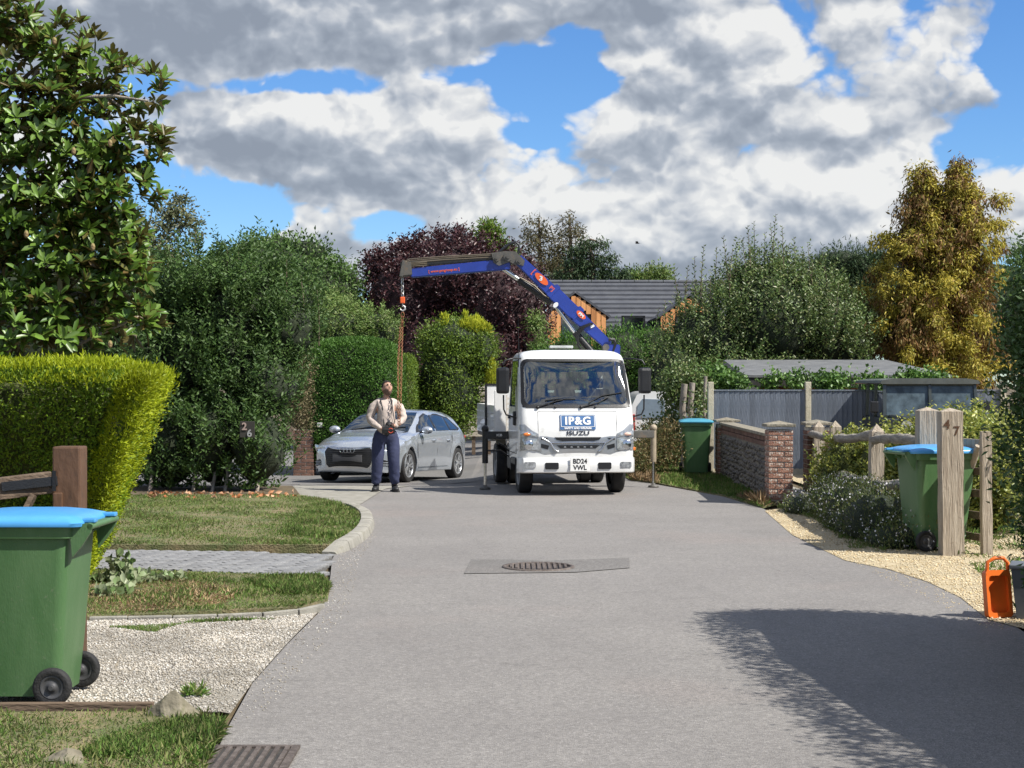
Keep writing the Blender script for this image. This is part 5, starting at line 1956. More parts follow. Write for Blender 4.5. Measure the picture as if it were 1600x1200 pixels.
# ---- daisy bush along the rail fence
t = thing('daisy_bush', 'low sprawling bush dotted with tiny white daisies below rail fence', 'bush', (4.2, 18.5, 0))
DH = [('e', (4.25, 21.0, .16), (.34, .6, .30)), ('e', (4.15, 19.7, .20), (.42, .7, .34)), ('e', (4.10, 18.4, .20), (.50, .8, .40)), ('e', (4.02, 17.1, .20), (.46, .8, .38)), ('e', (4.25, 16.2, .14), (.38, .5, .26)), ('e', (3.95, 16.3, .08), (.30, .5, .18)),
      ('e', (3.75, 20.6, .08), (.2, .6, .16)), ('e', (3.85, 18.2, .10), (.25, .4, .2)), ('e', (4.2, 19.0, .28), (.25, .35, .26)), ('e', (4.25, 17.4, .26), (.22, .3, .24)), ('e', (3.9, 17.7, .12), (.3, .6, .26))]
core('branches', t, DH, dark_core, inset=.78)
foliage('leaves', t, DH, 20000, .042, .013, leafmat('daisy_leaf', [(.07, .115, .03), (.12, .155, .045), (.17, .165, .07)], .55, .25, .3), depth=.12, up=.9, clump=4, clump_r=.06, lumpy=.16, ls=2, front=.6, stray=.06)
foliage('daisies', t, DH, 1900, .021, .021, flower_m, depth=.01, up=.6, outw=.3, rnd=.4, lumpy=.16, ls=2, front=.5, stray=.05)
for k_ in range(1):
    ch = bpy.data.objects['daisies']
    ch.location = (0, -.03, .035)

# ---- dark hedge at the right edge of the picture, and its rounded end that shades the road
t = thing('dark_hedge', 'tall shaded evergreen hedge along the right edge of the road', 'hedge', (5.2, 8, 0))
DKH = [('b', [(3.95, 4.4), (7.5, 4.4), (7.5, 8.7), (3.70, 11.0)], [(3.42, 4.6), (7.5, 4.4), (7.5, 8.6), (3.08, 11.2)], .0, 2.72, 7),
       ('e', (3.78, 10.45, 1.45), (.48, .50, 1.1)), ('e', (3.86, 10.4, .7), (.40, .42, .75)), ('e', (3.97, 10.2, 2.0), (.6, .6, .72))]
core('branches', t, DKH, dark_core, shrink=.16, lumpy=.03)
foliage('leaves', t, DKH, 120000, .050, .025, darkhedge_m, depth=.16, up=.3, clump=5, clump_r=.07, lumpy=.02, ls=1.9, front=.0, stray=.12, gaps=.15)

# ---- planting that closes the view at the sides and far off
for nm_, lab, hulls, n in (
        ('backdrop_hedge', 'dark hedgerow in the far distance behind the plum tree', [LB(760, 560, 78, 160, 60, 3), LB(560, 540, 78, 160, 70, 3), LB(1000, 560, 90, 200, 60, 3)], 9000),
        ('backdrop_hedge', 'dark hedgerow in the far distance behind the golden cypress', [LB(1250, 520, 80, 160, 80, 3), LB(1500, 500, 80, 200, 90, 3), LB(1750, 500, 70, 200, 120, 3)], 8000),
        ('backdrop_hedge', 'dark hedgerow in the far distance behind the magnolia', [LB(300, 520, 60, 200, 90, 3), LB(60, 520, 60, 200, 120, 3), LB(-200, 500, 60, 200, 160, 3)], 8000)):
    t = thing(nm_, lab, 'hedgerow', (hulls[0][1][0], hulls[0][1][1], 0))
    core('branches', t, hulls, dark_core, inset=.9, lumpy=.1)
    foliage('leaves', t, hulls, n, .22, .11, round_m, depth=1.0, clump=6, clump_r=.4, lumpy=.1, ls=.4)

# ivy and bindweed at the foot of the golden hedge
t = thing('ground_ivy', 'trailing pale ivy at the foot of the golden hedge', 'ivy', (*G(215, 905), 0))
p1, p2, p3 = G(200, 915), G(240, 912), G(180, 935)
foliage('leaves', t, [('e', (p1[0], p1[1], .04), (.28, .25, .06)), ('e', (p2[0], p2[1], .03), (.25, .15, .04)), ('e', (p3[0], p3[1], .05), (.16, .2, .08)), ('e', (p1[0] - .05, p1[1] - .05, .15), (.10, .1, .13))], 520, .075, .058,
        leafmat('ground_ivy_leaf', [(.12, .20, .06), (.22, .27, .14), (.34, .37, .24), (.10, .17, .05)], .45, .25, .5), depth=.05, up=.5, outw=.2, kind=4, front=.2, zmin=.04)
# loose stalks of weeds on gravel
t = thing('weed', 'small green weed growing through white gravel drive', 'weed', (*G(300, 1090), .02))
foliage('leaves', t, [('e', (*G(305, 1092), .03), (.06, .05, .03))], 130, .05, .012, green_blade_m, depth=.03, up=.8, front=.2)

bird = thing('bird', 'tiny dark bird gliding high above the house roof', 'bird', tuple(P(996, 380, 150)))
b = MB()
b.sphere((0, 0, 0), (.22, .06, .06), 8, 6)
b.add([(.1, 0, .03), (-.1, 0, .03), (-.25, -.5, .14), (0, -.5, .14)], [(0, 1, 2, 3)])
b.add([(.1, 0, .03), (-.1, 0, .03), (-.25, .5, .14), (0, .5, .14)], [(0, 1, 2, 3)])
b.add([(.2, -.04, 0), (.2, .04, 0), (.4, .08, 0), (.4, -.08, 0)], [(0, 1, 2, 3)])
b.build('body', pm('bird_dark', (.04, .04, .045), .8), bird)

# ================================================================== WHEELED BINS
bingreen_m = pm('green_bin_plastic', (.062, .140, .050), .42, vscale=3.5, bump=.10, bscale=50, stretch=(2.5, 2.5, .7), col2=(.085, .165, .068), dirt=((.20, .22, .15), 30, .60, .80))
binblue_m = pm('blue_lid_plastic', (.07, .30, .62), .30, var=.08, vscale=3, spec=.5)
binteal_m = pm('teal_lid_plastic', (.06, .26, .36), .38, var=.1, vscale=3)
hub_m = pm('grey_hub_plastic', (.06, .06, .062), .5, var=.2)


def wheelie_bin(label, lid_mat, loc, rz, s=1.0, cat='bin'):
    """back with handle and wheels towards +x"""
    t = thing('wheelie_bin', label, cat, loc, rz, 'green wheeled bins put out along the road')
    # body: tapered tub, rings from below up
    b = MB()
    rings = []
    for z, x0, x1, hy, r in ((.045, -.24, .22, .215, .05), (.30, -.27, .245, .235, .055), (.86, -.335, .285, .268, .06), (.90, -.338, .288, .270, .06),
                             (.905, -.36, .312, .292, .05), (.965, -.365, .316, .296, .05), (.97, -.345, .30, .278, .05)):
        rings.append([(x, y, z) for x, y in rrect(x0, -hy, x1, hy, r, 4)])
    n = len(rings[0])
    vs = [v for r_ in rings for v in r_]
    fs = [(i * n + k, i * n + (k + 1) % n, (i + 1) * n + (k + 1) % n, (i + 1) * n + k) for i in range(len(rings) - 1) for k in range(n)]
    fs += [tuple(range(n))[::-1], tuple(range((len(rings) - 1) * n, len(rings) * n))]
    b.add(vs, fs)
    b.build('body', bingreen_m, t, autos=R(38))
    b = MB()          # handle flange with ribs under it at the back
    b.prism([(.30, .90), (.30, .972), (.40, .985), (.42, .975), (.405, .93), (.36, .86), (.31, .80)], 'y', -.262, -.235)
    b.prism([(.30, .90), (.30, .972), (.40, .985), (.42, .975), (.405, .93), (.36, .86), (.31, .80)], 'y', .235, .262)
    b.prism([(.30, .90), (.30, .965), (.37, .975), (.36, .93)], 'y', -.09, -.07)
    b.prism([(.30, .90), (.30, .965), (.37, .975), (.36, .93)], 'y', .07, .09)
    b.box((.345, 0, .972), (.10, .50, .012))
    b.cyl((.405, -.262, .965), (.405, .262, .965), .017, n=10)
    b.build('handle', bingreen_m, t)
    # lid: domed with a rolled edge, hinge at the back
    b = MB()
    rings = []
    for z, g, r in ((.972, .0, .05), (.965, .018, .06), (.985, .022, .06), (1.0, .008, .07), (1.015, -.05, .09), (1.026, -.13, .08), (1.03, -.20, .05)):
        rings.append([(x + (.01 if z > 1 else 0), y, z + .018 * (1 - abs(x) / .45) * (1 if z > .99 else .3)) for x, y in rrect(-.365 - g, -.296 - g, .345 + g, .296 + g, r, 4)])
    vs = [v for r_ in rings for v in r_]
    fs = [(i * n + k, i * n + (k + 1) % n, (i + 1) * n + (k + 1) % n, (i + 1) * n + k) for i in range(len(rings) - 1) for k in range(n)]
    fs += [tuple(range((len(rings) - 1) * n, len(rings) * n))]
    b.add(vs, fs)
    lid = b.build('lid', lid_mat, t, autos=R(50))
    for y in (-.2, .2):
        MB().box((.385, y, .995), (.075, .06, .022), bev=.006).build('lid_hinge', lid_mat, t)
    MB().cyl((.205, -.30, .105), (.205, .30, .105), .013, n=8).build('axle', hub_m, t)
    for sy in (-1, 1):
        y = sy * .268
        w = MB().lathe([(.066, -.022), (.088, -.028), (.101, -.022), (.104, -.008), (.104, .008), (.101, .022), (.088, .028), (.066, .022), (.066, -.022)], (.205, y, .106), 'y', 28)
        w = w.build('wheel', rubber_m, t)
        b = MB().lathe([(0, -.018), (.020, -.022), (.022, -.014), (.050, -.012), (.056, -.020), (.067, -.018), (.067, .018), (.056, .020), (.050, .012), (.022, .014), (.02, .022), (0, .018)], (.205, y, .106), 'y', 28)
        b.build('hub', hub_m, w)
    for o in [t]:
        o.scale = (s, s, s)
    return t


wheelie_bin('large green wheeled bin with sky blue lid in the near corner on gravel', binblue_m, (-2.57, 8.37, .03), R(-1), .965)
wheelie_bin('green wheeled bin with sky blue lid standing behind the number 47 post', binblue_m, (4.30, 16.0, .018), R(180 + 10), 1.02)
wheelie_bin('distant green wheeled bin with teal lid against the far brick pillar', binteal_m, (3.41, 29.1, .03), R(86), .99)

# ================================================================== ORANGE CONTAINER AND GREY BOX
org_m = pm('orange_plastic', (.74, .15, .02), .35, var=.08)
gx, gy = G(1568, 972)
t = thing('orange_tray', 'bright orange plastic tray with looped handle leaning at the right hedge', 'tray', (3.52, 11.28, .02), R(-24))
b = MB()
outer = rrect(-.10, .0, .10, .34, .03, 4)
innr = rrect(-.075, .035, .075, .30, .025, 4)
no = len(outer)
b.add([(x, -.0, z) for x, z in outer] + [(x, -.0, z) for x, z in innr] + [(x, .03, z) for x, z in innr] + [(x, .055, z) for x, z in outer],
      [(i, (i + 1) % no, no + (i + 1) % no, no + i) for i in range(no)] + [(no + i, no + (i + 1) % no, 2 * no + (i + 1) % no, 2 * no + i) for i in range(no)] +
      [tuple(range(2 * no, 3 * no))] + [(i, (i + 1) % no, 3 * no + (i + 1) % no, 3 * no + i) for i in range(no)] + [tuple(range(3 * no, 4 * no))])
b.build('tray', org_m, t, autos=R(35))
MB().tube([(-.08, .02, .32), (-.07, .01, .40), (-.02, .0, .425), (.05, .0, .425), (.09, .01, .39), (.09, .02, .31)], .014, 8).build('handle', org_m, t)
t.rotation_euler = (R(-8), 0, R(14))
t = thing('recycling_box', 'dark grey plastic box tucked under the right hedge beside orange tray', 'box', (3.80, 11.30, .02), R(-20))
b = MB()
b.prism([(-.15, 0), (.15, 0), (.19, .36), (-.19, .36)], 'y', -.14, .14)
b.build('body', pm('grey_box_plastic', (.085, .09, .10), .5, var=.15), t)
MB().box((0, 0, .37), (.40, .31, .03), bev=.008).build('rim', pm('grey_box_rim', (.12, .13, .14), .45), t)

# ================================================================== VEHICLE PAINTS
white_m = pm('white_paint', (.74, .74, .72), .30, var=.03, coat=.5, dirt=((.50, .48, .43), 7, .56, .85))
silver_m = pm('silver_paint', (.58, .625, .68), .27, metal=.7, var=.03, coat=1.0)
chrome_m = pm('chrome', (.62, .63, .64), .16, metal=1, var=.03)
alloy_m = pm('alloy', (.58, .59, .60), .32, metal=.8, var=.03)
steel_m = pm('steel_rod', (.72, .72, .70), .18, metal=1, var=.03)
blue_m = pm('crane_blue', (.018, .045, .30), .38, var=.08, coat=.3, dirt=((.06, .07, .16), 8, .64, .76))
cranegrey_m = pm('crane_grey', (.10, .095, .085), .55, var=.2, vscale=9, dirt=((.16, .11, .07), 9, .55, .7))
orangep_m = pm('orange_sticker', (.80, .13, .03), .5, var=.02)
whitep_m = pm('white_sticker', (.78, .78, .78), .5, var=.02)
bluep_m = pm('blue_sign_print', (.045, .13, .30), .45, var=.02)
plate_m = pm('number_plate_white', (.80, .80, .77), .4, var=.02)
headlamp_m = pm('headlamp_lens', (.40, .42, .44), .10, metal=.45, var=.4, vscale=30, coat=1)
amber_m = pm('amber_lens', (.75, .20, .03), .2, coat=.8)
red_m = pm('red_lens', (.35, .015, .012), .2, coat=.8)
autoglass_m = pm('car_glass', (.012, .018, .024), .04, var=.1, spec=.9, coat=.3)
seat_m = pm('seat_cloth', (.06, .065, .07), .9, var=.2)
dash_m = pm('dashboard', (.03, .032, .035), .75, var=.2)


def glass_mat():
    m, nt, out = new_mat('windscreen_glass')
    N, L = nt.nodes, nt.links
    tr = N.new('ShaderNodeBsdfTransparent')
    tr.inputs[0].default_value = (.62, .72, .70, 1)
    gl = N.new('ShaderNodeBsdfGlossy')
    gl.inputs['Roughness'].default_value = .015
    fr = N.new('ShaderNodeLayerWeight')
    fr.inputs['Blend'].default_value = .42
    mr = N.new('ShaderNodeMapRange')
    mr.inputs['To Min'].default_value = .16
    mr.inputs['To Max'].default_value = .95
    L.new(fr.outputs['Fresnel'], mr.inputs['Value'])
    mx = N.new('ShaderNodeMixShader')
    L.new(mr.outputs[0], mx.inputs[0])
    L.new(tr.outputs[0], mx.inputs[1])
    L.new(gl.outputs[0], mx.inputs[2])
    L.new(mx.outputs[0], out.inputs[0])
    return m


glass_m = glass_mat()


def road_wheel(parent, name, c, r, w, rim_r, side, rimmat, spokes=10, dual=False, deep=.03, split=0.0):
    """axis along x; side = +1 when the outer face looks to +x"""
    cx, cy, cz = c
    prof = [(rim_r, -w * .42), (r * .93, -w * .5), (r * .985, -w * .42), (r, -w * .25), (r, w * .25), (r * .985, w * .42), (r * .93, w * .5), (rim_r, w * .42)]
    wh = MB().lathe(prof, c, 'x', 40).build(name, rubber_m, parent)
    b = MB()
    s = side
    b.lathe([(rim_r + .004, s * w * .44), (rim_r - .012, s * w * .47), (rim_r - .022, s * w * .40), (rim_r - .03, s * (w * .1)), (rim_r - .03, -s * w * .3)], c, 'x', 40)
    b.lathe([(0, s * (w * .40)), (.045, s * (w * .40)), (.055, s * w * .33), (.055, s * w * .05)], c, 'x', 20)
    if spokes:
        for i in range(spokes):
            a = 2 * math.pi * i / spokes
            for sp in ((-split, split) if split else (0,)):
                d1 = Vector((0, math.cos(a), math.sin(a)))
                d2 = Vector((0, math.cos(a + sp), math.sin(a + sp)))
                p0 = Vector(c) + Vector((s * w * .33, 0, 0)) + d1 * .035
                p1 = Vector(c) + Vector((s * w * .38, 0, 0)) + d2 * (rim_r - .018)
                b.bar(p0, p1, .020, .030, up=(1, 0, 0), bev=.004)
    b.build('rim', rimmat, wh)
    MB().lathe([(0, s * w * .02), (rim_r - .04, s * w * .02)], c, 'x', 24).build('brake_disc', under_m, wh)
    if dual:
        c2 = (cx - side * (w + .03), cy, cz)
        MB().lathe(prof, c2, 'x', 32).build(name, rubber_m, parent)
    return wh


# ================================================================== SILVER HATCHBACK
CL = 4.31
car = thing('parked_car', 'silver five door hatchback facing us behind the man', 'car', (-2.93, 27.98, dip(-3, 27.98) + .022), R(-18.9))
car.rotation_euler = (R(-1.6), 0, R(-18.9))
CS = .95
car.scale = (CS, CS, CS)


def lerp_tab(tab, v):
    if v <= tab[0][0]:
        return tab[0][1]
    for (a, x), (b_, y) in zip(tab, tab[1:]):
        if v <= b_:
            f = (v - a) / (b_ - a)
            f = f * f * (3 - 2 * f) * .5 + f * .5
            return x + (y - x) * f
    return tab[-1][1]


Z_TOP = [(0, .66), (.08, .735), (.25, .80), (.6, .885), (1.0, .955), (1.18, .985), (1.5, 1.145), (1.85, 1.315), (2.1, 1.39), (2.4, 1.425), (2.9, 1.425), (3.3, 1.405), (3.7, 1.36), (3.88, 1.31), (4.05, 1.16), (4.2, 1.0), (4.31, .88)]
Z_SH = [(0, .62), (.2, .72), (.6, .80), (1.2, .895), (2.4, .925), (3.4, .955), (3.9, .965), (4.31, .80)]
W_LO = [(0, .78), (.15, .84), (.5, .882), (2.2, .892), (3.6, .885), (4.1, .86), (4.31, .78)]
W_TP = [(0, .60), (.6, .70), (1.1, .72), (1.5, .66), (2.1, .575), (3.0, .56), (3.7, .53), (4.1, .60), (4.31, .68)]
WHF, WHR = .87, 3.506
WR = .318


def z_bot(y):
    z = .20
    for yc in (WHF, WHR):
        q = .375 ** 2 - (y - yc) ** 2
        if q > 0:
            z = max(z, .315 + math.sqrt(q))
    return z


def warp(y, x):
    """plan curve of the nose and tail"""
    f = max(0, 1 - y / 1.1)
    g = max(0, 1 - (CL - y) / .8)
    k = (abs(x) / .88)
    return y + f * (.30 * k ** 3.0 + .06 * k * k) - g * .20 * k ** 3


def side_w(y, z):
    """half width of the body side at height z"""
    zs, zt = lerp_tab(Z_SH, y), lerp_tab(Z_TOP, y)
    wl, wt = lerp_tab(W_LO, y), lerp_tab(W_TP, y)
    if z <= zs:
        f = (z - .2) / (zs - .2)
        tuck = .045 * max(0, 1 - f * 2.2) ** 1.5
        flare = 0
        for yc in (WHF, WHR):
            q = math.hypot(y - yc, z - .315)
            flare = max(flare, .022 * max(0, 1 - abs(q - .40) / .12))
        crease = .010 * math.exp(-((z - (zs - .09)) / .03) ** 2)
        return wl - tuck - .05 * max(0, f - .72) * (1 / .28) * .55 + flare + crease - .012 * math.sin(math.pi * min(1, max(0, (f - .25) / .55)))
    f = (z - zs) / max(.02, (zt - .03) - zs)
    f = min(1, f)
    w0 = wl - .0275
    return w0 + (wt - w0) * f ** 1.15


def section(y):
    zs, zt = lerp_tab(Z_SH, y), lerp_tab(Z_TOP, y)
    zb = z_bot(y)
    pts = []
    for k in range(9):
        z = zb + (zs - zb) * k / 8
        pts.append((side_w(y, z), z))
    ze = zt - .035
    ze = max(ze, zs + .004)
    for k in range(1, 6):
        z = zs + (ze - zs) * k / 5
        pts.append((side_w(y, z), z))
    w = pts[-1][0]
    for k in range(1, 7):
        a = k / 6
        pts.append((w * (1 - a) if a < 1 else 0.0, ze + (zt - ze) * (1 - (1 - a) ** 2.4)))
    return pts


ys = sorted(set([0, .02, .05, .1, .18, .28, .38, .44] + [WHF + .375 * math.sin(R(a)) for a in range(-90, 91, 9)] + [1.3, 1.4, 1.55, 1.7, 1.85, 2.0, 2.15, 2.35, 2.6, 2.85, 3.05] +
                [WHR + .375 * math.sin(R(a)) for a in range(-90, 91, 9)] + [3.95, 4.03, 4.12, 4.2, 4.27, CL]))
b = MB()
rows = []
for y in ys:
    s_ = section(y)
    half = [(x, z) for x, z in s_]
    inner = [(.55, half[0][1]), (.55, .2)]
    ring = [(-x, z) for x, z in half[::-1]][1:] if False else None
    L_ = [(-.55, .2), (-.55, half[0][1])] + [(-x, z) for x, z in half] + [(x, z) for x, z in half[::-1][1:]] + [(.55, half[0][1]), (.55, .2)]
    rows.append([(x, warp(y, x), z) for x, z in L_])
n = len(rows[0])
vs = [v for r_ in rows for v in r_]
fs = [(i * n + k, i * n + (k + 1) % n, (i + 1) * n + (k + 1) % n, (i + 1) * n + k) for i in range(len(rows) - 1) for k in range(n)]
b.add(vs, fs)
# nose and tail closed with shrinking rings
for row, yy, sg in ((rows[0], 0, -1), (rows[-1], CL, 1)):
    cz = .45
    rr_ = [row]
    for k_ in (.9, .7, .45, .2, .0):
        rr_.append([(x * k_, warp(yy, x * k_) + sg * .045 * (1 - k_ ** 2) * (1 if sg < 0 else .6), cz + (z - cz) * k_) for x, yv, z in row])
    vs = [v for r_ in rr_ for v in r_]
    fs = [(i * n + k, i * n + (k + 1) % n, (i + 1) * n + (k + 1) % n, (i + 1) * n + k) for i in range(len(rr_) - 1) for k in range(n)]
    b.add(vs, fs)
b.build('body', silver_m, car, autos=R(50))


def cfront(x, z, off):
    k_ = max(abs(x) / .78, abs(z - .45) / .24)
    k_ = min(1, k_)
    return (x, warp(0, x) - .045 * (1 - k_ ** 2) - off, z)


def cside(sg):
    def f(y, z, off):
        w = side_w(y, z) + off
        return (sg * w, warp(y, w), z)
    return f


def ctop(x, y, off):
    zt = lerp_tab(Z_TOP, y)
    ze = zt - .035
    w = side_w(y, ze)
    a = 1 - min(1, abs(x) / w)
    z = ze + (zt - ze) * (1 - (1 - a) ** 2.4)
    return (x, warp(y, x) - off * .6, z + off)


def mirror(pl):
    return [(-x, z) for x, z in pl][::-1]


# windscreen and rear glass
ws = [(-.70, 1.22), (.70, 1.22), (.665, 1.5), (.60, 1.85), (.545, 2.04), (-.545, 2.04), (-.60, 1.85), (-.665, 1.5)]
MB().sheet(ws, ctop, .006, .09).build('windscreen', autoglass_m, car)
MB().sheet([(-.44, 3.90), (.44, 3.90), (.50, 4.14), (-.50, 4.14)], ctop, .006, .09).build('rear_window', autoglass_m, car)
MB().sheet([(-.66, 1.15), (.66, 1.15), (.69, 1.215), (-.69, 1.215)], ctop, .004, .09).build('cowl', black_m, car)
# side glass, door seams, handles on both sides
for sg in (1, -1):
    f = cside(sg)
    # one dark band behind all panes, then panes
    MB().sheet([(1.38, .955), (3.62, 1.0), (3.80, 1.04), (3.48, 1.27), (2.9, 1.335), (2.2, 1.335), (1.92, 1.26), (1.55, 1.06)], f, .004, .07).build('window_surround', black_m, car)
    for k_, pl in enumerate(([(1.52, .985), (2.30, .99), (2.36, 1.305), (2.2, 1.31), (1.95, 1.235), (1.62, 1.065)], [(2.37, .992), (3.08, 1.005), (3.14, 1.262), (2.9, 1.298), (2.43, 1.31)],
                             [(3.15, 1.01), (3.62, 1.03), (3.40, 1.235), (3.20, 1.265)])):
        MB().sheet(pl, f, .008, .07).build(('front_door_glass', 'rear_door_glass', 'quarter_glass')[k_], autoglass_m, car)
    for seam in ([(1.34, .30), (1.30, .5), (1.30, .75), (1.36, .90)], [(2.33, .28), (2.33, .6), (2.335, .95)], [(3.13, .74), (3.16, .85), (3.18, .96)], [(2.98, .28), (3.02, .45), (3.10, .66)], [(1.34, .285), (2.2, .28), (2.96, .28)]):
        b = MB()
        b.tube([Vector(f(y, z, .0015)) for y, z in seam], .0042, 5)
        b.build('door_seam', black_m, car)
    for y0 in (2.12, 2.93):
        b = MB().tube([f(y0 - .09, .80, .004), f(y0 - .06, .803, .028), f(y0 + .06, .808, .028), f(y0 + .09, .81, .004)], .012, 8)
        b.build('door_handle', silver_m, car)
    MB().sheet([(1.28, .215), (3.08, .215), (3.08, .265), (1.28, .265)], f, .01, .1).build('sill', silver_m, car)
    # door mirror
    mm = MB().sphere((sg * .99, 1.50, 1.00), (.12, .085, .075), 14, 8).build('door_mirror', silver_m, car)
    MB().bar((sg * .84, 1.50, .955), (sg * .95, 1.49, .965), .06, .03, bev=.008).build('mirror_foot', black_m, mm)
    road_wheel(car, 'wheel', (sg * .785, WHF, .318), .318, .215, .222, sg, alloy_m, 5, split=.22)
    road_wheel(car, 'wheel', (sg * .785, WHR, .318), .318, .215, .222, sg, alloy_m, 5, split=.22)
b = MB().box((0, 2.2, .26), (1.1, 4.0, .12))
b.box((0, WHF, .40), (1.1, .74, .4))
b.box((0, WHR, .40), (1.1, .74, .4))
b.build('underbody', under_m, car)
# front: single frame grille, lamps, lower intakes, four rings, plate
gr = [(-.44, .665), (.44, .665), (.505, .58), (.455, .345), (.40, .29), (-.40, .29), (-.455, .345), (-.505, .58)]
MB().sheet([(x * 1.06, .48 + (z - .48) * 1.10) for x, z in gr], cfront, .008, .06).build('grille_surround', chrome_m, car)
g = MB().sheet(gr, cfront, .014, .06).build('grille', black_m, car)
for i in range(9):
    z = .32 + i * .038
    hw = .40 if z < .35 else (.44 + (z - .35) * .2 if z < .58 else .47)
    b = MB().tube([cfront(x * hw, z, .018) for x in (-1, -.6, -.2, .2, .6, 1)], .004, 4)
    b.build('grille_slat', pm('grille_grey', (.05, .05, .052), .35, metal=.4), g)
MB().sheet([(-.30, .395), (.30, .395), (.30, .535), (-.30, .535)], cfront, .026, .1).build('number_plate', pm('blank_plate', (.10, .10, .105), .6, var=.05), car)
b = MB()
for i in range(4):
    x = -.105 + i * .07
    p = cfront(x, .612, .028)
    b.torus(p, .043, .0065, 'y', 24, 6)
b.build('emblem_rings', chrome_m, car)
for sg in (1, -1):
    def m_(pl):
        return pl if sg > 0 else mirror(pl)
    h = MB().sheet(m_([(.50, .650), (.58, .565), (.80, .585), (.865, .66), (.85, .715), (.62, .690)]), lambda x, z, o: (x, warp(.03, x) - .005 - o, z), .010, .05).build('headlight', headlamp_m, car)
    MB().sheet(m_([(.60, .588), (.72, .594), (.72, .638), (.62, .632)]), lambda x, z, o: (x, warp(.03, x) - .012 - o, z), .010, .05).build('lamp_unit', chrome_m, h)
    MB().sheet(m_([(.56, .30), (.79, .30), (.80, .40), (.66, .44), (.58, .40)]), lambda x, z, o: (x, warp(.0, x) - .002 - o, z), .010, .05).build('side_intake', black_m, car)
    b = MB()
    for z in (.33, .36, .39):
        b.tube([(sg * x, warp(0, x) - .018, z) for x in (.59, .68, .77)], .004, 4)
    b.build('intake_slat', silver_m, car)
MB().sheet([(-.74, .205), (.74, .205), (.76, .255), (-.76, .255)], cfront, .014, .08).build('splitter', black_m, car)
b = MB()
b.tube([ctop(-.5, 1.23, .012), ctop(-.1, 1.30, .014), ctop(.1, 1.34, .014)], .009, 6)
b.tube([ctop(.05, 1.23, .012), ctop(.35, 1.28, .014), ctop(.6, 1.36, .014)], .009, 6)
b.build('wiper', black_m, car)
for x in (-.02, .35):
    MB().sheet(rrect(x - .07, 1.32, x + .07, 1.42, .03), ctop, .009, .06).build('windscreen_sticker', pm('white_paper', (.7, .7, .68), .6), car)
for sg in (1, -1):
    MB().sphere((sg * .66, 4.17, .86), (.13, .06, .06), 10, 6).build('tail_light', red_m, car)

# ================================================================== CRANE TRUCK
TX, TY, TR = 1.0, 23.62, R(6.5)
truck = thing('crane_truck', 'white cab over flatbed truck with blue crane parked facing us', 'truck', (TX, TY, .012), TR)
_R = Matrix.Rotation(-TR, 3, 'Z')


def TL(v):
    """world point -> truck coordinates"""
    return _R @ (Vector(v) - Vector((TX, TY, .012)))


CW = .885      # half cab width
PROF = [(.52, .035), (.60, .030), (.95, .035), (1.10, .060), (1.30, .125), (1.36, .15), (1.70, .33), (2.02, .505), (2.08, .545), (2.13, .60), (2.17, .70), (2.20, .86)]
WZ = [(.5, .985), (.9, 1.0), (1.3, .995), (1.7, .965), (2.05, .925), (2.13, .90), (2.20, .83)]


def tfront(x, z, off):
    w = CW * lerp_tab(WZ, z)
    y = lerp_lin(PROF, z) + .05 * (x / w) ** 2
    r = .13
    q = abs(x) - (w - r)
    if q > 0:
        y += r - math.sqrt(max(0, r * r - min(q, r) ** 2))
    return (x, y - off, z)


def lerp_lin(tab, v):
    if v <= tab[0][0]:
        return tab[0][1]
    for (a, x), (b_, y) in zip(tab, tab[1:]):
        if v <= b_:
            return x + (y - x) * (v - a) / (b_ - a)
    return tab[-1][1]


def ring_at(z, yr=1.62):
    w = CW * lerp_tab(WZ, z)
    r = .13
    xs = [-(w - r) + (2 * (w - r)) * i / 14 for i in range(15)]
    ring = []
    y0 = lerp_lin(PROF, z)
    arc = [(w - r + r * math.sin(R(a)), a) for a in (18, 36, 54, 72, 90)]
    fr = [(x, y0 + .05 * (x / w) ** 2, z) for x in xs]
    right = [(x, y0 + .05 * (x / w) ** 2 + r - r * math.cos(R(a)), z) for x, a in arc]
    left = [(-x, y, zz) for x, y, zz in right][::-1]
    ys_ = y0 + .05 + r
    side = [(w, ys_ + (yr - ys_) * f, z) for f in (.12, .3, .5, .7, .88)]
    rc = [(w - .05 * (1 - math.cos(R(a))), yr - .05 + .05 * math.sin(R(a)), z) for a in (0, 45, 90)]
    lc = [(-x, y, zz) for x, y, zz in rc][::-1]
    ls = [(-x, y, zz) for x, y, zz in side][::-1]
    back = [(x, yr, z) for x in (.55, .0, -.55)]
    return left + fr + right + side + rc + back + lc + ls


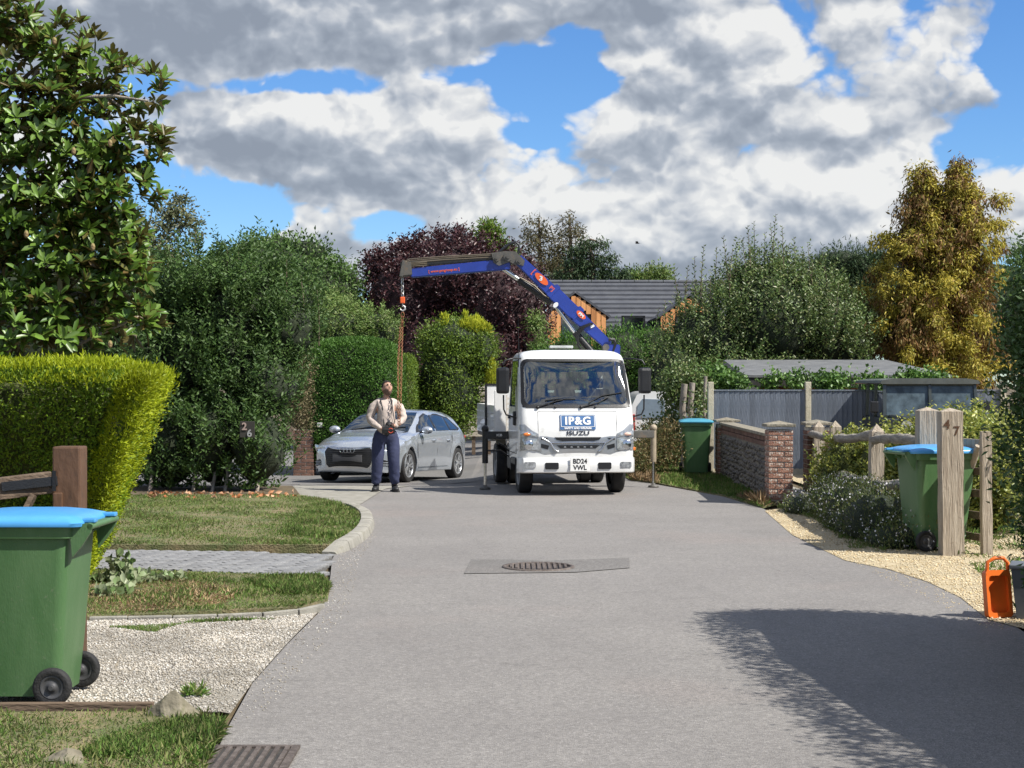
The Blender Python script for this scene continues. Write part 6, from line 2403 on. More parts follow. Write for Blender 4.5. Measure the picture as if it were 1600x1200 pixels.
zs_ = [.52, .60, .75, .95, 1.05, 1.15, 1.25, 1.335, 1.36, 1.45, 1.55, 1.65, 1.75, 1.85, 1.95, 2.035, 2.06, 2.10, 2.13, 2.155, 2.175]
rings = [ring_at(z) for z in zs_]
top0 = rings[-1]
cxy = (0, 1.1)
for k_, z in ((.93, 2.195), (.8, 2.21), (.55, 2.22), (.25, 2.225), (0, 2.226)):
    rings.append([(cxy[0] + (x - cxy[0]) * k_, cxy[1] + (y - cxy[1]) * k_, z) for x, y, _z in top0])
n = len(rings[0])
vs = [v for r_ in rings for v in r_]
fs = []
for i in range(len(rings) - 1):
    for k in range(n):
        f = (i * n + k, i * n + (k + 1) % n, (i + 1) * n + (k + 1) % n, (i + 1) * n + k)
        c = sum((Vector(vs[j]) for j in f), Vector()) / 4
        zc = c.z
        if 1.345 < zc < 2.05:
            if c.y < .80 and abs(c.x) < CW * lerp_tab(WZ, zc) - .055 and i < 17:
                continue                       # windscreen opening
            if abs(c.x) > .8 and .72 < c.y < 1.45:
                continue                       # door glass openings
            if c.y > 1.6 and abs(c.x) < .56 and 1.5 < zc < 1.98:
                continue                       # rear window
        fs.append(f)
MB().add(vs, fs).build('cab', white_m, truck, autos=R(45))
# black border round the glass, then the glass itself
outer = rrect(-CW * .955, 1.325, CW * .955, 2.075, .10, 5)
outer = [(x * (1 - .045 * (z - 1.325) / .75), z) for x, z in outer]
innr = rrect(-CW * .90, 1.375, CW * .90, 2.035, .10, 5)
innr = [(x * (1 - .045 * (z - 1.325) / .75), z) for x, z in innr]
b = MB()
no = len(outer)


def dens(pl, k=3):
    o = []
    for i, p in enumerate(pl):
        q = pl[(i + 1) % len(pl)]
        m_ = max(1, int(math.hypot(q[0] - p[0], q[1] - p[1]) / .06))
        m_ = 8 if m_ > 3 else 1
        for j in range(m_):
            o.append((p[0] + (q[0] - p[0]) * j / m_, p[1] + (q[1] - p[1]) * j / m_))
    return o


def dens2(a, b_):
    A_, B_ = [], []
    for i in range(len(a)):
        p, q, u, v = a[i], a[(i + 1) % len(a)], b_[i], b_[(i + 1) % len(a)]
        m_ = 12 if math.hypot(q[0] - p[0], q[1] - p[1]) > .2 else 1
        for j in range(m_):
            f = j / m_
            A_.append((p[0] + (q[0] - p[0]) * f, p[1] + (q[1] - p[1]) * f))
            B_.append((u[0] + (v[0] - u[0]) * f, u[1] + (v[1] - u[1]) * f))
    return A_, B_


A_, B_ = dens2(outer, innr)
no = len(A_)
b.add([tfront(x, z, .007) for x, z in A_] + [tfront(x, z, .007) for x, z in B_] + [tfront(x, z, -.02) for x, z in B_] + [tfront(x, z, -.003) for x, z in A_],
      [(i, (i + 1) % no, no + (i + 1) % no, no + i) for i in range(no)] + [(no + i, no + (i + 1) % no, 2 * no + (i + 1) % no, 2 * no + i) for i in range(no)] +
      [(i, (i + 1) % no, 3 * no + (i + 1) % no, 3 * no + i) for i in range(no)])
b.build('windscreen_seal', black_m, truck, autos=R(40))
MB().sheet([(x * 1.01, 1.705 + (z - 1.705) * 1.01) for x, z in innr], lambda x, z, o: tfront(x, z, o), .0015, .09, back=False).build('windscreen', glass_m, truck)
for sg in (-1, 1):
    MB().add([(sg * .862, .73, 1.36), (sg * .862, 1.44, 1.36), (sg * .825, 1.44, 2.04), (sg * .825, .80, 2.04)], [(0, 1, 2, 3)]).build('door_glass', glass_m, truck)
    # doors: seam lines, handle, step
    b = MB()
    for pl in ([(.55, .62), (.56, 1.3), (.70, 1.7), (.80, 2.08)], [(1.52, .62), (1.52, 2.05)], [(.55, .62), (1.52, .62)]):
        b.tube([(sg * (CW * lerp_tab(WZ, z) + .001), y, z) for y, z in pl], .006, 5)
    b.build('door_seam', black_m, truck)
    MB().box((sg * (CW + .012), 1.38, 1.16), (.03, .16, .04), bev=.008).build('door_handle', black_m, truck)
    MB().box((sg * (CW - .04), .80, .50), (.12, .55, .10), bev=.01).build('step', black_m, truck)
MB().add([(-.56, 1.63, 1.5), (.56, 1.63, 1.5), (.56, 1.63, 1.98), (-.56, 1.63, 1.98)], [(0, 1, 2, 3)]).build('rear_window', glass_m, truck)
# cab interior
b = MB().box((0, 1.0, .56), (1.66, 1.1, .05))
b.box((0, .44, 1.18), (1.60, .42, .26), (R(-8), 0, 0), bev=.05)
b.build('dashboard', dash_m, truck)
for x in (-.50, .0, .50):
    w_ = .46 if x else .34
    b = MB().box((x, 1.12, .98), (w_, .45, .16), bev=.05)
    b.box((x, 1.40, 1.32), (w_, .14, .58), (R(-8), 0, 0), bev=.05)
    b.box((x, 1.44, 1.70), (.24, .08, .16), (R(-8), 0, 0), bev=.03)
    b.build('seat', seat_m, truck)
b = MB()
Mw = Matrix.Rotation(R(-58), 3, 'X')
b.torus((-.50, .74, 1.42), .20, .014, 'z', 28, 6, Matrix.Rotation(R(42), 3, 'X'))
b.cyl((-.50, .74, 1.42), (-.50, .60, 1.22), .03, n=8)
b.build('steering_wheel', pm('wheel_leather', (.16, .16, .16), .6), truck)
MB().box((.30, .62, 1.385), (.55, .22, .05), (R(-6), 0, R(8)), bev=.02).build('papers', pm('paper_stack', (.6, .62, .62), .8), truck)
MB().box((-.02, .60, 1.98), (.22, .03, .06), bev=.01).build('interior_mirror', dash_m, truck)
b = MB().tube([(-.02, .60, 1.95), (-.02, .60, 1.86)], .003, 4)
b.box((-.02, .60, 1.83), (.035, .015, .07), bev=.004)
b.build('hanging_charm', pm('gold_charm', (.5, .38, .15), .4, metal=.5), truck)
# front panel seam lines
b = MB()
for sg in (-1, 1):
    b.tube([tfront(sg * .60, z, .001) for z in (.90, 1.0, 1.1, 1.2, 1.27)], .004, 4)
b.tube([tfront(x, 1.27, .001) for x in (-.60, -.3, 0, .3, .60)], .004, 4)
b.build('panel_seam', pm('seam_grey', (.3, .3, .3), .6), truck)
# lamps
for sg in (-1, 1):
    def q_(pl):
        return pl if sg > 0 else mirror(pl)
    MB().sheet(q_([(.555, .665), (.872, .665), (.874, 1.075), (.80, 1.08), (.70, .99), (.60, .935), (.585, .80), (.56, .75)]), tfront, .010, .05).build('lamp_surround', pm('silver_trim', (.42, .43, .44), .3, metal=.6), truck)
    h = MB().sheet(q_(rrect(.60, .69, .865, .865, .03)), tfront, .020, .05).build('headlight', headlamp_m, truck)
    MB().sphere(Vector(tfront(sg * .745, .775, .016)), (.075, .02, .075), 14, 8).build('lamp_bowl', chrome_m, h)
    h = MB().sheet(q_([(.60, .885), (.868, .885), (.868, .985), (.72, .975), (.63, .93)]), tfront, .020, .05).build('indicator_light', headlamp_m, truck)
    MB().sphere(Vector(tfront(sg * (.77 if sg < 0 else .76), .928, .014)), (.06, .018, .028), 12, 6).build('indicator_bulb', amber_m if sg < 0 else pm('pale_amber', (.7, .45, .36), .3), h)
# grille: silver wings and black openings
tr_m = pm('grille_silver', (.47, .48, .49), .28, metal=.7, var=.04)
MB().sheet([(-.60, .665), (-.50, .63), (.50, .63), (.60, .665), (.585, .86), (.58, .90), (-.58, .90), (-.585, .86)], tfront, .006, .06).build('grille_panel', tr_m, truck)
MB().sheet([(-.355, .885), (-.325, .845), (-.24, .828), (.24, .828), (.325, .845), (.355, .885)], tfront, .012, .05).build('grille_opening', black_m, truck)
MB().sheet([(-.33, .765), (-.27, .715), (.27, .715), (.33, .765)], tfront, .012, .05).build('grille_opening', black_m, truck)
b = MB()
for x in (-.2, -.1, 0, .1, .2):
    b.add([tfront(x - .02, .73, .016), tfront(x + .02, .73, .016), tfront(x + .012, .75, .016), tfront(x - .012, .75, .016)], [(0, 1, 2, 3)])
b.build('grille_teeth', tr_m, truck)
b = MB().tube([tfront(x, .805 - .05 * (1 - abs(x) / .42) * 0 + .0, .020) for x in (-.42, -.2, 0, .2, .42)], .013, 6)
b.tube([tfront(x, z, .018) for x, z in ((-.55, .875), (-.42, .80), (-.36, .70), (-.31, .67))], .016, 6)
b.tube([tfront(x, z, .018) for x, z in ((.55, .875), (.42, .80), (.36, .70), (.31, .67))], .016, 6)
b.build('grille_wing', chrome_m, truck)
for sg in (-1, 1):
    for pl in ([(.45, .875), (.56, .875), (.565, .845), (.49, .845)], [(.44, .76), (.56, .79), (.565, .73), (.46, .70)]):
        MB().sheet(pl if sg > 0 else mirror(pl), tfront, .012, .05).build('grille_slot', black_m, truck)
MB().box((0, .09, .60), (1.14, .05, .10)).build('bumper_gap', black_m, truck)


def tbump(x, z, off):
    r = .10
    y = .012 + .05 * (x / .88) ** 2
    q = abs(x) - (.885 - r)
    if q > 0:
        y += r - math.sqrt(max(0, r * r - min(q, r) ** 2))
    return (x, y - off - .012, z)


bx = [-.885 + 1.77 * i / 30 for i in range(31)]
b = MB()
prof_ = [(.33, .30), (.345, .03), (.36, .0), (.44, -.012), (.54, -.006), (.572, .02), (.58, .30)]
vs = []
for x in bx:
    for z, dy in prof_:
        p = tbump(x, z, 0)
        vs.append((x, p[1] + dy, z))
k = len(prof_)
b.add(vs, [(i * k + j, (i + 1) * k + j, (i + 1) * k + j + 1, i * k + j + 1) for i in range(30) for j in range(k - 1)])
b.add([vs[j] for j in range(k)], [tuple(range(k))])
b.add([vs[30 * k + j] for j in range(k)], [tuple(range(k))])
b.build('bumper', white_m, truck, autos=R(40))
for sg in (-1, 1):
    for (x0, x1, z0, z1, mt, nm_) in ((.30, .505, .405, .505, black_m, 'bumper_opening'), (.645, .82, .425, .515, headlamp_m, 'fog_light')):
        pl = rrect(x0, z0, x1, z1, .02)
        MB().sheet(pl if sg > 0 else mirror(pl), lambda x, z, o: (x, tbump(x, z, 0)[1] - .008 - o, z), .010, .08).build(nm_, mt, truck)
# sign, maker's name and number plate
p = tfront(0, 1.10, 0)
sgp = MB().sheet(rrect(-.270, 1.0, .270, 1.225, .012), lambda x, z, o: (x, tfront(0, z, 0)[1] - .004 - o, z), .008, .07).build('sign_board', bluep_m, truck)
sl = Vector((0, -1, .0))
tilt = (tfront(0, 1.22, 0)[1] - tfront(0, 1.0, 0)[1]) / .22
upv = Vector((0, tilt, 1)).normalized()


def fp(x, z, off):
    q = tfront(0, z, 0)
    return Vector((x, q[1] - off, z))


b = MB()
for a, c in (((-.255, 1.215), (.255, 1.215)), ((-.255, 1.045), (.255, 1.045)), ((-.255, 1.215), (-.255, 1.045)), ((.255, 1.215), (.255, 1.045))):
    b.bar(fp(*a, .015), fp(*c, .015), .008, .004, up=(0, -1, 0)) if a[1] == c[1] else b.bar(fp(*a, .015), fp(*c, .015), .008, .004, up=(0, -1, 0))
b.build('sign_border', whitep_m, sgp)
text('sign_lettering', 'IP&G', .165, whitep_m, sgp, frame3(fp(0, 1.128, .016), (1, 0, 0), upv), .002, .006, 1.05, 1.12)
text('sign_lettering', 'SAFETY AND WELFARE', .040, whitep_m, sgp, frame3(fp(0, 1.021, .016), (1, 0, 0), upv), .001, .0015, 1.0)
text('maker_lettering', 'ISUZU', .082, pm('dark_chrome', (.10, .10, .11), .3, metal=.7), truck, frame3(fp(0, .945, .0055), (1, 0, 0), (0, .08, 1)), .0008, .002, 1.55)
pl = MB().box((.02, -.028, .478), (.30, .008, .21), bev=.006).build('number_plate', plate_m, truck)
bl = pm('plate_black', (.01, .01, .01), .5)
text('plate_lettering', 'BD24', .098, bl, pl, frame3((.02, -.034, .523), (1, 0, 0), (0, 0, 1)), .001, .0025, .96)
text('plate_lettering', 'VWL', .098, bl, pl, frame3((.02, -.034, .428), (1, 0, 0), (0, 0, 1)), .001, .0025, .96)
# wipers, washers, mirrors, roof beacon
for x0, x1, z1 in ((-.60, -.02, 1.455), (.06, .72, 1.56)):
    b = MB().tube([tfront(x0, 1.335, .02), tfront(x0 + .28, 1.43 if x0 < 0 else 1.41, .035), tfront((x0 + x1) / 2 + .1, 1.45 if x0 < 0 else 1.49, .03)], .010, 6)
    b.tube([tfront(x0 + .12, 1.40 if x0 > 0 else 1.44, .022), tfront((x0 + x1) / 2, (1.40 + z1) / 2 + .03, .022), tfront(x1, z1, .022)], .008, 5)
    b.sphere(tfront(x0, 1.335, .02), .026, 8, 6)
    b.build('wiper', black_m, truck)
for x in (-.33, .28):
    MB().sphere(tfront(x, 1.335, .01), .018, 8, 6).build('washer_jet', black_m, truck)
for sg in (-1, 1):
    MB().tube([(sg * .80, .62, 2.08), (sg * .93, .48, 2.08), (sg * 1.06, .42, 2.05), (sg * 1.10, .42, 1.98)], .014, 7).build('upper_mirror_arm', black_m, truck)
    b = MB().tube([(sg * 1.09, .42, 1.52), (sg * 1.085, .42, 1.30), (sg * 1.05, .43, 1.22), (sg * .88, .50, 1.17)], .013, 7)
    b.build('lower_mirror_arm', black_m, truck)
    m = MB().box((0, 0, 0), (.20, .11, .40), bev=.045).build('mirror_housing', black_m, truck)
    m.location = (sg * 1.10, .42, 1.74)
    m.rotation_euler = (0, 0, R(8 * sg))
    MB().box((sg * .90, .60, 1.16), (.05, .10, .22), bev=.02).build('mirror_bracket', black_m, truck)
bc = MB().box((-.13, .92, 2.268), (.37, .13, .04), bev=.012).build('roof_light_bar', pm('clear_lens', (.45, .47, .46), .25), truck)
MB().cyl((-.83, .60, 2.05), (-.845, .60, 2.75), .006, .002, n=6).build('aerial', black_m, truck)
MB().box((CW + .015, .25, .70), (.04, .06, .05), bev=.01).build('side_marker', amber_m, truck)
# wheels, chassis, axle
for sg in (-1, 1):
    road_wheel(truck, 'front_wheel', (sg * .72, .86, .345), .345, .205, .225, sg, pm('grey_steel_wheel', (.30, .30, .30), .5, metal=.3), 0)
    road_wheel(truck, 'rear_wheel', (sg * .83, 3.32, .345), .345, .19, .225, sg, pm('grey_steel_wheel', (.30, .30, .30), .5), 0, dual=True)
b = MB()
for sg in (-1, 1):
    b.box((sg * .36, 2.7, .60), (.07, 5.1, .18))
b.box((0, .86, .34), (1.2, .10, .10))
b.box((0, 3.32, .36), (1.3, .14, .14))
b.sphere((0, 3.32, .36), (.17, .17, .17), 10, 8)
b.box((0, .95, .50), (.9, 1.0, .14))
b.build('chassis', under_m, truck)
b = MB()
for sg in (-1, 1):
    b.box((sg * .80, 1.05, .62), (.14, .60, .10))
    b.box((sg * .80, 1.42, .50), (.14, .04, .34))
b.build('wheel_arch', black_m, truck)
MB().box((-.60, 2.2, .50), (.42, .55, .40), bev=.03).build('fuel_tank', cranegrey_m, truck)
MB().box((.62, 2.3, .50), (.40, .45, .36), bev=.02).build('battery_box', black_m, truck)
# flat bed with white dropsides
MB().box((0, 4.25, .80), (1.98, 3.1, .08)).build('bed_floor', pm('bed_planking', (.14, .12, .10), .85, bump=.4, bscale=30), truck)
for sg in (-1, 1):
    for k_ in range(2):
        y = 3.52 + k_ * 1.52
        pnl = MB().box((sg * .985, y, 1.08), (.035, 1.48, .50), bev=.006).build('drop_side', white_m, truck)
        for z in (.96, 1.08, 1.20):
            MB().box((sg * 1.006, y, z), (.012, 1.42, .03)).build('side_rib', pm('grey_rib', (.5, .5, .5), .5), pnl)
b = MB().box((0, 2.74, 1.20), (1.98, .05, .76), bev=.006)
b.build('headboard', white_m, truck)
pn = MB().box((0, 0, 0), (.60, .06, .98), bev=.01).build('upright_panel', white_m, truck)
pn.location = TL(P(786, 645, 27.3))
b = MB()
for a, c in (((-.30, 0, -.49), (-.30, 0, .49)), ((-.30, 0, .49), (.30, 0, .49))):
    b.bar(a, c, .035, .08, up=(0, -1, 0))
b.build('panel_edge', black_m, pn)
b = MB()
for i in range(9):
    b.box((0, 0, -.34 + i * .085), (.16, .03, .035))
b.box((-.09, 0, 0), (.02, .03, .80))
sl_ = b.build('slatted_rack', pm('pale_rack', (.6, .56, .5), .6), truck)
sl_.location = TL(P(800, 655, 25.8))
b = MB().lathe([(.045, 0), (.05, .01), (.045, .08), (.02, .10), (0, .102)], (0, 0, 0), 'z', 14)
be = b.build('amber_beacon', amber_m, truck)
be.location = TL(P(801, 626, 25.6))
gp_ = MB().box((0, 0, 0), (.18, .05, .70), bev=.008).build('grey_locker', pm('grey_locker', (.26, .25, .22), .6), truck)
gp_.location = TL(P(783, 662, 26.6))
MB().box((0, 5.80, 1.08), (1.98, .04, .50)).build('tail_board', white_m, truck)

# outriggers
yo = 1.98
lw = TL(P(758, 681, 25.1))
rw = TL(P(1021, 679, 25.6))
for (q, sg, col, lm_, nm_) in ((lw, -1, black_m, black_m, ''), (rw, 1, cranegrey_m, pm('outrigger_tan', (.33, .27, .19), .6, var=.2), '')):
    o1 = MB().box(((q.x + sg * .6 * 0 + sg * .45) / 2 + (0), q.y, .87), (abs(q.x) - .45, .15, .12), bev=.01).build('outrigger_beam', col, truck)
    lg = MB()
    lg.cyl((q.x, q.y, .99), (q.x, q.y, .42), .048, n=12)
    lg.sphere((q.x, q.y, .97), .062, 10, 6)
    o2 = lg.build('outrigger_leg', lm_, truck)
    MB().cyl((q.x, q.y, .42), (q.x, q.y, .07), .022, n=10).build('jack_rod', steel_m, o2)
    MB().lathe([(0, .07), (.03, .07), (.035, .045), (.085, .03), (.09, .002), (0, .002)], (q.x, q.y, 0), 'z', 16).build('jack_foot', cranegrey_m, o2)
text('leg_lettering', 'ICB', .05, whitep_m, truck, frame3((lw.x + .22, lw.y - .078, .87), (1, 0, 0), (0, 0, 1)), .001, .001, 1.2)
b = MB().tube([(lw.x + .02, lw.y, .62), (lw.x + .25, lw.y, .62), (lw.x + .5, lw.y + .05, .45), (lw.x + .8, lw.y + .1, .42)], .014, 6)
b.tube([(lw.x + .22, lw.y, .74), (lw.x + .30, lw.y, .70), (lw.x + .42, lw.y, .58)], .016, 6)
b.build('hydraulic_hose', black_m, truck)

# crane: pillar, main boom, knuckle, outer boom, rams, hoses
CD = 25.45


def cp(px, py, dy=0.0):
    return TL(P(px, py, CD) + Vector((0, dy, 0)))


def beam(pa, pb, ha, hb, w, name, mat, parent=truck, bev=.015):
    """box beam that tapers in height from ha to hb in the crane's plane (points in truck coordinates)"""
    pa, pb = Vector(pa), Vector(pb)
    ax = (pb - pa).normalized()
    side = (_R @ Vector((0, 1, 0)))
    upv_ = side.cross(ax).normalized()
    vs = []
    for p, h in ((pa, ha), (pb, hb)):
        for su, ss in ((-1, -1), (1, -1), (1, 1), (-1, 1)):
            vs.append(p + upv_ * su * h / 2 + side * ss * w / 2)
    bm = MB()
    bm.add(vs, [(0, 1, 2, 3)[::-1], (4, 5, 6, 7), (0, 1, 5, 4), (1, 2, 6, 5), (2, 3, 7, 6), (3, 0, 4, 7)])
    o = bm.build(name, mat, parent)
    me = o.data
    bb = bmesh.new()
    bb.from_mesh(me)
    bmesh.ops.recalc_face_normals(bb, faces=bb.faces)
    bmesh.ops.bevel(bb, geom=bb.edges[:], offset=bev, segments=2, affect='EDGES')
    bb.to_mesh(me)
    bb.free()
    return o


base = cp(952, 552)
MB().box((base.x, base.y, .98), (.50, .46, .50), bev=.03).build('crane_base', cranegrey_m, truck)
beam(cp(950, 640), cp(957, 538), .30, .24, .24, 'crane_pillar', blue_m)
b = MB().cyl(cp(946, 543, -.15), cp(946, 543, .15), .055, n=14)
b.build('pivot_pin', cranegrey_m, truck)
mb1 = beam(cp(951, 540), cp(897, 490), .15, .225, .20, 'main_boom', blue_m)
mb2 = beam(cp(902, 494), cp(862, 455), .225, .225, .20, 'main_boom', blue_m)
mb3 = beam(cp(868, 461), cp(808, 404), .205, .165, .18, 'main_boom', blue_m)
for a, c in (((905, 494), (897, 486)), ((868, 459), (861, 452))):
    beam(cp(*a), cp(*c), .25, .25, .22, 'boom_collar', blue_m, mb2)
beam(cp(884, 483), cp(866, 473), .14, .10, .16, 'ram_lug', blue_m, mb2)
# knuckle plates
kn = MB()
poly = [(768, 396), (790, 393), (806, 394), (820, 408), (818, 416), (806, 414), (796, 410), (780, 416), (771, 411)]
q3 = [cp(x, y, -.11) for x, y in poly]
q4 = [cp(x, y, .11) for x, y in poly]
nk = len(poly)
kn.add(q3 + q4, [tuple(range(nk)), tuple(range(nk, 2 * nk))[::-1]] + [(i, (i + 1) % nk, nk + (i + 1) % nk, nk + i) for i in range(nk)])
knu = kn.build('knuckle', cranegrey_m, truck, autos=R(30))
for px, py, r in ((794, 402, .075), (776, 404, .055), (812, 409, .06)):
    b = MB().cyl(cp(px, py, -.135), cp(px, py, .135), r, n=16)
    b.cyl(cp(px, py, -.15), cp(px, py, .15), r * .45, n=12)
    b.build('pivot_pin', cranegrey_m, knu)
# hose loop on top
b = MB()
for k_, dy in enumerate((-.05, .0, .05)):
    b.tube([cp(776, 398, dy), cp(786, 390 - k_, dy), cp(797, 382 - k_, dy), cp(805, 379 - k_, dy), cp(811, 383 - k_, dy), cp(811, 390, dy), cp(808, 400, dy)], .020, 6)
b.build('hose_loop', black_m, truck)
# outer boom: blue beam with cylinder and pipes above
ob = beam(cp(797, 413), cp(642, 427), .18, .15, .16, 'outer_boom', blue_m)
beam(cp(772, 401.5), cp(640, 413), .10, .085, .11, 'extension_ram', cranegrey_m, ob)
b = MB()
for k_, (y0, y1) in enumerate(((397.5, 405.5), (399.5, 408), (402.5, 411))):
    b.tube([cp(768, y0, -.07), cp(700, (y0 + y1) / 2 - .5, -.075), cp(640, y1, -.07), cp(634, y1 + 3, -.07), cp(640, y1 + 8 - k_, -.075), cp(668, y1 + 4, -.075)], .010, 6)
b.build('hydraulic_pipe', pm('pipe_tan', (.17, .14, .10), .45, metal=.3), ob)
beam(cp(645, 419), cp(627, 421), .24, .24, .17, 'boom_head', cranegrey_m, ob)
beam(cp(632, 407), cp(627, 433), .06, .06, .20, 'boom_head', cranegrey_m, ob, .008)
# rams
b = MB().cyl(cp(776, 413, -.02), cp(812, 438, -.02), .034, n=12)
b.build('ram_rod', steel_m, truck)
b = MB().cyl(cp(810, 436.5, -.02), cp(862, 473, -.02), .060, n=14)
b.build('ram_barrel', black_m, truck)
b = MB().tube([cp(812, 434, -.09), cp(835, 447, -.09), cp(850, 462, -.09), cp(858, 466, -.09)], .013, 6)
b.build('ram_pipe', pm('pipe_tan', (.17, .14, .10), .45), truck)
MB().cyl(cp(868, 478, -.02), cp(900, 522, -.02), .034, n=12).build('ram_rod', steel_m, truck)
MB().cyl(cp(898, 519, -.02), cp(926, 552, -.02), .058, n=14).build('ram_barrel', black_m, truck)
b = MB()
for k_ in range(3):
    b.tube([cp(926 - k_ * 2, 506, -.13), cp(912 - k_ * 3, 512, -.14), cp(903 - k_ * 2, 524, -.14), cp(903, 540, -.14), cp(910 + k_ * 2, 552, -.12)], .016, 6)
    b.tube([cp(950, 529 + k_ * 2, -.14), cp(957 + k_, 530, -.13), cp(960 + k_, 538, -.12), cp(957, 550, -.12)], .014, 6)
b.build('hose_bundle', black_m, truck)
# boom markings
bd = (cp(808, 404) - cp(862, 455))
bu = (cp(862, 455) - cp(808, 404)).normalized()       # reads downwards to the right
sidev = (_R @ Vector((0, 1, 0)))
uq = sidev.cross(bu).normalized()
if uq.z < 0:
    uq = -uq


def onboom(px, py, off=.102):
    return cp(px, py) - sidev * off


def oval(c, rx, ry, x_, y_, n=28):
    return [c + x_ * rx * math.cos(2 * math.pi * i / n) + y_ * ry * math.sin(2 * math.pi * i / n) for i in range(n)]


for c, rx, ry, off in ((onboom(846, 436.5), .135, .056, .004), (onboom(907.5, 492.5), .090, .044, .016)):
    pts_ = oval(c - sidev * off, rx, ry, bu, uq)
    MB().add(pts_ + [c - sidev * off], [(i, (i + 1) % 28, 28) for i in range(28)]).build('oval_sticker', orangep_m, truck)
text('boom_lettering', '3', .10, whitep_m, truck, frame3(onboom(845, 436, .110), bu, uq) @ Matrix.Rotation(R(35), 4, 'Z'), .001, .004, 1.2)
text('boom_lettering', 'P]', .085, orangep_m, truck, frame3(onboom(862, 451.5, .112), bu, uq), .001, .001, 1.2)
text('boom_lettering', '[', .12, orangep_m, truck, frame3(onboom(833.5, 425, .110), bu, uq), .001, .001, 1)
text('boom_lettering', 'PM', .062, whitep_m, truck, frame3(onboom(907.5, 492.5, .122), bu, uq), .001, .003, 1.2)
ob_ax = (cp(797, 413) - cp(642, 427)).normalized()
ou = sidev.cross(ob_ax)
ou = -ou if ou.z < 0 else ou
text('boom_lettering', '[ www.pmgroup.eu ]', .060, orangep_m, truck, frame3(cp(694, 423) - sidev * .084, ob_ax, ou), .001, .0008, 1.0)
c = onboom(868, 477, .115)
MB().add(oval(c, .035, .05, bu, uq, 16), [tuple(range(16))]).build('warning_sticker', whitep_m, truck)
c = onboom(925, 510, .115)
MB().add([c + uq * .035 - bu * .03, c + uq * .03 + bu * .03, c - uq * .04 + bu * .01, c - uq * .02 - bu * .03], [(0, 1, 2, 3)]).build('warning_sticker', whitep_m, truck)

# ================================================================== CHAINS
chain_m = pm('rusty_chain', (.22, .09, .045), .7, metal=.3, vscale=30, col2=(.34, .15, .075))
galv_m = pm('galvanised_chain', (.55, .54, .52), .4, metal=.7)
ch = thing('lifting_chain', 'rusty chains hanging from the crane arm down to the man', 'chain', tuple(P(628, 432, CD)))
chl = Vector(ch.location)


def links(name, pts, pitch, R1, r, mat):
    b = MB()
    k = 0
    for a, c in zip(pts, pts[1:]):
        a, c = Vector(a), Vector(c)
        L_ = (c - a).length
        n_ = max(1, int(L_ / pitch))
        ax = (c - a).normalized()
        for i in range(n_):
            p = a.lerp(c, (i + .5) / n_)
            s1 = ax.orthogonal().normalized()
            s2 = ax.cross(s1)
            M = Matrix((s1, ax, s2) if k % 2 else (s2, ax, s1)).transposed()
            M = M @ Matrix.Diagonal((.62, 1.0, 1.0))
            b.torus(p, R1, r, 'z', 8, 4, M)
            k += 1
    o = b.build(name, mat, ch)
    o['kind'] = 'stuff'
    return o


hp = P(628.5, 434, CD) - chl
h1 = P(629, 464, CD) - chl
links('upper_chain', [hp, h1], .055, .038, .011, galv_m)
MB().box(P(629, 469, CD) - chl, (.075, .06, .105), bev=.012).build('orange_swivel', orangep_m, ch)
c = P(629, 481, CD) - chl
hk = MB().tube([c + Vector((0, 0, .07)), c + Vector((0, 0, .04)), c + Vector((.035, 0, .02)), c + Vector((.042, 0, -.02)), c + Vector((.01, 0, -.05)), c + Vector((-.03, 0, -.035)), c + Vector((-.035, 0, -.01))], [.012, .012, .014, .016, .015, .012, .006], 8)
hk.build('hook', galv_m, ch)
MB().torus(P(629, 492, CD) - chl, .045, .009, 'y', 14, 6, None, .6).build('ring', chain_m, ch)
handp = P(623.5, 664, 24.27) - chl
s0 = P(629, 494, CD) - chl
s1 = P(627, 512, CD) - chl
for k_, dx in enumerate((-.028, .026)):
    links('chain_strand', [s0, s1 + Vector((dx * .6, 0, 0)), P(625, 560, 24.8) - chl + Vector((dx, 0, 0)), P(624, 620, 24.32) - chl + Vector((dx * .8, 0, 0)), handp + Vector((dx * .3, 0, 0))], .046, .027, .0065, chain_m)

# ================================================================== MAN
skin_m = pm('skin', (.47, .275, .20), .55, var=.08, vscale=14)
sweat_m = pm('beige_sweatshirt', (.50, .42, .37), .9, var=.08, vscale=8, bump=.4, bscale=18)
trous_m = pm('navy_trousers', (.030, .037, .085), .85, var=.15, vscale=8, bump=.4, bscale=18)
boot_m = pm('black_boot', (.018, .018, .02), .55, var=.2, bump=.3)
glove_m = pm('black_glove', (.025, .025, .028), .7, var=.3)
hair_m = pm('dark_hair', (.02, .014, .011), .8, var=.3, vscale=60, bump=.8, bscale=200)
beard_m = pm('stubble', (.16, .10, .075), .8, var=.3, vscale=60)


def skin_mesh(name, verts, edges, radii, mat, parent, sub=2, root=0):
    me = bpy.data.meshes.new(name)
    me.from_pydata([tuple(v) for v in verts], edges, [])
    o = bpy.data.objects.new(name, me)
    C.objects.link(o)
    md = o.modifiers.new('Skin', 'SKIN')
    md.use_smooth_shade = True
    for i, r in enumerate(radii):
        sv = me.skin_vertices[0].data[i]
        sv.radius = r if hasattr(r, '__len__') else (r, r)
        sv.use_root = (i == root)
    ms = o.modifiers.new('Subdivision', 'SUBSURF')
    ms.levels = ms.render_levels = sub
    dg = bpy.context.evaluated_depsgraph_get()
    me2 = bpy.data.meshes.new_from_object(o.evaluated_get(dg))
    bpy.data.objects.remove(o)
    me2.name = name
    me2.materials.clear()
    return me2


man = thing('person', 'man in beige sweatshirt and navy trousers looking up beside car', 'person', (-1.98, 24.55, .014), R(6))
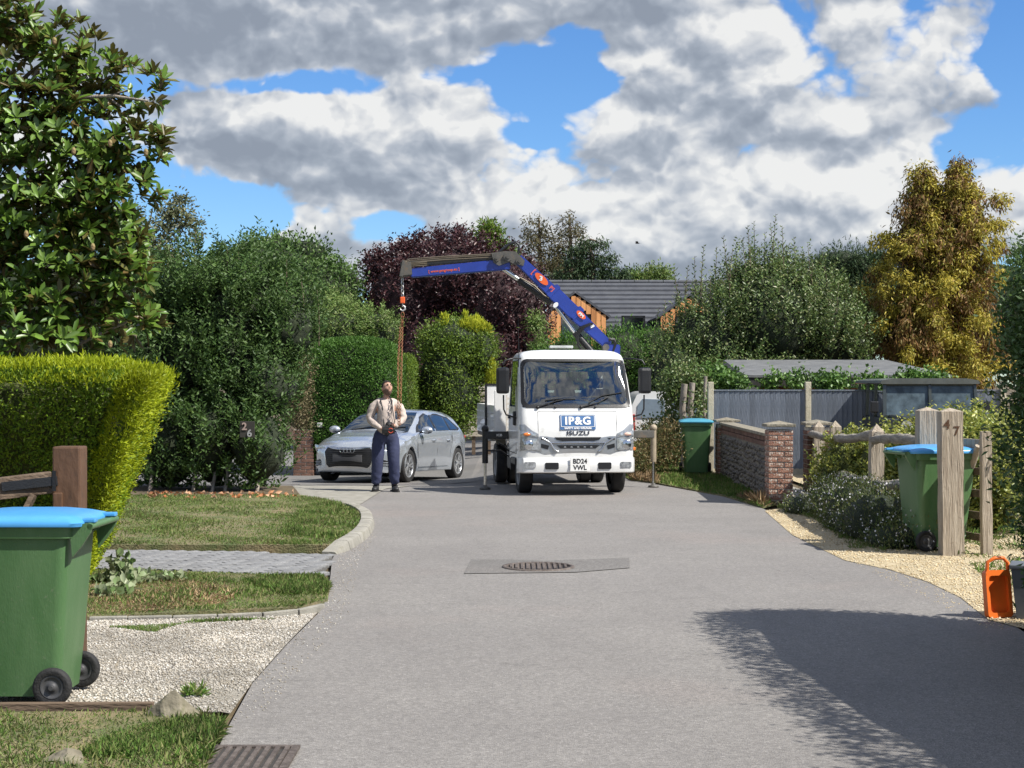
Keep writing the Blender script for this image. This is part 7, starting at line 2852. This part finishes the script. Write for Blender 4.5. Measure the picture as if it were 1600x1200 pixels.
# joints, x to the picture's right, y away, z up, 1.75 m tall
J = dict(pelvis=(.00, .02, .93), waist=(.01, .01, 1.08), chest=(.01, .015, 1.26), neckb=(.01, .03, 1.44), neck=(.012, .02, 1.50), headb=(.02, .00, 1.56),
         sR=(-.175, .03, 1.365), eR=(-.255, .03, 1.13), wR=(-.055, -.155, .985), hR=(.01, -.185, .955),
         sL=(.195, .03, 1.365), eL=(.285, .00, 1.14), wL=(.125, -.175, 1.03), hL=(.085, -.215, 1.075),
         pR=(-.095, .02, .90), kR=(-.125, -.02, .50), aR=(-.15, .04, .10), pL=(.105, .02, .90), kL=(.125, -.03, .50), aL=(.145, .035, .10))
keys = list(J)
ki = {k: i for i, k in enumerate(keys)}
E = [('pelvis', 'waist'), ('waist', 'chest'), ('chest', 'neckb'), ('neckb', 'neck'), ('neck', 'headb'), ('chest', 'sR'), ('sR', 'eR'), ('eR', 'wR'), ('wR', 'hR'), ('chest', 'sL'), ('sL', 'eL'), ('eL', 'wL'), ('wL', 'hL'),
     ('pelvis', 'pR'), ('pR', 'kR'), ('kR', 'aR'), ('pelvis', 'pL'), ('pL', 'kL'), ('kL', 'aL')]
RD = dict(pelvis=(.06, .05), waist=(.10, .08), chest=(.14, .11), neckb=(.075, .07), neck=(.056, .058), headb=(.055, .06), sR=.06, eR=.042, wR=.029, hR=.030, sL=.06, eL=.042, wL=.029, hL=.03,
          pR=.085, kR=.057, aR=.042, pL=.085, kL=.057, aL=.042)
body = skin_mesh('body', [J[k] for k in keys], [(ki[a], ki[b_]) for a, b_ in E], [RD[k] for k in keys], None, man, 2, 0)
# head as part of the same mesh: an egg with brow, nose, mouth, chin, ears; tipped back
bm = bmesh.new()
bm.from_mesh(body)
hm = bmesh.new()
bmesh.ops.create_icosphere(hm, subdivisions=4, radius=1)
for v in hm.verts:
    x, y, z = v.co
    # face towards -y
    wz = 1 - .26 * max(0, -z) ** 1.3
    X, Y, Z = x * .077 * wz, y * .098 * (1 - .10 * max(0, -z)), z * .122
    if y < 0:
        f = max(0, -y)
        Y += -.006 * f * math.exp(-((z - .28) / .14) ** 2)                            # brow
        Y += .010 * f * (math.exp(-((abs(x) - .36) / .16) ** 2 - ((z - .10) / .12) ** 2))   # eye sockets
        Y += -.030 * math.exp(-(x / .13) ** 2 - ((z + .12) / .17) ** 2) * f               # nose
        Y += -.010 * math.exp(-(x / .25) ** 2 - ((z + .46) / .07) ** 2) * f               # lips
        Y += .006 * math.exp(-(x / .3) ** 2 - ((z + .50) / .02) ** 2) * f
        Y += -.014 * math.exp(-(x / .28) ** 2 - ((z + .80) / .16) ** 2) * f               # chin
    v.co = Vector((X, Y, Z))
for sx in (-1, 1):
    r_ = bmesh.ops.create_uvsphere(hm, u_segments=10, v_segments=6, radius=1)
    for v in r_['verts']:
        v.co = Vector((v.co.x * .012 + sx * .078, v.co.y * .020 + .012, v.co.z * .032 - .005))
tmp = bpy.data.meshes.new('head_tmp')
HM = Matrix.Translation((.025, -.014, 1.615)) @ Euler((R(-22), 0, R(24))).to_matrix().to_4x4()
hm.transform(HM)
hm.to_mesh(tmp)
hm.free()
bm.from_mesh(tmp)
for f in bm.faces:
    f.smooth = True
bm.to_mesh(body)
bm.free()
bodyo = link_mesh('body', body, skin_m, man)


def headpart(name, mat, fn, sub=3):
    h = bmesh.new()
    bmesh.ops.create_icosphere(h, subdivisions=sub, radius=1)
    dele = []
    for v in h.verts:
        q = fn(v.co.copy())
        if q is None:
            dele.append(v)
        else:
            v.co = q
    bmesh.ops.delete(h, geom=dele, context='VERTS')
    h.transform(HM)
    me = bpy.data.meshes.new(name)
    h.to_mesh(me)
    h.free()
    return link_mesh(name, me, mat, man)


headpart('hair', hair_m, lambda c: None if (c.z < .05 and c.y < .10) or c.z < -.40 or (c.y < -.30 and c.z < .52) else Vector((c.x * .086, c.y * .108, c.z * .133)), 4)
headpart('beard', beard_m, lambda c: None if (c.z > -.38 + .22 * abs(c.x) or c.y > .15 or (abs(c.x) < .3 and -.56 < c.z < -.3 and c.y < 0)) else Vector((c.x * .080 * (1 - .26 * max(0, -c.z) ** 1.3), c.y * .103 * (1 - .10 * max(0, -c.z)) - (.012 if abs(c.x) < .4 else 0), c.z * .125)), 4)
for sx in (-1, 1):
    e = MB().sphere((sx * .030, -.088, .012), (.012, .008, .007), 8, 6).build('eye', pm('eye_dark', (.03, .02, .02), .3), man)
    e.data.transform(HM)
    e = MB().box((sx * .031, -.100, .034), (.034, .010, .008), (0, 0, 0), bev=.003).build('eyebrow', hair_m, man)
    e.data.transform(HM)
# clothes
sv = ['waist0', 'chest', 'neckb', 'sR', 'eR', 'wR', 'sL', 'eL', 'wL', 'waist']
SJ = dict(J)
SJ['hem'] = (.005, .01, .83)
SJ['mR'] = (-.11, .03, 1.385)
SJ['mL'] = (.13, .03, 1.385)
SJ['sR'] = (-.19, .03, 1.335)
SJ['sL'] = (.215, .03, 1.335)
SJ['sh'] = (.01, .025, 1.375)
sk = ['hem', 'waist', 'chest', 'sh', 'collar', 'mR', 'mL', 'sR', 'eR', 'wR', 'sL', 'eL', 'wL']
SJ['collar'] = (.012, .022, 1.475)
si = {k: i for i, k in enumerate(sk)}
SE = [('hem', 'waist'), ('waist', 'chest'), ('chest', 'sh'), ('sh', 'collar'), ('sh', 'mR'), ('mR', 'sR'), ('sR', 'eR'), ('eR', 'wR'), ('sh', 'mL'), ('mL', 'sL'), ('sL', 'eL'), ('eL', 'wL')]
SR_ = dict(mR=(.085, .08), mL=(.085, .08), hem=(.20, .155), waist=(.215, .165), chest=(.200, .145), sh=(.13, .10), collar=(.072, .072), sR=(.090, .085), eR=(.074, .070), wR=(.050, .048), sL=(.090, .085), eL=(.074, .07), wL=(.05, .048))
me = skin_mesh('sweatshirt', [SJ[k] for k in sk], [(si[a], si[b_]) for a, b_ in SE], [SR_[k] for k in sk], None, man, 2, 0)
for v in me.vertices:       # soft folds
    p = v.co
    v.co = p + v.normal * (.006 * math.sin(p.z * 60 + p.x * 22) * math.exp(-((p.z - 1.1) / .14) ** 2) + .005 * math.sin(p.z * 70 + p.y * 30) * (1 if abs(p.x) > .19 else 0))
link_mesh('sweatshirt', me, sweat_m, man)
tk = ['hip', 'pR', 'kR', 'aR', 'pL', 'kL', 'aL']
TJ = dict(J)
TJ['hip'] = (.0, .02, .94)
TJ['belt'] = (.005, .015, 1.01)
TJ['pR'], TJ['pL'] = (-.10, .02, .83), (.11, .02, .83)
TJ['mR'], TJ['mL'] = (-.115, .0, .66), (.12, .0, .66)
TJ['cR'], TJ['cL'] = (-.135, .015, .30), (.135, .01, .30)
tk = ['hip', 'belt', 'pR', 'mR', 'kR', 'cR', 'aR', 'pL', 'mL', 'kL', 'cL', 'aL']
ti = {k: i for i, k in enumerate(tk)}
TE = [('belt', 'hip'), ('hip', 'pR'), ('pR', 'mR'), ('mR', 'kR'), ('kR', 'cR'), ('cR', 'aR'), ('hip', 'pL'), ('pL', 'mL'), ('mL', 'kL'), ('kL', 'cL'), ('cL', 'aL')]
TRD = dict(belt=(.16, .12), hip=(.175, .13), pR=(.125, .125), mR=(.122, .115), kR=(.104, .10), cR=(.098, .096), aR=(.075, .075), pL=(.125, .125), mL=(.122, .115), kL=(.104, .10), cL=(.098, .096), aL=(.075, .075))
me = skin_mesh('trousers', [TJ[k] for k in tk], [(ti[a], ti[b_]) for a, b_ in TE], [TRD[k] for k in tk], None, man, 2, 0)
for v in me.vertices:
    p = v.co
    v.co = p + v.normal * (.006 * math.sin(p.z * 55 + p.x * 30 + p.y * 20) * (math.exp(-((p.z - .2) / .14) ** 2) + .5 * math.exp(-((p.z - .8) / .1) ** 2)))
link_mesh('trousers', me, trous_m, man)
for k_, (sx, a) in enumerate(((-.150, R(-14)), (.145, R(12)))):
    b = MB()
    bt = thing('tmp', None, None)
    bpy.data.objects.remove(bt)
    vs_, rd_ = [(0, .05, .05), (0, .04, .13), (0, -.02, .05), (0, -.10, .045), (0, -.15, .036)], [(.050, .050), (.050, .055), (.050, .045), (.050, .040), (.036, .030)]
    me = skin_mesh('boot', vs_, [(0, 1), (0, 2), (2, 3), (3, 4)], rd_, None, man, 2, 0)
    bo = link_mesh('boot', me, boot_m, man)
    bo.location = (sx, .035, 0)
    bo.rotation_euler = (0, 0, a)
    so = MB().prism([(x * 1.02, y) for x, y in [(-.05, .095), (-.055, -.06), (-.045, -.15), (0, -.185), (.045, -.15), (.055, -.06), (.05, .095)]], 'z', -.002, .022).build('sole', rubber_m, bo)


def hand(name, M, curl, parent):
    """palm with four unequal fingers and a thumb; fingers point +y, palm faces -z"""
    vs_ = [(0, 0, 0), (0, .045, 0)]
    rad = [(.030, .018), (.036, .017)]
    ed = [(0, 1)]
    for i, (x, L_) in enumerate(((-.030, .070), (-.010, .080), (.010, .075), (.029, .060))):
        b0 = len(vs_)
        a = 0
        p = Vector((x * .9, .075, 0))
        vs_.append(tuple(p))
        rad.append((.0095, .0095))
        ed.append((1, b0))
        for j, f in enumerate((.45, .32, .23)):
            a += curl * (.8 if j == 0 else 1)
            p = p + Vector((x * .08, math.cos(a) * L_ * f, -math.sin(a) * L_ * f))
            vs_.append(tuple(p))
            rad.append((.0088 - j * .0008,) * 2)
            ed.append((len(vs_) - 2, len(vs_) - 1))
    b0 = len(vs_)
    vs_ += [(-.036, .020, -.006), (-.058, .045, -.020), (-.056, .072, -.036)]
    rad += [(.013, .013), (.011, .011), (.009, .009)]
    ed += [(0, b0), (b0, b0 + 1), (b0 + 1, b0 + 2)]
    me = skin_mesh(name, vs_, ed, rad, None, parent, 1, 0)
    me.transform(M)
    return link_mesh(name, me, glove_m, parent)


def hand_frame(o, y, z):
    y, z = Vector(y).normalized(), Vector(z)
    x = y.cross(z).normalized()
    z = x.cross(y)
    M = Matrix((x, y, z)).transposed().to_4x4()
    M.translation = Vector(o)
    return M


hand('glove', hand_frame((-.045, -.165, .985), (.62, -.25, -.70), (-.1, -1, .3)), .45, man)
hand('glove', hand_frame((.118, -.185, 1.045), (-.70, -.35, .35), (.1, -.6, .6)) @ Matrix.Diagonal((-1, 1, 1, 1)), .85, man)
# neck strap of the control box
b = MB()
for sx, xs_2 in ((-1, -.02), (1, .12)):
    b.tube([(sx * .055, .02, 1.515), (sx * .085 + .01, -.095, 1.42), (sx * .075 + .03, -.148, 1.30), (xs_2 * .6 + sx * .04 + .02, -.165, 1.12), (xs_2, -.19, .99)], .008, 5)
b.build('neck_strap', black_m, man)
rc = thing('remote_control', 'black crane remote control box held at the waist', 'remote control', tuple(Vector(man.location) + Vector((.065, -.265, .965))), R(6))
MB().box((0, 0, 0), (.20, .12, .075), (R(15), 0, 0), bev=.012).build('case', black_m, rc)
b = MB()
for x in (-.06, -.02, .02, .06):
    b.cyl((x, -.0, .035), (x, -.02, .075), .006, n=6)
b.build('lever', chrome_m, rc)
MB().torus((.035, -.055, .0), .035, .007, 'y', 12, 6).build('red_lanyard', pm('red_cord', (.45, .06, .03), .6), rc)

# ================================================================== WHITE VAN AND OLD 4X4
VD = 34.8
van = thing('white_van', 'white van half hidden behind the truck cab and shrubs', 'van', (P(1020, 0, VD).x + .35, VD, -.02), 0)
van.scale = (.88, .88, .88)
b = MB()
prof_ = [(-.98, .35), (-.98, 1.05), (-.92, 1.42), (-.80, 1.68), (-.6, 1.76), (.6, 1.76), (.80, 1.68), (.92, 1.42), (.98, 1.05), (.98, .35)]
b.prism(prof_, 'y', 0, 3.4)
vb = b.build('body', white_m, van, autos=R(50))
MB().prism([(-.95, .35), (-.95, .95), (.95, .95), (.95, .35)], 'y', 3.4, 4.4).build('bonnet', white_m, van)
for sg in (-1, 1):
    pg = [(sg * .80, 1.10), (sg * .10, 1.10), (sg * .10, 1.56), (sg * .66, 1.58), (sg * .78, 1.42)]
    MB().prism(pg, 'y', -.02, .0).build('rear_window', pm('bluish_glass', (.20, .25, .30), .15, var=.1), van)
    MB().box((sg * .90, -.02, .98), (.10, .05, .42), bev=.015).build('tail_light', red_m, van)
    MB().lathe([(.2, -.1), (.31, -.11), (.33, 0), (.31, .11), (.2, .1)], (sg * .80, .75, .33), 'x', 24).build('wheel', rubber_m, van)
    MB().lathe([(.2, -.1), (.31, -.11), (.33, 0), (.31, .11), (.2, .1)], (sg * .80, 3.5, .33), 'x', 24).build('wheel', rubber_m, van)
MB().box((0, -.03, .42), (1.9, .08, .18), bev=.02).build('rear_bumper', black_m, van)
MB().box((-.35, -.03, .85), (.14, .02, .03)).build('door_handle', black_m, van)

jglass_m = pm('dull_dark_glass', (.07, .095, .11), .22, var=.5, vscale=4, spec=.35)
dk_m = pm('dark_green_paint', (.035, .042, .036), .35, var=.1, coat=.5)
DD = 26.2
jx = P(1478, 0, DD).x
jeep = thing('old_4x4', 'boxy dark green off roader parked behind the variegated hedge', 'off roader', (jx, DD, 0), R(-3))
b = MB()
b.box((0, 2.1, .80), (1.66, 3.9, .62), bev=.03)
b.box((0, .75, 1.02), (1.45, 1.3, .30), bev=.04)
b.build('body', dk_m, jeep)
b = MB()
b.prism([(-.86, 1.72), (-.83, 1.765), (-.62, 1.80), (.62, 1.80), (.83, 1.765), (.86, 1.72), (.84, 1.70), (-.84, 1.70)], 'y', 1.22, 3.95)
b.build('roof', pm('grey_green_roof', (.09, .095, .085), .4, var=.15, coat=.3), jeep, autos=R(30))
for sg in (-1, 1):
    for y0, y1, yt in ((1.20, 1.28, 1.24), (2.1, 2.2, 2.12), (2.95, 3.05, 2.98), (3.85, 3.93, 3.9)):
        MB().add([(sg * .82, y0, 1.10), (sg * .82, y1, 1.10), (sg * .80, y1 + (.10 if y0 < 1.3 else 0), 1.71), (sg * .80, y0 + (.10 if y0 < 1.3 else 0), 1.71),
                  (sg * .76, y0, 1.10), (sg * .76, y1, 1.10), (sg * .74, y1 + (.10 if y0 < 1.3 else 0), 1.71), (sg * .74, y0 + (.10 if y0 < 1.3 else 0), 1.71)],
                 [(0, 1, 2, 3), (4, 5, 6, 7), (0, 1, 5, 4), (1, 2, 6, 5), (2, 3, 7, 6), (3, 0, 4, 7)]).build('pillar', dk_m, jeep)
    for y0, y1 in ((1.34, 2.1), (2.2, 2.95), (3.05, 3.85)):
        MB().add([(sg * .795, y0, 1.12), (sg * .795, y1, 1.12), (sg * .775, y1, 1.70), (sg * .775, y0 + .06, 1.70)], [(0, 1, 2, 3)]).build('side_window', glass_m, jeep)
    for y in (.62, 3.3):
        MB().lathe([(.2, -.11), (.36, -.12), (.38, 0), (.36, .12), (.2, .11)], (sg * .74, y, .38), 'x', 28).build('wheel', rubber_m, jeep)
    MB().box((sg * .98, 1.15, 1.30), (.14, .06, .20), bev=.02).build('door_mirror', black_m, jeep)
MB().add([(-.76, 1.20, 1.14), (.76, 1.20, 1.14), (.74, 1.31, 1.70), (-.74, 1.31, 1.70)], [(0, 1, 2, 3)]).build('windscreen', jglass_m, jeep)
for p_, q_2 in (((-.80, 1.185, 1.12), (-.78, 1.30, 1.72)), ((.80, 1.185, 1.12), (.78, 1.30, 1.72)), ((-.78, 1.295, 1.70), (.78, 1.295, 1.70)), ((-.80, 1.185, 1.13), (.80, 1.185, 1.13)), ((0, 1.18, 1.13), (0, 1.295, 1.70))):
    MB().bar(p_, q_2, .05, .05, up=(0, 1, .1)).build('windscreen_frame', dk_m, jeep)
b = MB()
for x in (-.38, .38):
    b.box((x, 2.2, 1.30), (.42, .12, .50), bev=.04)
b.build('seat', seat_m, jeep)
b = MB().box((0, .08, 1.0), (1.0, .06, .34))
b.build('grille', black_m, jeep)
for sg in (-1, 1):
    MB().cyl((sg * .64, .03, 1.0), (sg * .64, .12, 1.0), .09, n=18).build('headlight', headlamp_m, jeep)
